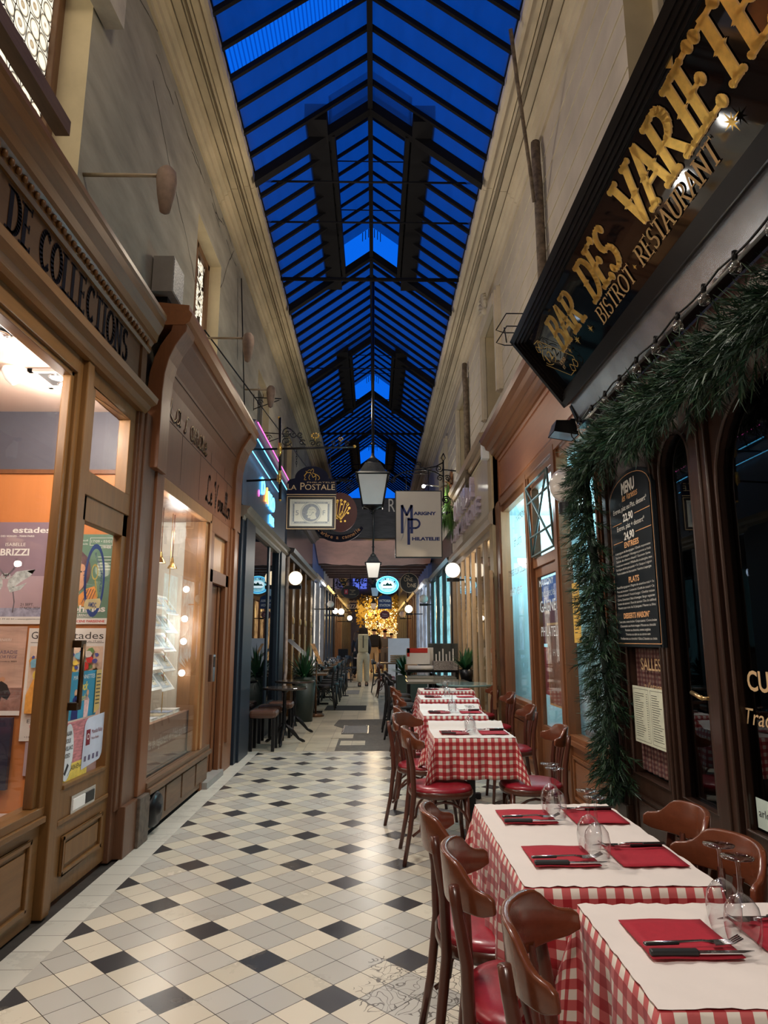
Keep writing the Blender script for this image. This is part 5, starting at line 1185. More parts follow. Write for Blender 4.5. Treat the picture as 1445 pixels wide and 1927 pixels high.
part(MB().box(-.07, .05, -.06, .06, -.12, .12), 'housing', white_m, t, bevel=.01); part(MB().tube([(-.02, -.05, .12), (-.05, .12, .18)], .028, 10), 'lens_tube', iron, t)
# open wooden leaf of the far post
t = thing('open_shutter', 'narrow wooden glazed leaf folded open beside the cream restaurant', 'shutter', (1.5, 8.98, 0))
mb = MB(); mb.box(-.30, -.24, 0, .04, .55, 2.25); mb.box(.06, .12, 0, .04, .55, 2.25); mb.box(-.24, .06, 0, .04, 2.17, 2.25); mb.box(-.24, .06, 0, .04, 1.2, 1.26); mb.box(-.24, .06, 0, .04, .55, .62); part(mb, 'frame', wood_redz, t); part(MB().box(-.24, .06, .018, .022, .6, 2.2), 'pane', glass, t)
t.location = (1.56, 8.80, 0); t.rotation_euler = (0, 0, 1.35)
# ================================================================== shell that closes the passage: back end, side rooms' ends, far block
sh = struct('wall_back'); MB().box(-5, 5, -2.6, -2.5, 0, 8).build('end_wall', M('back_plaster', (.45, .40, .33), .8), sh)
sr = struct('wall_outer_left'); MB().box(-4.4, -4.3, -2.6, 47, 0, 6.6).box(-4.4, -1.76, -2.5, 47, 2.95 if 0 else 6.52, 6.6).build('outer_wall', MATS['back_plaster'], sr)
so = struct('wall_outer_right'); MB().box(4.3, 4.4, -2.6, 47, 0, 6.6).box(1.95, 4.4, -2.5, 47, 6.52, 6.6).build('outer_wall', MATS['back_plaster'], so)
# ================================================================== tables, cloths, chairs
cloth_white = M('paper_cover', (.74, .67, .62), .75, vary=.03, scale=5, bmp=.35)
napk = M('napkin_red', (.36, .007, .022), .8, vary=.08, scale=60, bmp=.1)
chair_w = WOOD('bentwood_brown', (.085, .024, .014), .28, 'Z', .25, .5)
chair_rail = WOOD('bentwood_rail', (.15, .042, .018), .24, 'Y', .25, .6)
seat_r = M('red_leatherette', (.28, .008, .02), .35, vary=.08, scale=40, bmp=.1, coat=.2)
chair_b = M('black_bentwood', (.015, .014, .016), .35, coat=.3); seat_b = M('black_seat', (.03, .03, .032), .5)
def make_chair(label, wm, rm, sm, name='bistro_chair', group=None):
    """faces +x; origin on the floor under the seat"""
    t = thing(name, label, 'chair', (0, 0, 0), 0, group)
    # seat
    N = 28; ring = []
    def se(a, r=1): 
        c, s = cos(a), sin(a); return (.205*r*math.copysign(abs(c)**.8, c), .205*r*math.copysign(abs(s)**.8, s)*(1+.04*c))
    mb = MB(); vs = []; lv = [(1.0, .418), (1.03, .43), (1.03, .452), (1.0, .46)]
    for r, z in lv: vs += [(*se(2*pi*k/N, r), z) for k in range(N)]
    fs = [(i*N+k, i*N+(k+1) % N, (i+1)*N+(k+1) % N, (i+1)*N+k) for i in range(len(lv)-1) for k in range(N)]+[tuple(range(N))]
    part(mb.mesh(vs, fs, None, True), 'seat_frame', wm, t)
    mb = MB(); vs = []; lv = [(.985, .458), (.99, .468), (.95, .482), (.8, .49), (.4, .495), (.0, .496)]
    for r, z in lv: vs += [(*se(2*pi*k/N, r), z) for k in range(N)]
    fs = [(i*N+k, i*N+(k+1) % N, (i+1)*N+(k+1) % N, (i+1)*N+k) for i in range(len(lv)-1) for k in range(N)]
    part(mb.mesh(vs, fs, None, True), 'seat_pad', sm, t)
    for s in (-1, 1):
        part(MB().tube([(.150, s*.150, .43), (.158, s*.160, .2), (.175, s*.178, 0)], [.017, .015, .0125], 10), 'leg', wm, t)
        part(MB().tube([(-.255, s*.185, 0), (-.215, s*.168, .22), (-.190, s*.165, .44), (-.195, s*.17, .62), (-.218, s*.18, .76), (-.225, s*.183, .82)], [.0135, .016, .018, .017, .015, .014], 10), 'leg', wm, t)
        # bentwood arches under the seat
        pts = [(.158, s*.158, .18)]+[(-.005+.155*cos(pi*i/10)+.01, s*.165, .22+.175*sin(pi*i/10)) for i in range(11)]+[(-.20, s*.165, .18)]
        part(MB().tube(pts, .009, 8), 'arch_stretcher', wm, t)
    pts = [(.155, -.15, .17)]+[(.150, .14*cos(pi-pi*i/10), .21+.17*sin(pi*i/10)) for i in range(11)]+[(.155, .15, .17)]
    part(MB().tube(pts, .009, 8), 'arch_stretcher', wm, t)
    # three back slats, the middle one flared
    for y0, y1, w in ((-.035, -.085, .012), (0, 0, .018), (.035, .085, .012)):
        mb = MB(); vs = []; n = 8
        for i in range(n+1):
            k = i/n; z = .455+.30*k; x = -.186-.032*k*k; y = y0+(y1-y0)*k**1.5; ww = w*(1-.35*sin(pi*k))
            for dx in (-.006, .006): vs += [(x+dx, y-ww, z), (x+dx, y+ww, z)]
        fs = []
        for i in range(n):
            b = 4*i; fs += [(b, b+1, b+5, b+4), (b+2, b+6, b+7, b+3), (b, b+4, b+6, b+2), (b+1, b+3, b+7, b+5)]
        part(mb.mesh(vs, fs, None, True), 'slat', wm, t)
    # yoke shaped top rail wrapping round the back
    mb = MB(); n = 30; vs = []; th = .019
    for i in range(n+1):
        u = -1+2*i/n; a = u*1.08; R = .232
        cx = -.01; x = cx-R*cos(a)*1.0; y = R*sin(a)*1.0
        e = abs(u); zt = .872-.008*e-.060*(1/(1+math.exp(-(e-.66)*18))); zb = .735+.010*e*e+.012*max(0, e-.85)/.15
        if e > .93: zt -= (e-.93)/.07*.012; 
        nx, ny = -cos(a), sin(a); tt = th*(1.15-.25*e)
        lean = (zt-.76)*.10
        vs += [(x-nx*tt/2, y-ny*tt/2, zb), (x+nx*tt/2, y+ny*tt/2, zb), (x+nx*tt/2-lean, y+ny*tt/2, zt), (x-nx*tt/2-lean, y-ny*tt/2, zt)]
    fs = []
    for i in range(n):
        b = 4*i
        for k in range(4): fs.append((b+k, b+(k+1) % 4, b+4+(k+1) % 4, b+4+k))
    fs += [(0, 3, 2, 1), (4*n, 4*n+1, 4*n+2, 4*n+3)]
    o = part(mb.mesh(vs, fs, None, True), 'top_rail', rm, t, bevel=.006)
    o.modifiers['bevel'].segments = 3
    return t
GRP = None
c0 = make_chair('', chair_w, chair_rail, seat_r); index_kids(c0)
def put(src, x, y, rz, label, first=[True]):
    if src is c0 and first[0]:
        first[0] = False; c0.location = (x, y, 0); c0.rotation_euler = (0, 0, rz); c0['label'] = label; o = c0
    else: o = dup(src, (x, y, 0), rz, label); o.name = 'bistro_chair'
    o.scale = (1, 1, .93)
    o['group'] = 'red seated bentwood chairs at the gingham tables'; return o
LCH = [(.53, 1.53, -.38, 'nearest bentwood chair with red seat, left of the front gingham table'),
       (.45, 2.03, -.12, 'second nearest aisle side bentwood chair, at the long gingham table'),
       (.42, 2.50, .0, 'third nearest aisle side bentwood chair, at the long gingham table'),
       (.44, 4.72, .03, 'bentwood chair with fully visible legs on the aisle side of the lone middle gingham table'),
       (.40, 5.50, -.55, 'bentwood chair turned a little towards the camera between the middle and fourth tables'),
       (.43, 6.15, .0, 'bentwood chair on the aisle side of the fourth gingham table'),
       (.46, 7.55, .02, 'bentwood chair on the aisle side of the fifth gingham table'),
       (.46, 8.75, .0, 'bentwood chair on the aisle side of the farthest gingham table')]
for x, y, rz, lb in LCH: put(c0, x, y, rz, lb)
RCH = [(.85, 2.10, pi+.1, 'glossy railed wall side chair nearest the camera at the long table'),
       (.89, 2.50, pi-.02, 'glossy railed wall side chair farther along the long table'),
       (1.06, 4.80, pi-.02, 'wall side bentwood chair with red seat at the lone middle table'),
       (1.20, 6.30, pi, 'bentwood chair on the wall side of the fourth gingham table'),
       (1.33, 7.85, pi, 'bentwood chair on the wall side of the fifth gingham table'),
       (1.36, 9.05, pi, 'bentwood chair on the wall side of the farthest gingham table')]
for x, y, rz, lb in RCH: put(c0, x, y, rz, lb)

def cloth(x0, x1, y0, y1, zt, drop, name, label, seed=1, corner=.20, vis=None):
    """gingham cloth: flat top, four wavy skirts that flare at the corners; uv in metres"""
    rg = random.Random(seed); mb = MB(); nx, ny, nd = 26, 26, 12
    W, D = x1-x0, y1-y0
    def P(u, v):   # u in [-drop, W+drop], v likewise: cloth coordinates
        ex = -u if u < 0 else (u-W if u > W else 0); ey = -v if v < 0 else (v-D if v > D else 0)
        bu, bv = min(max(u, 0), W), min(max(v, 0), D)
        sx = -1 if u < 0 else 1; sy = -1 if v < 0 else 1
        if ex <= 0 and ey <= 0: return (x0+u, y0+v, zt)
        e = max(ex, ey)
        if ex > 0 and ey > 0:      # corner cone folds away from the table corner
            L = sqrt(ex*ex+ey*ey); a = math.atan2(ey, ex)
            w = .42*L*sin(2*a)**2
            fx = (.10+.05*cos(a*2))*ex+w*.45; fy = .12*ey+w*.45
            return (x0+bu+sx*fx, y0+bv+sy*fy, zt-.006-L*(.97-.02*sin(2*a)))
        wave = .012*sin((bu if ey > 0 else bv)*34+seed*2)*min(1, e/.18)+.008*sin((bu if ey > 0 else bv)*61+seed)*min(1, e/.18)
        out = .05*e+wave+.006
        if ex > 0: return (x0+bu+sx*out, y0+bv, zt-e*.99)
        return (x0+bu, y0+bv+sy*out, zt-e*.99)
    US = [-drop+drop*i/nd for i in range(nd)]+[W*i/nx for i in range(nx+1)]+[W+drop*(i+1)/nd for i in range(nd)]
    VS = [-drop+drop*i/nd for i in range(nd)]+[D*i/ny for i in range(ny+1)]+[D+drop*(i+1)/nd for i in range(nd)]
    for i in range(len(US)-1):
        for j in range(len(VS)-1):
            q = [(US[i], VS[j]), (US[i+1], VS[j]), (US[i+1], VS[j+1]), (US[i], VS[j+1])]
            mb.face([P(*k) for k in q], None, True, uv=q)
    o = mb.build(name, ging); s = o.modifiers.new('solid', 'SOLIDIFY'); s.thickness = .0015
    return tag(o, label, 'tablecloth', 'red and white gingham tablecloths')
def table_base(x, y, W, D, label, rz=0, top=.726, topm=None):
    t = thing('bistro_table', label, 'table', (x, y, 0), rz)
    part(MB().box(-W/2+.004, W/2-.004, -D/2+.004, D/2-.004, top-.028, top), 'tabletop', topm or wood_dark, t, bevel=.004)
    part(MB().box(-.028, .028, -.028, .028, .05, top-.028).box(-.09, .09, -.09, .09, top-.045, top-.028), 'column', iron, t)
    part(MB().box(-.24, .24, -.03, .03, .012, .05), 'foot', iron, t); part(MB().box(-.03, .03, -.2, .2, .012, .05), 'foot', iron, t)
    for (a, b) in ((-.22, 0), (.22, 0), (0, -.18), (0, .18)): part(MB().lathe([(.022, 0), (.02, .014)], (a, b, 0), 12, None, False, 'Z', None, True), 'pad', iron, t)
    return t
TZ = .745
TAB = [(.505, 1.03, 1.325, 1.815, .34, 'front'), (.402, .925, 1.93, 2.85, .30, 'long second'), (.405, .95, 4.70, 5.25, .26, 'lone middle'),
       (.43, .985, 6.05, 6.62, .26, 'fourth'), (.52, 1.16, 7.70, 8.30, .24, 'fifth'), (.60, 1.29, 8.92, 9.5, .24, 'farthest')]
for i, (x0, x1, y0, y1, dr, nm) in enumerate(TAB):
    if i == 1:
        for k in range(2): table_base((x0+x1)/2, y0+.23+.46*k, x1-x0, .458, 'cast iron footed table under the %s half of the long gingham cloth' % ('near', 'far')[k])
    else: table_base((x0+x1)/2, (y0+y1)/2, x1-x0, y1-y0, 'cast iron footed table under the %s gingham cloth' % nm)
    cloth(x0, x1, y0, y1, .736, dr, 'gingham_tablecloth', 'red and white gingham cloth on the %s table of the row' % nm, i+1)
    mb = MB(); n = 24; e = .008
    def pz(a, b): return .7395+.0016*sin(a*37+b*21+i)+.0012*sin(b*53-a*11)
    vs = [(x0-.002+(x1-x0+.004)*a/n, y0+.004+(y1-y0-.006)*b/n, pz(a/n*2.1, b/n*2.3)) for a in range(n+1) for b in range(n+1)]
    if i in (2, 3): vs = [(x, y if y < y1-.09 else y, z if y < y1-.10 else z+min(.05, (y-(y1-.10))*.62)) for x, y, z in vs]
    mb.mesh(vs, [(a*(n+1)+b, (a+1)*(n+1)+b, (a+1)*(n+1)+b+1, a*(n+1)+b+1) for a in range(n) for b in range(n)], None, True)
    tag(mb.build('paper_cover', cloth_white), 'white paper sheet laid over the %s gingham cloth%s' % (nm, ', its back edge curled up' if i in (2, 3) else ''), 'paper sheet', 'white paper table covers')

# ---- place settings
wg_glass = PANE('wine_glass', (.95, .955, .96), .9, .02, .07, 2.2)
def wine_glass():
    t = thing('wine_glass', '', 'wine glass')
    # upside down: rim on the table, foot in the air
    part(MB().lathe([(.030, .002), (.036, .03), (.038, .055), (.033, .082), (.02, .10), (.006, .108)], (0, 0, 0), 24), 'bowl', wg_glass, t)
    part(MB().lathe([(.006, .106), (.0042, .12), (.004, .16), (.006, .172)], (0, 0, 0), 12), 'stem', wg_glass, t)
    part(MB().lathe([(.005, .171), (.02, .176), (.033, .178), (.034, .180), (.0, .181)], (0, 0, 0), 24), 'foot', wg_glass, t)
    return t
def knife():
    t = thing('steak_knife', '', 'knife')
    part(MB().box(-.10, .0, -.0085, .0085, 0, .012), 'handle', black_m, t, bevel=.004)
    for k in (-.075, -.045, -.02): pass
    part(MB().mesh([(0, -.008, .005), (.09, -.008, .005), (.118, .004, .005), (.0, .007, .005), (0, -.008, .007), (.09, -.008, .007), (.118, .004, .007), (0, .007, .007)], [(0,1,2,3),(4,7,6,5),(0,4,5,1),(1,5,6,2),(2,6,7,3)]), 'blade', chrome, t)
    return t
def fork():
    t = thing('fork', '', 'fork')
    mb = MB(); mb.tube([(-.10, 0, .014), (-.03, 0, .015), (.02, 0, .016), (.045, 0, .012)], [.0045, .003, .0025, .004], 8)
    mb.box(.043, .062, -.011, .011, .010, .013)
    for k in range(4): mb.tube([(.060, -.0095+.0063*k, .0115), (.085, -.0095+.0063*k, .012), (.105, -.0095+.0063*k, .021)], .0016, 6)
    o = part(mb, 'tines', chrome, t); part(MB().box(-.105, -.03, -.006, .006, .0105, .017), 'handle', M('dark_steel', (.12, .12, .12), .3, .9), t, bevel=.003); return t
G0, K0, F0 = wine_glass(), knife(), fork()
for o in (G0, K0, F0): index_kids(o)
used = {}
def place(src, x, y, z, rz, label, group):
    if src.name not in used: used[src.name] = 1; o = src; o.location = (x, y, z); o.rotation_euler = (0, 0, rz)
    else: o = dup(src, (x, y, z), rz)
    o['label'] = label; o['group'] = group; return o
def napkin(cx, cy, rz, label):
    mb = MB(); n = 8; vs = [(-.095+.19*a/n, -.098+.196*b/n, .0012*(1+sin(a*.9+b*.6))) for a in range(n+1) for b in range(n+1)]
    mb.mesh(vs, [(a*(n+1)+b, (a+1)*(n+1)+b, (a+1)*(n+1)+b+1, a*(n+1)+b+1) for a in range(n) for b in range(n)], None, True)
    o = mb.build('red_napkin', napk); s = o.modifiers.new('s', 'SOLIDIFY'); s.thickness = .002
    o.location = (cx, cy, .7445); o.rotation_euler = (0, 0, rz); return tag(o, label, 'napkin', 'folded red paper napkins')
NZ = .7475
rows_ = [(TAB[0], [1.60], 'front table'), (TAB[1], [2.17, 2.63], 'long second table'), (TAB[2], [4.93], 'lone middle table'), (TAB[3], [6.3], 'fourth table'), (TAB[4], [7.98], 'fifth table'), (TAB[5], [9.2], 'farthest table')]
for ti, (T_, ys, nm) in enumerate(rows_):
    x0, x1 = T_[0], T_[1]; cx = (x0+x1)/2
    for yi, y in enumerate(ys):
        q = nm if len(ys) == 1 else ('long second table near half' if yi == 0 else 'long second table far half')
        napkin(x0+.155, y, 0, 'folded red napkin on the aisle side of the '+q); napkin(x1-.115, y, pi, 'folded red napkin on the wall side of the '+q)
        place(K0, x0+.16, y-.085, NZ, .0, 'black handled steak knife on the aisle side of the '+q, 'steak knives on the napkins'); place(F0, x0+.16, y-.06, NZ+.001, .06, 'fork lying behind the knife on the aisle side of the '+q, 'forks on the napkins')
        if ti < 4:
            place(K0, x1-.125, y+.085, NZ, pi, 'black handled steak knife on the wall side of the '+q, 'steak knives on the napkins'); place(F0, x1-.125, y+.06, NZ+.001, pi+.05, 'fork on the wall side of the '+q, 'forks on the napkins')
        for k, (dx, dy) in enumerate(((-.005, -.045), (.0, .045))):
            place(G0, cx+dx+(.02 if ti == 0 else 0), y+dy, .7425, 0, 'upturned wine glass on %s, %s of pair' % (q, ('nearer', 'farther')[k]), 'upturned wine glasses')
# ================================================================== lanterns hanging from the ridge
def lantern(x, y, zb, s, ztop, label):
    """four sided street lantern; zb bottom of the glass, s half width at the top of the glass"""
    t = thing('hanging_lantern', label, 'lantern', (x, y, zb), 0, 'square lanterns hung along the passage')
    h = s*2.05; b = s*.66
    mb = MB(); mb.mesh([(-b, -b, 0), (b, -b, 0), (b, b, 0), (-b, b, 0), (-s, -s, h), (s, -s, h), (s, s, h), (-s, s, h)], [(0,1,5,4),(1,2,6,5),(2,3,7,6),(3,0,4,7)])
    part(mb, 'glass', M('opal_panes', (.80, .78, .74), .35, vary=.03), t)
    mb = MB()
    for a in range(4):
        c = [(-1, -1), (1, -1), (1, 1), (-1, 1)]; p = c[a]; q = c[(a+1) % 4]
        mb.tube([(p[0]*b, p[1]*b, 0), (p[0]*s, p[1]*s, h)], s*.045, 6); mb.tube([(p[0]*s, p[1]*s, h), (q[0]*s, q[1]*s, h)], s*.06, 6); mb.tube([(p[0]*b, p[1]*b, 0), (q[0]*b, q[1]*b, 0)], s*.05, 6)
        mb.ball((p[0]*s*1.06, p[1]*s*1.06, h-.02*s), s*.10, 8)
    part(mb, 'frame', iron, t)
    mb = MB(); k = s*1.12
    mb.mesh([(-k, -k, h), (k, -k, h), (k, k, h), (-k, k, h), (-s*.86, -s*.86, h+s*.18), (s*.86, -s*.86, h+s*.18), (s*.86, s*.86, h+s*.18), (-s*.86, s*.86, h+s*.18), (-s*.5, -s*.5, h+s*.86), (s*.5, -s*.5, h+s*.86), (s*.5, s*.5, h+s*.86), (-s*.5, s*.5, h+s*.86)],
            [(0,1,2,3)]+[(i, (i+1) % 4, 4+(i+1) % 4, 4+i) for i in range(4)]+[(4+i, 4+(i+1) % 4, 8+(i+1) % 4, 8+i) for i in range(4)]+[(8,9,10,11)])
    mb.lathe([(s*.5, h+s*.86), (s*.42, h+s*.95), (s*.36, h+s*1.1), (s*.42, h+s*1.14), (s*.2, h+s*1.3), (s*.1, h+s*1.5), (.02, h+s*1.7)], (0, 0, 0), 16)
    part(mb, 'roof', M('lantern_patina', (.035, .04, .042), .6, .3, vary=.4, scale=14), t)
    mb = MB(); mb.lathe([(b*.9, 0), (b*.5, -s*.12), (s*.1, -s*.22), (s*.06, -s*.4), (s*.12, -s*.45), (0, -s*.55)], (0, 0, 0), 12)
    for a in range(4): mb.tube([(s*.25*cos(a*pi/2+i*.35)*(1-i/12), s*.25*sin(a*pi/2+i*.35)*(1-i/12), -s*(.15+.06*i)) for i in range(6)], s*.02, 5)
    part(mb, 'finial', iron, t)
    part(MB().tube([(0, 0, h+s*1.6), (0, 0, ztop-zb)], .022, 8).lathe([(.03, h+s*2.2), (.045, h+s*2.25), (.03, h+s*2.3)], (0, 0, 0), 10), 'hanging_rod', iron, t)
    return t
lantern(-.03, 10.3, 3.42, .235, 7.3, 'large square lantern nearest the camera, hanging beside the white double sided sign')
lantern(-.03, 16.4, 2.86, .178, 7.3, 'second square lantern on a long rod, hanging in front of the pink awning')
lantern(.02, 22.0, 2.78, .135, 3.56, 'third small square lantern, left of the oval lit sign')
lantern(-.03, 30.0, 2.72, .13, 6.6, 'farthest tiny square lantern near the golden lights')

def scroll(mb, cx, cz, r, turns, a0, y, rad=.008, sgn=1, plane='x'):
    pts = []
    n = int(16*turns)
    for i in range(n+1):
        t = i/n; a = a0+sgn*2*pi*turns*t; q = r*(1-.82*t); pts.append((cx+q*cos(a), y, cz+q*sin(a)))
    mb.tube(pts, rad, 6); return mb
# ================================================================== LA POSTALE sign
YP = 8.25
def P8(px, py, y=YP): v = ay_(px, py, y); return (v.x, v.y, v.z)
br = thing('sign_bracket', 'wrought iron bracket with gilt leaves holding the navy stamp shop sign', 'bracket')
mb = MB(); a = P8(527, 786); b = P8(527, 940); mb.tube([a, b], .018, 10); mb.build('upright', iron, br)
mb = MB(); a = P8(474, 846); b = P8(665, 841); mb.tube([a, b], .014, 10); mb.build('long_arm', iron, br)
mb = MB(); mb.tube([P8(462, 905), P8(525, 902)], .014, 8); mb.build('stay_arm', iron, br)
MB().ball(P8(667, 840), .022, 10).build('gilt_ball', gold, br); MB().ball(P8(525, 786), .018, 10).build('gilt_ball', gold, br); MB().ball(P8(527, 941), .018, 10).build('gilt_ball', gold, br)
for (cx, cy) in ((527, 848), (526, 900)):
    mb = MB(); c = P8(cx, cy)
    for s_ in (-1, 1):
        for k in range(5): mb.mesh([(c[0], c[1]-.03, c[2]+.02*k-.05), (c[0]+s_*.035, c[1]-.035, c[2]+.02*k-.03), (c[0]+s_*.02, c[1]-.03, c[2]+.02*k-.055)], [(0, 1, 2)])
    mb.tube([(c[0], c[1]-.025, c[2]-.08), (c[0], c[1]-.025, c[2]+.09)], [.006, .024, ][0:2], 8); mb.build('gilt_leaf', gold, br)
def scr_px(mb, px, py, rpx, turns, a0, sgn, y=YP, rad=.007):
    c = ay_(px, py, y); e = ay_(px+rpx, py, y); return scroll(mb, c.x, c.z, (e-c).length, turns, a0, y, rad, sgn)
for (px, py, r, t_, a0, sg) in ((540, 815, 11, 1.4, .2, 1), (539, 830, 10, 1.3, -.3, -1), (553, 818, 7, 1.2, 2.6, 1), (565, 818, 6, 1.2, -.8, -1), (569, 833, 6, 1.2, .5, 1), (588, 834, 6, 1.2, 2.6, -1), (600, 836, 5, 1.2, .5, 1), (627, 834, 5, 1.2, 2.6, -1), (640, 835, 4, 1.1, .5, 1), (653, 835, 5, 1.3, .3, 1)):
    scr_px(MB(), px, py, r, t_, a0, sg).build('scroll', iron, br)
mb = MB(); mb.tube([P8(540, 804), P8(552, 812), P8(562, 824), P8(575, 838)], .007, 6); mb.build('swept_bar', iron, br)
for (px, py, k) in ((593, 820, 1), (641, 826, .6)):
    mb = MB(); c = ay_(px, py, YP)
    for i in range(9):
        a = i*.7; mb.ball((c.x+.045*k*cos(a), YP, c.z+.03*k*sin(a)), .013*k, 6)
    mb.tube([(c.x, YP, c.z-.07*k), (c.x, YP, c.z)], .005, 6); mb.build('gilt_flowers', gold, br)
for px in (560,):
    mb = MB(); a = ay_(px-2, 845, YP); b = ay_(px-2, 878, YP); n = 7
    for i in range(n):
        c = a.lerp(b, (i+.5)/n); h = (a.z-b.z)/n*.72
        mb.tube([(c.x+(.008*cos(t) if i % 2 else 0), YP+(0 if i % 2 else .008*cos(t)), c.z+h*sin(t)) for t in [k*pi/4 for k in range(8)]], .003, 5, None, True)
    mb.build('chain', iron, br)
MB().tube([P8(622, 843), P8(622, 890)], .004, 6).build('chain', iron, br)
ps = thing('postage_sign', 'navy arched LA POSTALE sign with a grey five franc stamp panel', 'sign')
navy_s = M('navy_enamel', (.004, .006, .026), .55, spec=.2); crm = M('cream_letters', (.66, .48, .28), .5)
c0_ = ay_(538, 997, YP); c1_ = ay_(633.5, 872, YP); W = c1_.x-c0_.x; Hh = c1_.z-c0_.z; k = W/95.5
mb = MB(); pr = [(c0_.x, c0_.z+67*k), (c1_.x, c0_.z+67*k), (c1_.x, c0_.z+93*k), (c1_.x-4*k, c0_.z+98*k), (c1_.x-15*k, c0_.z+101*k)]+[(c0_.x+W/2+33*k*cos(pi*i/14), c0_.z+101*k+24*k*sin(pi*i/14)) for i in range(1, 14)]+[(c0_.x+15*k, c0_.z+101*k), (c0_.x+4*k, c0_.z+98*k), (c0_.x, c0_.z+93*k)]
mb.extr(pr, YP-.02, YP+.02, None); mb.build('arched_board', navy_s, ps)
mb = MB(); f = FR(mb, (c0_.x, YP-.021, c0_.z), (1, 0, 0), (0, 0, 1), (0, -1, 0)); S = k
f.text('L', 1.5*S, 78*S, 12.5*S, crm, 6.2*S); f.text('A', 8*S, 78*S, 10*S, crm, 10.5*S); f.text('P', 26*S, 78*S, 15*S, crm, 8.5*S); f.text('OSTALE', 35*S, 78*S, 11.5*S, crm, 58*S); f.text('PHILATELIE', 39*S, 91.5*S, 2.6*S, crm, 54*S)
for pts in ([(34,106),(38,112),(40,116),(44,118),(46,116),(49,120),(51,115),(49,111),(53,110),(60,106),(63,101),(60,98)], [(40,116),(36,110),(33,106),(35,103),(33,98),(37,98)], [(44,108),(42,102),(44,98)], [(53,110),(56,104),(55,97)], [(44,112),(48,108),(50,103),(55,106)], [(36,115),(40,112),(46,113)]):
    f.line([(a*S, b*S) for a, b in smooth(pts, 4)], .9*S, gold)
f.rect(0, 68*S, 95.5*S, 69.3*S, crm); mb.build('lettering', crm, ps, label='gilt serif lettering and horseman emblem')
mb = MB(); mb.box(c0_.x, c1_.x, YP-.02, YP+.02, c0_.z, c0_.z+66*k); mb.build('framed_board', black_m, ps)
mb = MB(); f = FR(mb, (c0_.x, YP-.021, c0_.z), (1, 0, 0), (0, 0, 1), (0, -1, 0)); st = M('stamp_grey', (.52, .54, .47), .5, vary=.04); sd = M('stamp_ink', (.22, .25, .28), .5, vary=.2, scale=60)
f.frame(1*S, 1*S, 94.5*S, 65*S, 1*S, crm); f.up(); f.rect(7*S, 7*S, 88*S, 59*S, M('stamp_pale', (.60, .61, .53), .5, vary=.02))
for i in range(36):
    for b_ in (7, 59): f.disc((7+81*i/35)*S, b_*S, .75*S, MATS['stamp_pale'], n=8)
for i in range(24):
    for a_ in (7, 88): f.disc(a_*S, (7+52*i/23)*S, .75*S, MATS['stamp_pale'], n=8)
f.up(); f.frame(10*S, 10*S, 85*S, 56*S, .7*S, sd); f.frame(12*S, 12*S, 83*S, 54*S, 3.6*S, sd); f.up()
for (a_, b_) in ((14, 14), (81, 14), (14, 52), (81, 52)): f.rect((a_-1.3)*S, (b_-1.3)*S, (a_+1.3)*S, (b_+1.3)*S, st)
f.text('EMPIRE', 20*S, 51*S, 2.2*S, st, 18*S); f.text('FRANCAIS', 57*S, 51*S, 2.2*S, st, 18*S); f.text('CINQ', 20*S, 13*S, 2.2*S, st, 14*S); f.text('FRANCS', 59*S, 13*S, 2.2*S, st, 16*S)
f.disc(47.5*S, 33*S, 20.5*S, st, n=40); f.up(); f.ring(47.5*S, 33*S, 20*S, .6*S, sd); f.disc(47.5*S, 33*S, 17.5*S, sd, n=40); f.up()
f.poly([(a_*S, b_*S) for a_, b_ in smooth([(53,20),(46,20),(47,23),(43,22),(41,24),(42,27),(39,29.5),(41,32),(41,36),(43,41),(47,44.5),(53,44),(57,40),(58,35),(56,31),(57,26),(58,22),(53,20)], 3)], st); f.up()
f.line([(a_*S, b_*S) for a_, b_ in smooth([(43,40),(48,38),(53,40),(57,36)], 4)], .6*S, sd); f.line([(44*S, 33.5*S), (46.5*S, 34*S)], .7*S, sd); f.line([(a_*S, b_*S) for a_, b_ in smooth([(42,28),(46,27),(49,30),(50,34)], 3)], .7*S, sd); f.disc(52*S, 33*S, 1.2*S, sd, n=8)
f.text('5', 18*S, 28*S, 10*S, sd, 6*S); f.text('F', 70*S, 28*S, 10*S, sd, 5*S)
mb.build('stamp_print', st, ps, label='grey stamp with laurelled head in profile')
for px in (556, 622): MB().tube([P8(px, 997), P8(px, 1001)], .006, 6).build('fixing_pin', iron, ps)

# ---- brown oval sign behind it
YA = 14.6
def disc_sign(name, label, y, px, py, rx, ry, bg, rim=None, draw=None, emis=False, rimw=.06, cat='sign'):
    t = thing(name, label, cat); c = ay_(px, py, y); ex = ay_(px+rx, py, y).x-c.x; ez = c.z-ay_(px, py+ry, y).z
    mb = MB(); mb.extr([(c.x+ex*cos(2*pi*i/32), c.z+ez*sin(2*pi*i/32)) for i in range(32)], y-.03, y+.03); mb.build('board', bg, t)
    mb = MB(); f = FR(mb, (c.x, y-.031, c.z), (1, 0, 0), (0, 0, 1), (0, -1, 0))
    if rim: f.ring(0, 0, ex, ex*rimw, rim, ez, 32); f.up()
    if draw: draw(f, ex, ez)
    if mb.f: mb.build('lettering', rim, t)
    return t, c, ex, ez
def arc_text(f, s_, r, ry, h, m_, a0, a1, bold=.02):
    n = len(s_)
    for i, ch in enumerate(s_):
        if ch == ' ': continue
        a = math.radians(a0+(a1-a0)*i/max(1, n-1)); f.text(ch, r*cos(a)-h*.3*sin(a)*(1 if a1 < a0 else -1)*-1*0, ry*sin(a)-h*.35, h, m_, h*.75, 'c', bold=bold, rot=(a-pi/2 if a1 < a0 else a+pi/2)*.8)
red_s = M('oxblood', (.13, .012, .018), .4)
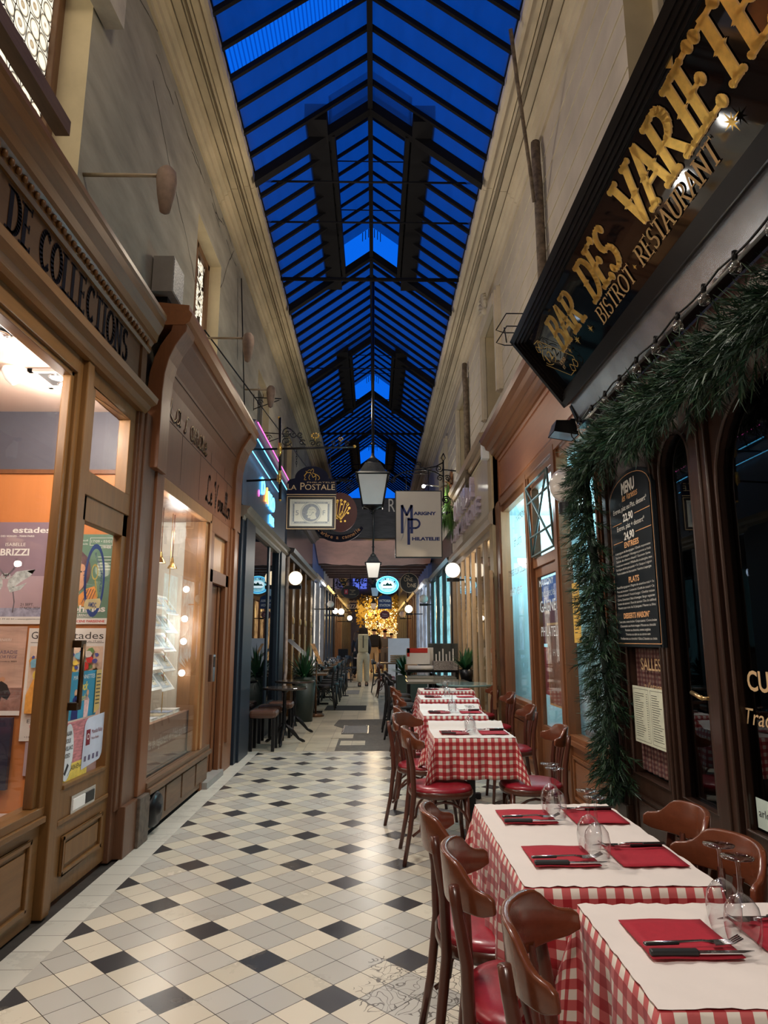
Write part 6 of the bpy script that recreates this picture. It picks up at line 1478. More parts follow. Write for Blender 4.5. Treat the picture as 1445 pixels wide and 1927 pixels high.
def dr(f, w, h):
    for i in range(9):
        a = i*.42+.2; f.line([(0, -h*.45), (w*.35*cos(a+.3), -h*.1), (w*.55*cos(a), h*(.1+.5*abs(sin(a))))], .012, gold); f.disc(w*.55*cos(a), h*(.1+.5*abs(sin(a))), .028, gold)
    for i in range(14): f.disc(w*.6*cos(i*2.4)*((i % 5)/5+.2), h*.5*sin(i*1.7), .022, gold)
t, c, ex, ez = disc_sign('cinnamon_sign', 'dark red oval sign with gilt tree, half behind the navy stamp sign', YA, 640, 964, 32, 37, red_s, None, dr)
mb = MB(); cc = ay_(638, 985, YA); n = 16; R1 = .58
pts_o = [(cc.x+.55*cos(math.radians(a)), cc.z+.42*sin(math.radians(a))) for a in range(-165, -14, 10)]; pts_i = [(cc.x+.50*cos(math.radians(a)), cc.z+.26*sin(math.radians(a))) for a in range(-15, -166, -10)]
mb.extr(pts_o+pts_i, YA-.05, YA-.02); mb.build('name_ribbon', navy_s, t)
mb = MB(); f = FR(mb, (cc.x, YA-.051, cc.z), (1, 0, 0), (0, 0, 1), (0, -1, 0)); s_ = "L'arbre a cannelle"
for i, ch in enumerate(s_):
    if ch == ' ': continue
    a = math.radians(-155+130*i/(len(s_)-1)); f.text(ch, .50*cos(a), .325*sin(a)-.03, .085, MATS['chalk_orange'], None, 'c', bold=.02, rot=(a+pi/2)*.7)
mb.build('lettering', crm, t, label='cream gothic lettering on the ribbon')
mb = MB(); mb.tube([tuple(ay_(618, 903, YA)), tuple(ay_(640, 901, YA)), tuple(ay_(664, 905, YA))], .014, 6); mb.build('bracket_arm', iron, t)
for (px, py, r, a0, sg) in ((650, 905, 6, 0, 1), (660, 912, 7, 2, -1), (655, 920, 5, 1, 1)): scr_px(MB(), px, py, r, 1.3, a0, sg, YA, .01).build('scroll', iron, t)
MB().tube([tuple(ay_(563, 903, YA)), tuple(ay_(664, 905, YA))], .012, 6).build('bracket_arm', iron, t); MB().tube([tuple(ay_(640, 903, YA)), tuple(ay_(640, 930, YA))], .008, 6).build('hanger', iron, t)

# ================================================================== MARIGNY sign
YM = 12.8
ms = thing('marigny_sign', 'large white rectangular sign with blue interlaced initials hanging on the right', 'sign')
a = ay_(743.5, 1050, YM); b = ay_(830.5, 924, YM); W = b.x-a.x; H = b.z-a.z; S = W/87.0
MB().box(a.x, b.x, YM-.04, YM+.04, a.z, b.z).build('case', M('sign_case', (.02, .03, .035), .4), ms, bevel=.004)
blue = M('royal_blue', (.012, .03, .16), .5)
mb = MB(); mb.box(a.x+.02, b.x-.02, YM-.045, YM-.04, a.z+.02, b.z-.02); mb.build('white_face', M('sign_white', (.70, .66, .58), .5, vary=.02), ms)
mb = MB(); f = FR(mb, (a.x, YM-.046, a.z), (1, 0, 0), (0, 0, 1), (0, -1, 0)); Hp = H/S
def L(pts, w): f.line([(p*S, (Hp-q)*S) for p, q in pts], w*S, blue)
L([(13, 80), (13, 29)], 5); L([(30.5, 80), (30.5, 29)], 5); L([(13, 29), (21.5, 47)], 4.4); L([(30.5, 29), (21.5, 47)], 4.4); L([(25, 101), (25, 53)], 5); L([(24, 55), (38, 55)], 3.6)
f.k = 2; f.ring(37*S, (Hp-63)*S, 10*S, 3.6*S, blue, 10*S, 20, -pi/2, pi/2); L([(24, 71.3), (38, 71.3)], 3.6)
f.k = 3; f.text('ARIGNY', 34*S, (Hp-46.5)*S, 6*S, blue, 42*S, bold=.05); f.text('HILATELIE', 31*S, (Hp-94)*S, 6*S, blue, 51*S, bold=.05)
f.k = 1; sh_ = M('printed_grey', (.45, .46, .48), .5); f.poly([(20*S, (Hp-49)*S), (22*S, (Hp-52)*S), (15*S, (Hp-88)*S), (10*S, (Hp-96)*S), (14*S, (Hp-82)*S)], sh_)
mb.build('lettering', blue, ms, label='royal blue initials and lettering')
br2 = thing('sign_bracket', 'black scrolled wrought iron bracket above the white rectangular sign', 'bracket')
def PM(px, py): v = ay_(px, py, YM); return tuple(v)
MB().tube([PM(834, 866), PM(835, 950)], .014, 8).build('upright', iron, br2)
mb = MB(); mb.tube([PM(834, 853), PM(830, 862), PM(834, 868), PM(838, 862), PM(834, 853)], .009, 6); mb.build('flame_finial', iron, br2)
mb = MB(); mb.tube([PM(x, y) for x, y in ((834, 870), (820, 878), (800, 882), (790, 879))], .013, 6); mb.tube([PM(x, y) for x, y in ((834, 897), (818, 888), (800, 884), (775, 885), (755, 890), (742, 898), (735, 906))], .013, 6); mb.build('swept_bar', iron, br2)
for (px, py, r, a0, sg) in ((787, 873, 5, -1, 1), (826, 882, 7, 0, -1), (828, 900, 6, .5, 1), (842, 900, 6, 2.5, -1), (739, 904, 5, 1, -1)): scr_px(MB(), px, py, r, 1.4, a0, sg, YM, .011).build('scroll', iron, br2)
scr_px(MB(), 839, 941, 8, 1.8, 0, 1, YM, .014).build('scroll', iron, br2)
mb = MB(); 
for px in (764, 806): mb.tube([PM(px, 884), PM(px, 923)], .008, 6)
mb.tube([PM(764, 891), PM(806, 891)], .008, 6); mb.build('hangers', iron, br2)
MB().tube([PM(834, 884), PM(866, 887)], .014, 6).build('wall_stay', iron, br2)
t = thing('sign_spotlight', 'small bright spotlight just above the white rectangular sign', 'spotlight', tuple(ay_(797, 915, YM+.4)))
part(MB().ball((0, 0, 0), .035, 10), 'bulb', E('spot_hot', (1, .95, .8), 30), t); part(MB().tube([(0, 0, .02), (.12, 0, .02), (.3, 0, .0)], .014, 6), 'arm', chrome, t)

# ================================================================== banner beam and pink awning across the passage
YB = 17.2
st_ = struct('trim_3'); m = MB(); m.box(-1.9, 1.75, YB, YB+.25, 3.98, 5.02); m.build('cross_beam', M('charcoal_panel', (.05, .05, .055), .6, vary=.2, scale=3, stretch=(1, 1, 8)), st_)
bn = thing('cafe_banner', 'dark sagging banner with pale capitals across the passage above the pink awning', 'banner')
mb = MB(); n = 20; vs = []
for i in range(n+1):
    x = -1.5+3.1*i/n; u = (i/n-.5)*2; vs += [(x, YB-.03, 3.98+.12*u*u-.02), (x, YB-.05, 4.98)]
mb.mesh(vs, [(2*i, 2*i+2, 2*i+3, 2*i+1) for i in range(n)], None, True); ob = mb.build('fabric', M('banner_cloth', (.06, .062, .07), .8, vary=.25, scale=4, stretch=(1, 1, 6)), bn)
mb = MB(); f = FR(mb, (-1.2, YB-.056, 4.35), (1, 0, 0), (0, 0, 1), (0, -1, 0)); a = ay_(731, 963, YB-.05); b = ay_(731, 938, YB); f.text('R', a.x+1.2, a.z-4.35, b.z-a.z, MATS['chalk_white'], .17); mb.build('lettering', None, bn)
aw = thing('pink_awning', 'wide dusty pink awning stretched across the passage under the dark banner', 'awning')
mb = MB(); n = 16; vs = []
for j in range(7):
    for i in range(n+1): vs.append((-1.55+3.1*i/n, YB-.0+j*.25, 3.96-.08*j-.06*(1-((i/n-.5)*2)**2)+.012*sin(i*2+j)))
mb.mesh(vs, [(j*(n+1)+i, j*(n+1)+i+1, (j+1)*(n+1)+i+1, (j+1)*(n+1)+i) for j in range(6) for i in range(n)], None, True); mb.build('fabric', M('pink_canvas', (.78, .40, .34), .8, vary=.12, scale=3), aw)
m = MB(); m.box(-1.9, 1.9, 19.0, 24.0, 3.55, 3.62)
for i in range(6): m.box(-1.6, 1.6, 19.1+i*.8, 19.2+i*.8, 3.47, 3.55)
m.build('lower_ceiling', M('brown_boards', (.14, .07, .055), .6), st_)

# ================================================================== lit signs deeper in
def vs(f, w, h):
    f.disc(0, 0, w*.80, E('sign_cyan', (.35, .85, 1), 1.6), h*.80); f.up(); f.disc(0, h*.02, w*.55, E('sign_white_lit', (.75, .95, 1), 2.0), h*.45); f.up()
    f.poly([(-w*.45, -h*.1), (-w*.3, h*.12), (-w*.2, h*.02), (0, h*.3), (w*.15, h*.1), (w*.3, h*.2), (w*.45, -h*.1)], M('teal_print', (.0, .22, .18), .5)); f.up(); f.rect(-w*.4, -h*.42, w*.4, -h*.36, blue)
    arc_text(f, 'VICTORIA STATION', w*.66, h*.66, h*.2, blue, 168, 12)
    f.text('RESTAURANT', 0, -h*.62, h*.13, blue, w*.7, 'c')
t, c, ex, ez = disc_sign('station_sign', 'glowing blue and white oval VICTORIA STATION sign', 21.5, 729, 1101, 21.5, 17, E('sign_blue', (.05, .45, .95), 1.4), E('sign_rim', (.2, .8, 1), 2.0), vs, rimw=.07)
MB().tube([(c.x, 21.5, c.z+ez), (c.x, 21.5, 4.2)], .01, 6).build('hanger', iron, t)
def oo(f, w, h):
    f.text('ONE', -w*.1, h*.15, h*.42, crm, w*.95, 'c'); f.text('&', -w*.15, -h*.15, h*.25, crm, w*.2, 'c'); f.text('ONE', w*.25, -h*.45, h*.42, crm, w*.95, 'c'); f.line(smooth([(-w*.6, h*.5), (-w*.3, h*.75), (0, h*.6), (-w*.1, h*.8)], 4), .012, crm)
t, c, ex, ez = disc_sign('round_sign', 'round black ONE and ONE sign with thin gold rim', 20.5, 770, 1097, 17.5, 18.5, M('matte_black', (.012, .012, .012), .4), crm, oo, rimw=.04)
MB().tube([(c.x, 20.5, c.z+ez), (c.x, 20.5, c.z+ez+.25), (1.5, 20.5, c.z+ez+.25)], .012, 6).build('hanger', iron, t)
t = thing('arched_sign', 'small navy arched VICTORIA STATION board under the glowing oval', 'sign'); y = 23.0; a = ay_(711, 1146, y); b = ay_(737, 1120, y); w = b.x-a.x; h = b.z-a.z
MB().extr([(a.x, a.z), (b.x, a.z), (b.x, a.z+h*.7)]+[(a.x+w/2+w/2*cos(pi*i/10), a.z+h*.7+h*.3*sin(pi*i/10)) for i in range(1, 10)]+[(a.x, a.z+h*.7)], y-.03, y+.03).build('board', M('navy_board', (.01, .03, .12), .4), t)
mb = MB(); f = FR(mb, (a.x, y-.031, a.z), (1, 0, 0), (0, 0, 1), (0, -1, 0)); f.text('VICTORIA', w/2, h*.5, h*.18, MATS['chalk_white'], w*.85, 'c', bold=.04); f.text('STATION', w/2, h*.18, h*.18, MATS['chalk_white'], w*.78, 'c', bold=.04); mb.build('lettering', None, t)
MB().tube([(a.x+w/2, y, b.z), (a.x+w/2, y, 3.6)], .008, 6).build('hanger', iron, t)
t, c, ex, ez = disc_sign('oval_sign', 'little dark red oval sign below the navy arched board', 23.0, 724, 1157, 9.5, 8, red_s, crm, lambda f, w, h: (f.text('Wagons', 0, h*.05, h*.3, MATS['chalk_white'], w, 'c'), f.text('restaurant', 0, -h*.4, h*.25, MATS['chalk_white'], w*1.2, 'c')), rimw=.05)
MB().tube([(c.x, 23, c.z+ez), (c.x, 23, a.z+.01)], .008, 6).build('hanger', iron, t)
t, c, ex, ez = disc_sign('oval_sign', 'dark oval sign with a small red seal on the left', 22.0, 659, 1114, 17, 12, M('brown_black', (.03, .022, .02), .5), MATS['sign_case'], lambda f, w, h: (f.rect(-w*.65, -h*.35, -w*.25, h*.4, M('seal_red', (.55, .04, .06), .5)), f.up(), f.text('8', -w*.45, -h*.15, h*.4, MATS['chalk_white'], w*.15, 'c'), f.text('Passage', w*.25, h*.2, h*.2, crm, w*.6, 'c'), f.text('53', w*.25, -h*.1, h*.2, crm, w*.2, 'c'), f.text('restaurant', w*.25, -h*.45, h*.2, crm, w*.7, 'c')))
MB().tube([(c.x-.3, 22, c.z+ez+.12), (c.x+.3, 22, c.z+ez+.12)], .012, 6).build('hanger', iron, t)
MB().tube([(c.x, 22, c.z+ez), (c.x, 22, 3.6)], .008, 6).build('hanger', iron, t)
t = thing('pizza_sign', 'pale PIZZA lettering with script above it, hanging on the left', 'sign'); y = 27.0; mb = MB(); a = ay_(653, 1145, y); b = ay_(674, 1137, y)
f = FR(mb, (a.x, y, a.z), (1, 0, 0), (0, 0, 1), (0, -1, 0)); f.text('PIZZA', 0, 0, b.z-a.z, MATS['chalk_white'], b.x-a.x, depth=.03); f.text('Paradiso', 0, b.z-a.z+.06, .12, crm, .4, shear=.3, depth=.03); f.rect(-.02, -.05, b.x-a.x+.02, -.02, iron); mb.build('lettering', None, t)
MB().tube([(a.x-.6, y+.02, a.z+.45), (b.x, y+.02, a.z+.45)], .012, 6).tube([(a.x+.1, y+.02, a.z+.45), (a.x+.1, y+.02, a.z)], .008, 5).build('bracket', iron, t)

# globe lamps on the left and right
def lamp_at(px, py, y, rpx, lab, lit, dx, col=(1, .86, .66), s=2.6):
    v = ay_(px, py, y); r = (ay_(px+rpx, py, y)-v).length; t = globe('', tuple(v), r, lab, lit, (1.58 if dx > 0 else -1.66)-v.x, col, s); t['group'] = 'globe lamps along the passage' if lit else 'unlit globe lamps'; return t
lamp_at(556, 1088, 12.2, 13, 'lit warm globe lamp nearest on the left shopfronts', 2, -.2, (1, .80, .52), 2.2)
lamp_at(642, 1151, 22, 5.5, 'lit white globe lamp among the far left shopfronts', 3, -.2, s=9)
lamp_at(658, 1163, 27, 4.5, 'small lit globe lamp farthest on the left', 3, -.2, s=9)
lamp_at(622, 1137, 18.5, 6.5, 'unlit pearly globe lamp among the left shopfronts', 0, -.2)
lamp_at(769, 1146, 22, 7, 'brightly lit globe lamp on the far right shopfronts', 3, .2, s=9)
lamp_at(797, 1127, 18, 8, 'unlit grey globe lamp on the far right shopfronts', 0, .2)
lamp_at(757, 1156, 27, 6, 'small unlit globe lamp beside the far right lit one', 0, .2)
lamp_at(631, 1150, 24, 5, 'lit globe lamp close behind the unlit pearly one', 3, -.2, s=9)

# ================================================================== left shops deeper in
XN = -1.60
navy_w = M('navy_woodwork', (.012, .02, .032), .4, spec=.3); nb = shopfront('shopfront', 'dark navy bar front with blue neon letters beyond the stamp shop')
for i, (a, b) in enumerate(((8.0, 8.9), (10.35, 10.5), (11.15, 11.95))): m = MB(); m.box(XN-.1, XN+(.02 if i != 1 else -.02), a, b, 0, 2.85); m.box(XN, XN+.045, a+.15, b-.15, 0, 2.85) if i != 1 else None; m.build('post', navy_w, nb, bevel=.006)
MB().box(XN-.1, XN, 8.9, 11.15, 0, .45).build('stall_riser', M('navy_riser', (.02, .028, .036), .5), nb)
MB().box(XN-.04, XN-.035, 8.9, 11.15, .45, 2.85).build('window_pane', glass_dark, nb)
m = MB(); m.extr([(XN-.1, 2.80), (XN+.01, 2.80), (XN+.03, 2.83), (XN+.03, 2.86), (XN+.07, 2.89), (XN+.07, 2.93), (XN+.11, 2.97), (XN-.1, 3.0)], 8.0, 12.0); m.build('cornice', M('cream_brown_moulding', (.20, .16, .12), .45), nb)
m = MB(); m.box(XN-.1, XN, 8.0, 12.0, 3.0, 3.95); m.extr([(XN-.1, 3.95), (XN+.08, 3.95), (XN+.10, 4.02), (XN+.14, 4.06), (XN-.1, 4.1)], 8.0, 12.0); fb = m.build('sign_board', M('slate_blue_board', (.05, .07, .11), .45, vary=.1, scale=4), nb)
mb = MB(); f = FR(mb, (XN+.01, 8.75, 3.12), (0, 1, 0), (0, 0, 1), (1, 0, 0)); nblue = E('neon_blue', (.12, .60, 1), 3.5); nor = E('neon_orange', (1, .4, .08), 3); npk = E('neon_pink', (1, .12, .5), 2.5)
f.text('D', .5, .28, .26, nblue, .25, bold=-.01, depth=.02); f.text('A', .85, .24, .24, nor, .22, depth=.02); f.text('PEO', 1.1, .22, .24, nblue, .62, depth=.02); f.text('BAR', 1.3, .0, .14, nblue, .4, depth=.02); f.disc(.35, .25, .05, npk); mb.build('neon_letters', nblue, fb)
mb = MB(); mb.tube([(XN+.12, 8.05, 3.88), (XN+.12, 11.9, 3.88)], .007, 6, nblue); mb.tube([(XN+.15, 8.05, 4.04), (XN+.15, 11.9, 4.04)], .007, 6, npk); mb.tube([(XN+.06, 8.05, 3.72), (XN+.06, 10.6, 3.72)], .006, 6, nblue); mb.build('neon_tube', nblue, nb)
wn_ = struct('wall_bar_room'); MB().box(-3.6, -3.55, 8, 12, 0, 3).box(-3.55, XN-.1, 11.97, 12.0, 0, 3).box(-3.55, XN-.1, 8.0, 8.03, 0, 3).box(-3.6, XN-.1, 8, 12, 2.98, 3.02).build('room_shell', M('bar_room', (.05, .055, .07), .6), wn_)
lamp('bar_light', 'POINT', (-2.4, 10.2, 2.4), 8, (.8, .9, 1), .1)
gb = shopfront('shopfront', 'brown and gilt carved wooden front with a glossy dark sign band, left of the lanterns')
gw = WOOD('carved_brown', (.16, .085, .035), .4, 'Z', .3, .2)
for (a, b, d) in ((12.1, 12.3, .02), (13.0, 13.25, .04), (14.1, 14.4, .05), (15.2, 15.5, .05), (16.6, 17.1, .05)):
    m = MB(); m.box(-1.75, XN+d, a, b, 0, 2.85); m.build('pilaster', gw, gb, bevel=.006)
    m = MB(); m.lathe([(0, .02), (.05, .03), (.075, .01), (.08, 0)], (XN+d, (a+b)/2, 1.75), 16, None, True, 'X'); m.box(XN+d, XN+d+.012, a+.05, b-.05, .5, 1.5); m.build('carved_boss', gold_flat, gb)
for (a, b) in ((12.3, 13.0), (13.25, 14.1), (14.4, 15.2), (15.5, 16.6)): m = MB(); m.box(-1.75, XN-.03, a, b, 0, 2.7); panel(m, XN-.03, 1, a, b, .3, 1.2, .08, .02); panel(m, XN-.03, 1, a, b, 1.3, 2.6, .08, .02); m.build('door_panel', gw, gb)
m = MB(); m.extr([(XN-.1, 2.85), (XN+.08, 2.85), (XN+.10, 2.9), (XN+.16, 2.93), (XN+.18, 3.0), (XN-.1, 3.04)], 12.0, 17.1); m.extr([(XN-.1, 3.8), (XN+.08, 3.8), (XN+.12, 3.87), (XN+.20, 3.92), (XN-.1, 3.96)], 12.0, 17.1); m.build('cornice', M('dark_bronze_moulding', (.05, .04, .035), .4, .3), gb)
MB().box(XN-.1, XN+.03, 12.0, 17.1, 3.04, 3.8).build('sign_band', M('gloss_band', (.12, .125, .15), .22, .8, vary=.3, scale=1.2), gb)
m = MB(); rg = random.Random(8)
m.tube([(XN+.06+rg.uniform(-.012, .012), 12.03+rg.uniform(-.015, .015), z/10*3.0) for z in range(11)], .03, 8); tag(m.build('birch_pole', M('birch', (.42, .34, .30), .7, vary=.4, scale=9)), 'pale birch pole standing between the navy bar and the carved brown front', 'pole')
# generic far shopfronts, both sides
def far_front(side, y0, y1, x, wood, board, glow, lab, zc=3.0, top=3.9):
    t = shopfront('shopfront', lab); s = side; n = max(1, int((y1-y0)/1.3))
    X0, X1 = (x-.12, x) if s < 0 else (x, x+.12)
    for i in range(n+1):
        y = y0+(y1-y0-.2)*i/n; MB().box(X0 if s < 0 else X0-.04, X1+.04 if s < 0 else X1, y, y+.2, 0, zc).build('post', wood, t)
    MB().box(X0, X1, y0, y1, 0, .5).build('stall_riser', wood, t)
    MB().box(min(X0, X1)+.04, min(X0, X1)+.06, y0, y1, .5, zc-.05).build('lit_window', glow, t)
    MB().extr([(X0, zc), (X1, zc), (X1, top), (X0, top)], y0, y1).build('sign_board', board, t)
    xx = X1 if s < 0 else X0; d = -s
    MB().extr([(xx, zc-.02), (xx+d*.08, zc), (xx+d*.12, zc+.08), (xx, zc+.1)], y0, y1).build('cornice', wood, t)
    return t
def lit(name, c, s, dark=.1, sc=3):
    m, nt, bs = _nt(name); v = mapping(nt, objco(nt), (1, 1.6, 1)); nz = noise(nt, v, sc, 6, .75)
    cc = ramp(nt, nz, [(.35, tuple(x*dark for x in c)), (.52, tuple(x*.6 for x in c)), (.68, c)]); nt.links.new(cc, bs.inputs['Emission Color']); nt.links.new(cc, bs.inputs['Base Color']); bs.inputs['Emission Strength'].default_value = s; bs.inputs['Roughness'].default_value = .15; return m
gwarm = lit('lit_warm', (1, .62, .28), 1.1); gcool = lit('lit_cool', (.55, .75, 1), .9); gcyan = lit('lit_cyan', (.35, .85, .95), 1.2, .25); gwhite = lit('lit_white', (1, .9, .78), 1.3, .1, 5)
dkw = M('far_dark_wood', (.03, .025, .025), .35, coat=.3); grw = M('far_grey_wood', (.16, .17, .2), .4); brw = M('far_brown_wood', (.12, .06, .035), .4); blb = M('far_blue_board', (.10, .16, .42), .4); ltb = M('far_light_board', (.5, .48, .5), .5)
far_front(-1, 17.3, 21.0, -1.58, grw, blb, gwhite, 'bright grey and blue shopfront beyond the carved one on the left')
far_front(-1, 21.0, 25.5, -1.56, dkw, ltb, gcool, 'dark shopfront with pale board around the pizza sign'); far_front(-1, 25.5, 31.0, -1.5, brw, dkw, gwarm, 'brown warm lit shopfront farther on the left'); far_front(-1, 31, 43, -1.5, dkw, dkw, gwarm, 'dark shopfronts at the far left end of the passage')
far_front(1, 14.0, 19.0, 1.62, dkw, dkw, gcyan, 'dark framed cyan lit shopfront beyond the cream restaurant', 3.0, 3.7); far_front(1, 19.0, 24.0, 1.52, ltb, blb, gcool, 'pale blue shopfront on the right behind the round black sign'); far_front(1, 24, 30, 1.5, brw, dkw, gwarm, 'brown warm lit shopfront farther on the right'); far_front(1, 30, 43, 1.45, dkw, dkw, gwarm, 'dark shopfronts at the far right end of the passage')
MB().box(-1.78, -1.60, 21, 26, 3.9, 6.5).build('far_wall', plaster_l, wl)
# cold fluorescent reflections: tubes under the far boards
for (x, y) in ((-1.45, 19.5), (1.4, 20.5)): tag(MB().box(x-.02, x+.02, y-.6, y+.6, 2.95, 2.98).build('tube_light', E('tube_white', (.8, .9, 1), 6)), 'thin white tube light under the %s sign board' % ('left blue' if x < 0 else 'right pale'), 'tube light')
for (x0, x1) in ((-1.78, -1.70), (1.62, 1.70)): MB().box(x0, x1, 26, 46, 3.9, 6.6).build('far_wall', plaster_l, wl if x0 < 0 else wr)
MB().box(-2, 2, 26, 46, 6.6, 6.64).build('far_glazing', M('night_glass', (.01, .02, .05), .4), ce)
# end of the passage: facade with blue windows, golden garden of lights
ew = struct('wall_end'); MB().box(-4.3, 4.3, 46, 46.2, 0, 9).build('end_facade', M('end_stone', (.10, .11, .2), .8), ew)
MB().box(-4.3, 4.3, 45.8, 46, 3.9, 4.4).build('end_ledge', M('end_ledge', (.07, .07, .1), .8), ew)
for i, (px0, px1) in enumerate(((664, 690), (728, 744), (708, 720))):
    w = struct('window_%d' % (20+i)); a = ay_(px0, 1108, 45.9); b = ay_(px1, 1068, 45.9); MB().box(a.x, b.x, 45.9, 45.95, a.z, b.z).build('pane', E('dusk_pane', (.10, .16, .75), .9) if i < 2 else E('pale_curtain', (.7, .65, .6), .7), w); f = MB(); xm = (a.x+b.x)/2; f.box(xm-.03, xm+.03, 45.85, 45.9, a.z, b.z); zm = (a.z+b.z)/2; f.box(a.x, b.x, 45.85, 45.9, zm-.03, zm+.03); f.build('window_frame', dkw, w)
rg = random.Random(21)
t = thing("light_tree", "blazing golden tree hung with fairy lights at the end of the passage", "light tree")
gleam = [E('fairy_gold', (1, .62, .16), 4), E('fairy_white', (1, .86, .5), 6), E('fairy_amber', (1, .42, .06), 3)]; leafg = M('gold_leafage', (.45, .30, .06), .6)
for g in range(3):
    mb = MB()
    for i in range(230):
        px, py = rg.uniform(686, 748), rg.triangular(1122, 1205, 1150); y = rg.uniform(40, 45); v = ay_(px, py, y); r = rg.uniform(.015, .035); mb.ball(tuple(v), r, 5)
    o = mb.build('fairy_lights', gleam[g], t); o['kind'] = 'stuff'
mb = MB()
for i in range(900):
    px, py = rg.uniform(672, 750), rg.triangular(1118, 1200, 1140); y = rg.uniform(40, 45.5); v = Vector(ay_(px, py, y)); r = rg.uniform(.06, .16); a = Vector((rg.uniform(-1, 1), rg.uniform(-.3, .3), rg.uniform(-1, 1)))*r; b = Vector((a.z, 0, -a.x))*.5
    mb.face([v-a, v+b, v+a, v-b])
o = mb.build('foliage', leafg, t); o['kind'] = 'stuff'
MB().tube([(.2, 43, 0), (.3, 43, 1.6), (.1, 43, 3)], .09, 8).build('trunk', brw, t)
MB().box(-.6, 1.5, 45.3, 45.35, 1.2, 3.6).build('lit_backdrop', lit('lit_gold', (1, .66, .25), 1.2, .15, 2.5), t)
mb = MB(); t2 = thing('golden_bough', 'overhanging golden leafed bough left of the far lights', 'bough')
for i in range(110):
    px, py = rg.gauss(682, 5), rg.gauss(1150, 5); y = rg.uniform(30, 32); v = Vector(ay_(px, py, y)); r = rg.uniform(.04, .09); a = Vector((rg.uniform(-1, 1), 0, rg.uniform(-1, 1)))*r; b = Vector((a.z, .03, -a.x))*.6; mb.face([v-a, v+b, v+a, v-b])
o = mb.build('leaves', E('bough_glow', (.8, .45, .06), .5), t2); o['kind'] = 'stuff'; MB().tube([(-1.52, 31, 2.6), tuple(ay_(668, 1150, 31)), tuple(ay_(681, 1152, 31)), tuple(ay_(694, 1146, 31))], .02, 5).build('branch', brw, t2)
# ================================================================== garland on the bistro front
def needles(mb, c, d, L, n, mats, rg, w=.0035):
    d = Vector(d).normalized(); u = d.orthogonal().normalized(); v = d.cross(u)
    for i in range(n):
        t = i/n; a = rg.uniform(0, 2*pi); b = Vector(c)+d*L*t
        o = (u*cos(a)+v*sin(a)); tip = b+o*L*.36*(1.1-.5*t)+d*L*.38; s = d.cross(o).normalized()*w
        mb.face([b-s, b+s, tip+s*.3, tip-s*.3], rg.choice(mats))
gm_ = [M('fir_dark', (.006, .022, .014), .55), M('fir_green', (.012, .050, .024), .5), M('fir_olive', (.030, .070, .028), .5), M('fir_grey', (.028, .060, .040), .55)]
rg = random.Random(31)
ga = thing('fir_garland', 'thick dark green fir garland hanging down beside the menu board and along the beam', 'garland')
mb = MB(); vinem = MB(); path = [(1.52, 1.6, 2.60), (1.50, 2.2, 2.57), (1.52, 2.8, 2.58), (1.50, 3.4, 2.60), (1.50, 4.0, 2.60), (1.49, 4.4, 2.60), (1.50, 4.66, 2.48), (1.53, 4.70, 2.1), (1.55, 4.66, 1.7), (1.56, 4.64, 1.3), (1.57, 4.62, .95), (1.58, 4.60, .60), (1.58, 4.58, .36)]
vinem.tube(path, .03, 8)
P_ = []
for i in range(len(path)-1):
    a, b = Vector(path[i]), Vector(path[i+1]); n = max(2, int((b-a).length/.0075))
    for k in range(n): P_.append((a.lerp(b, k/n), (b-a).normalized()))
for (p, t) in P_:
    for _ in range(2):
        a = rg.uniform(0, 2*pi); u = t.orthogonal().normalized(); v = t.cross(u); o = (u*cos(a)+v*sin(a))
        if o.x > .55: o.x *= -1
        d = (o*1.0+t*rg.uniform(-.2, .9)+Vector((0, 0, -.25))).normalized(); r0 = rg.uniform(.02, .085)
        needles(mb, p+o*r0, d, rg.uniform(.09, .15), 17, gm_[rg.choice((0, 0, 1, 1, 2, 3)):][:2], rg)
o = mb.build('fir_needles', gm_[1], ga); vinem.build('stem', gm_[0], ga)
# ================================================================== leafy plants
def blade_plant(t, n, L, w, mats, rg, droop=.9, z0=0, spread=.6, name='leaves'):
    mb = MB()
    for i in range(n):
        a = rg.uniform(0, 2*pi); l = L*rg.uniform(.6, 1.1); el = rg.uniform(.5, 1.5); k = 6; pts = []
        for j in range(k+1):
            s = j/k; r = l*spread*s*cos(el)*1.2+.02; z = z0+l*s*sin(el)-droop*l*s*s*.45*cos(el); pts.append(Vector((r*cos(a), r*sin(a), z)))
        sd = Vector((-sin(a), cos(a), 0)); mt = rg.choice(mats)
        for j in range(k):
            w0, w1 = w*sin(pi*min(1, .12+j/k*.88)), w*sin(pi*min(1, .12+(j+1)/k*.88))
            mb.face([pts[j]-sd*w0, pts[j]+sd*w0, pts[j+1]+sd*w1, pts[j+1]-sd*w1], mt)
    return part(mb, name, mats[0], t)
gl = [M('leaf_%d' % i, c, .4) for i, c in enumerate([(.02, .09, .035), (.035, .14, .05), (.07, .19, .07), (.012, .05, .025)])]
def pot(t, r0, r1, h, m): part(MB().lathe([(0, 0), (r0, 0), (r1, h), (r1*.93, h), (r1*.9, h-.03), (0, h-.03)], (0, 0, 0), 20), 'pot', m, t)
rg = random.Random(9)
v = az_(565, 1362, 0); t = thing('spider_plant', 'bushy long leafed green plant in a tall dark planter on the left', 'plant', (-1.22, 12.2, 0)); pot(t, .15, .2, .75, M('dark_planter', (.03, .045, .04), .5)); blade_plant(t, 130, .62, .016, gl, rg, 1.0, .72, .75); blade_plant(t, 90, .5, .014, [gl[3]], rg, 2.4, .70, .6, 'hanging_leaves')
v = az_(845, 1290, 0)
t = thing('potted_plant', 'small broad leafed potted plant before the cream restaurant', 'plant', tuple(ay_(878, 1268, 11.6))); t.location.z = .70; pot(t, .09, .13, .2, iron); blade_plant(t, 60, .42, .035, gl, rg, .6, .18, .8)
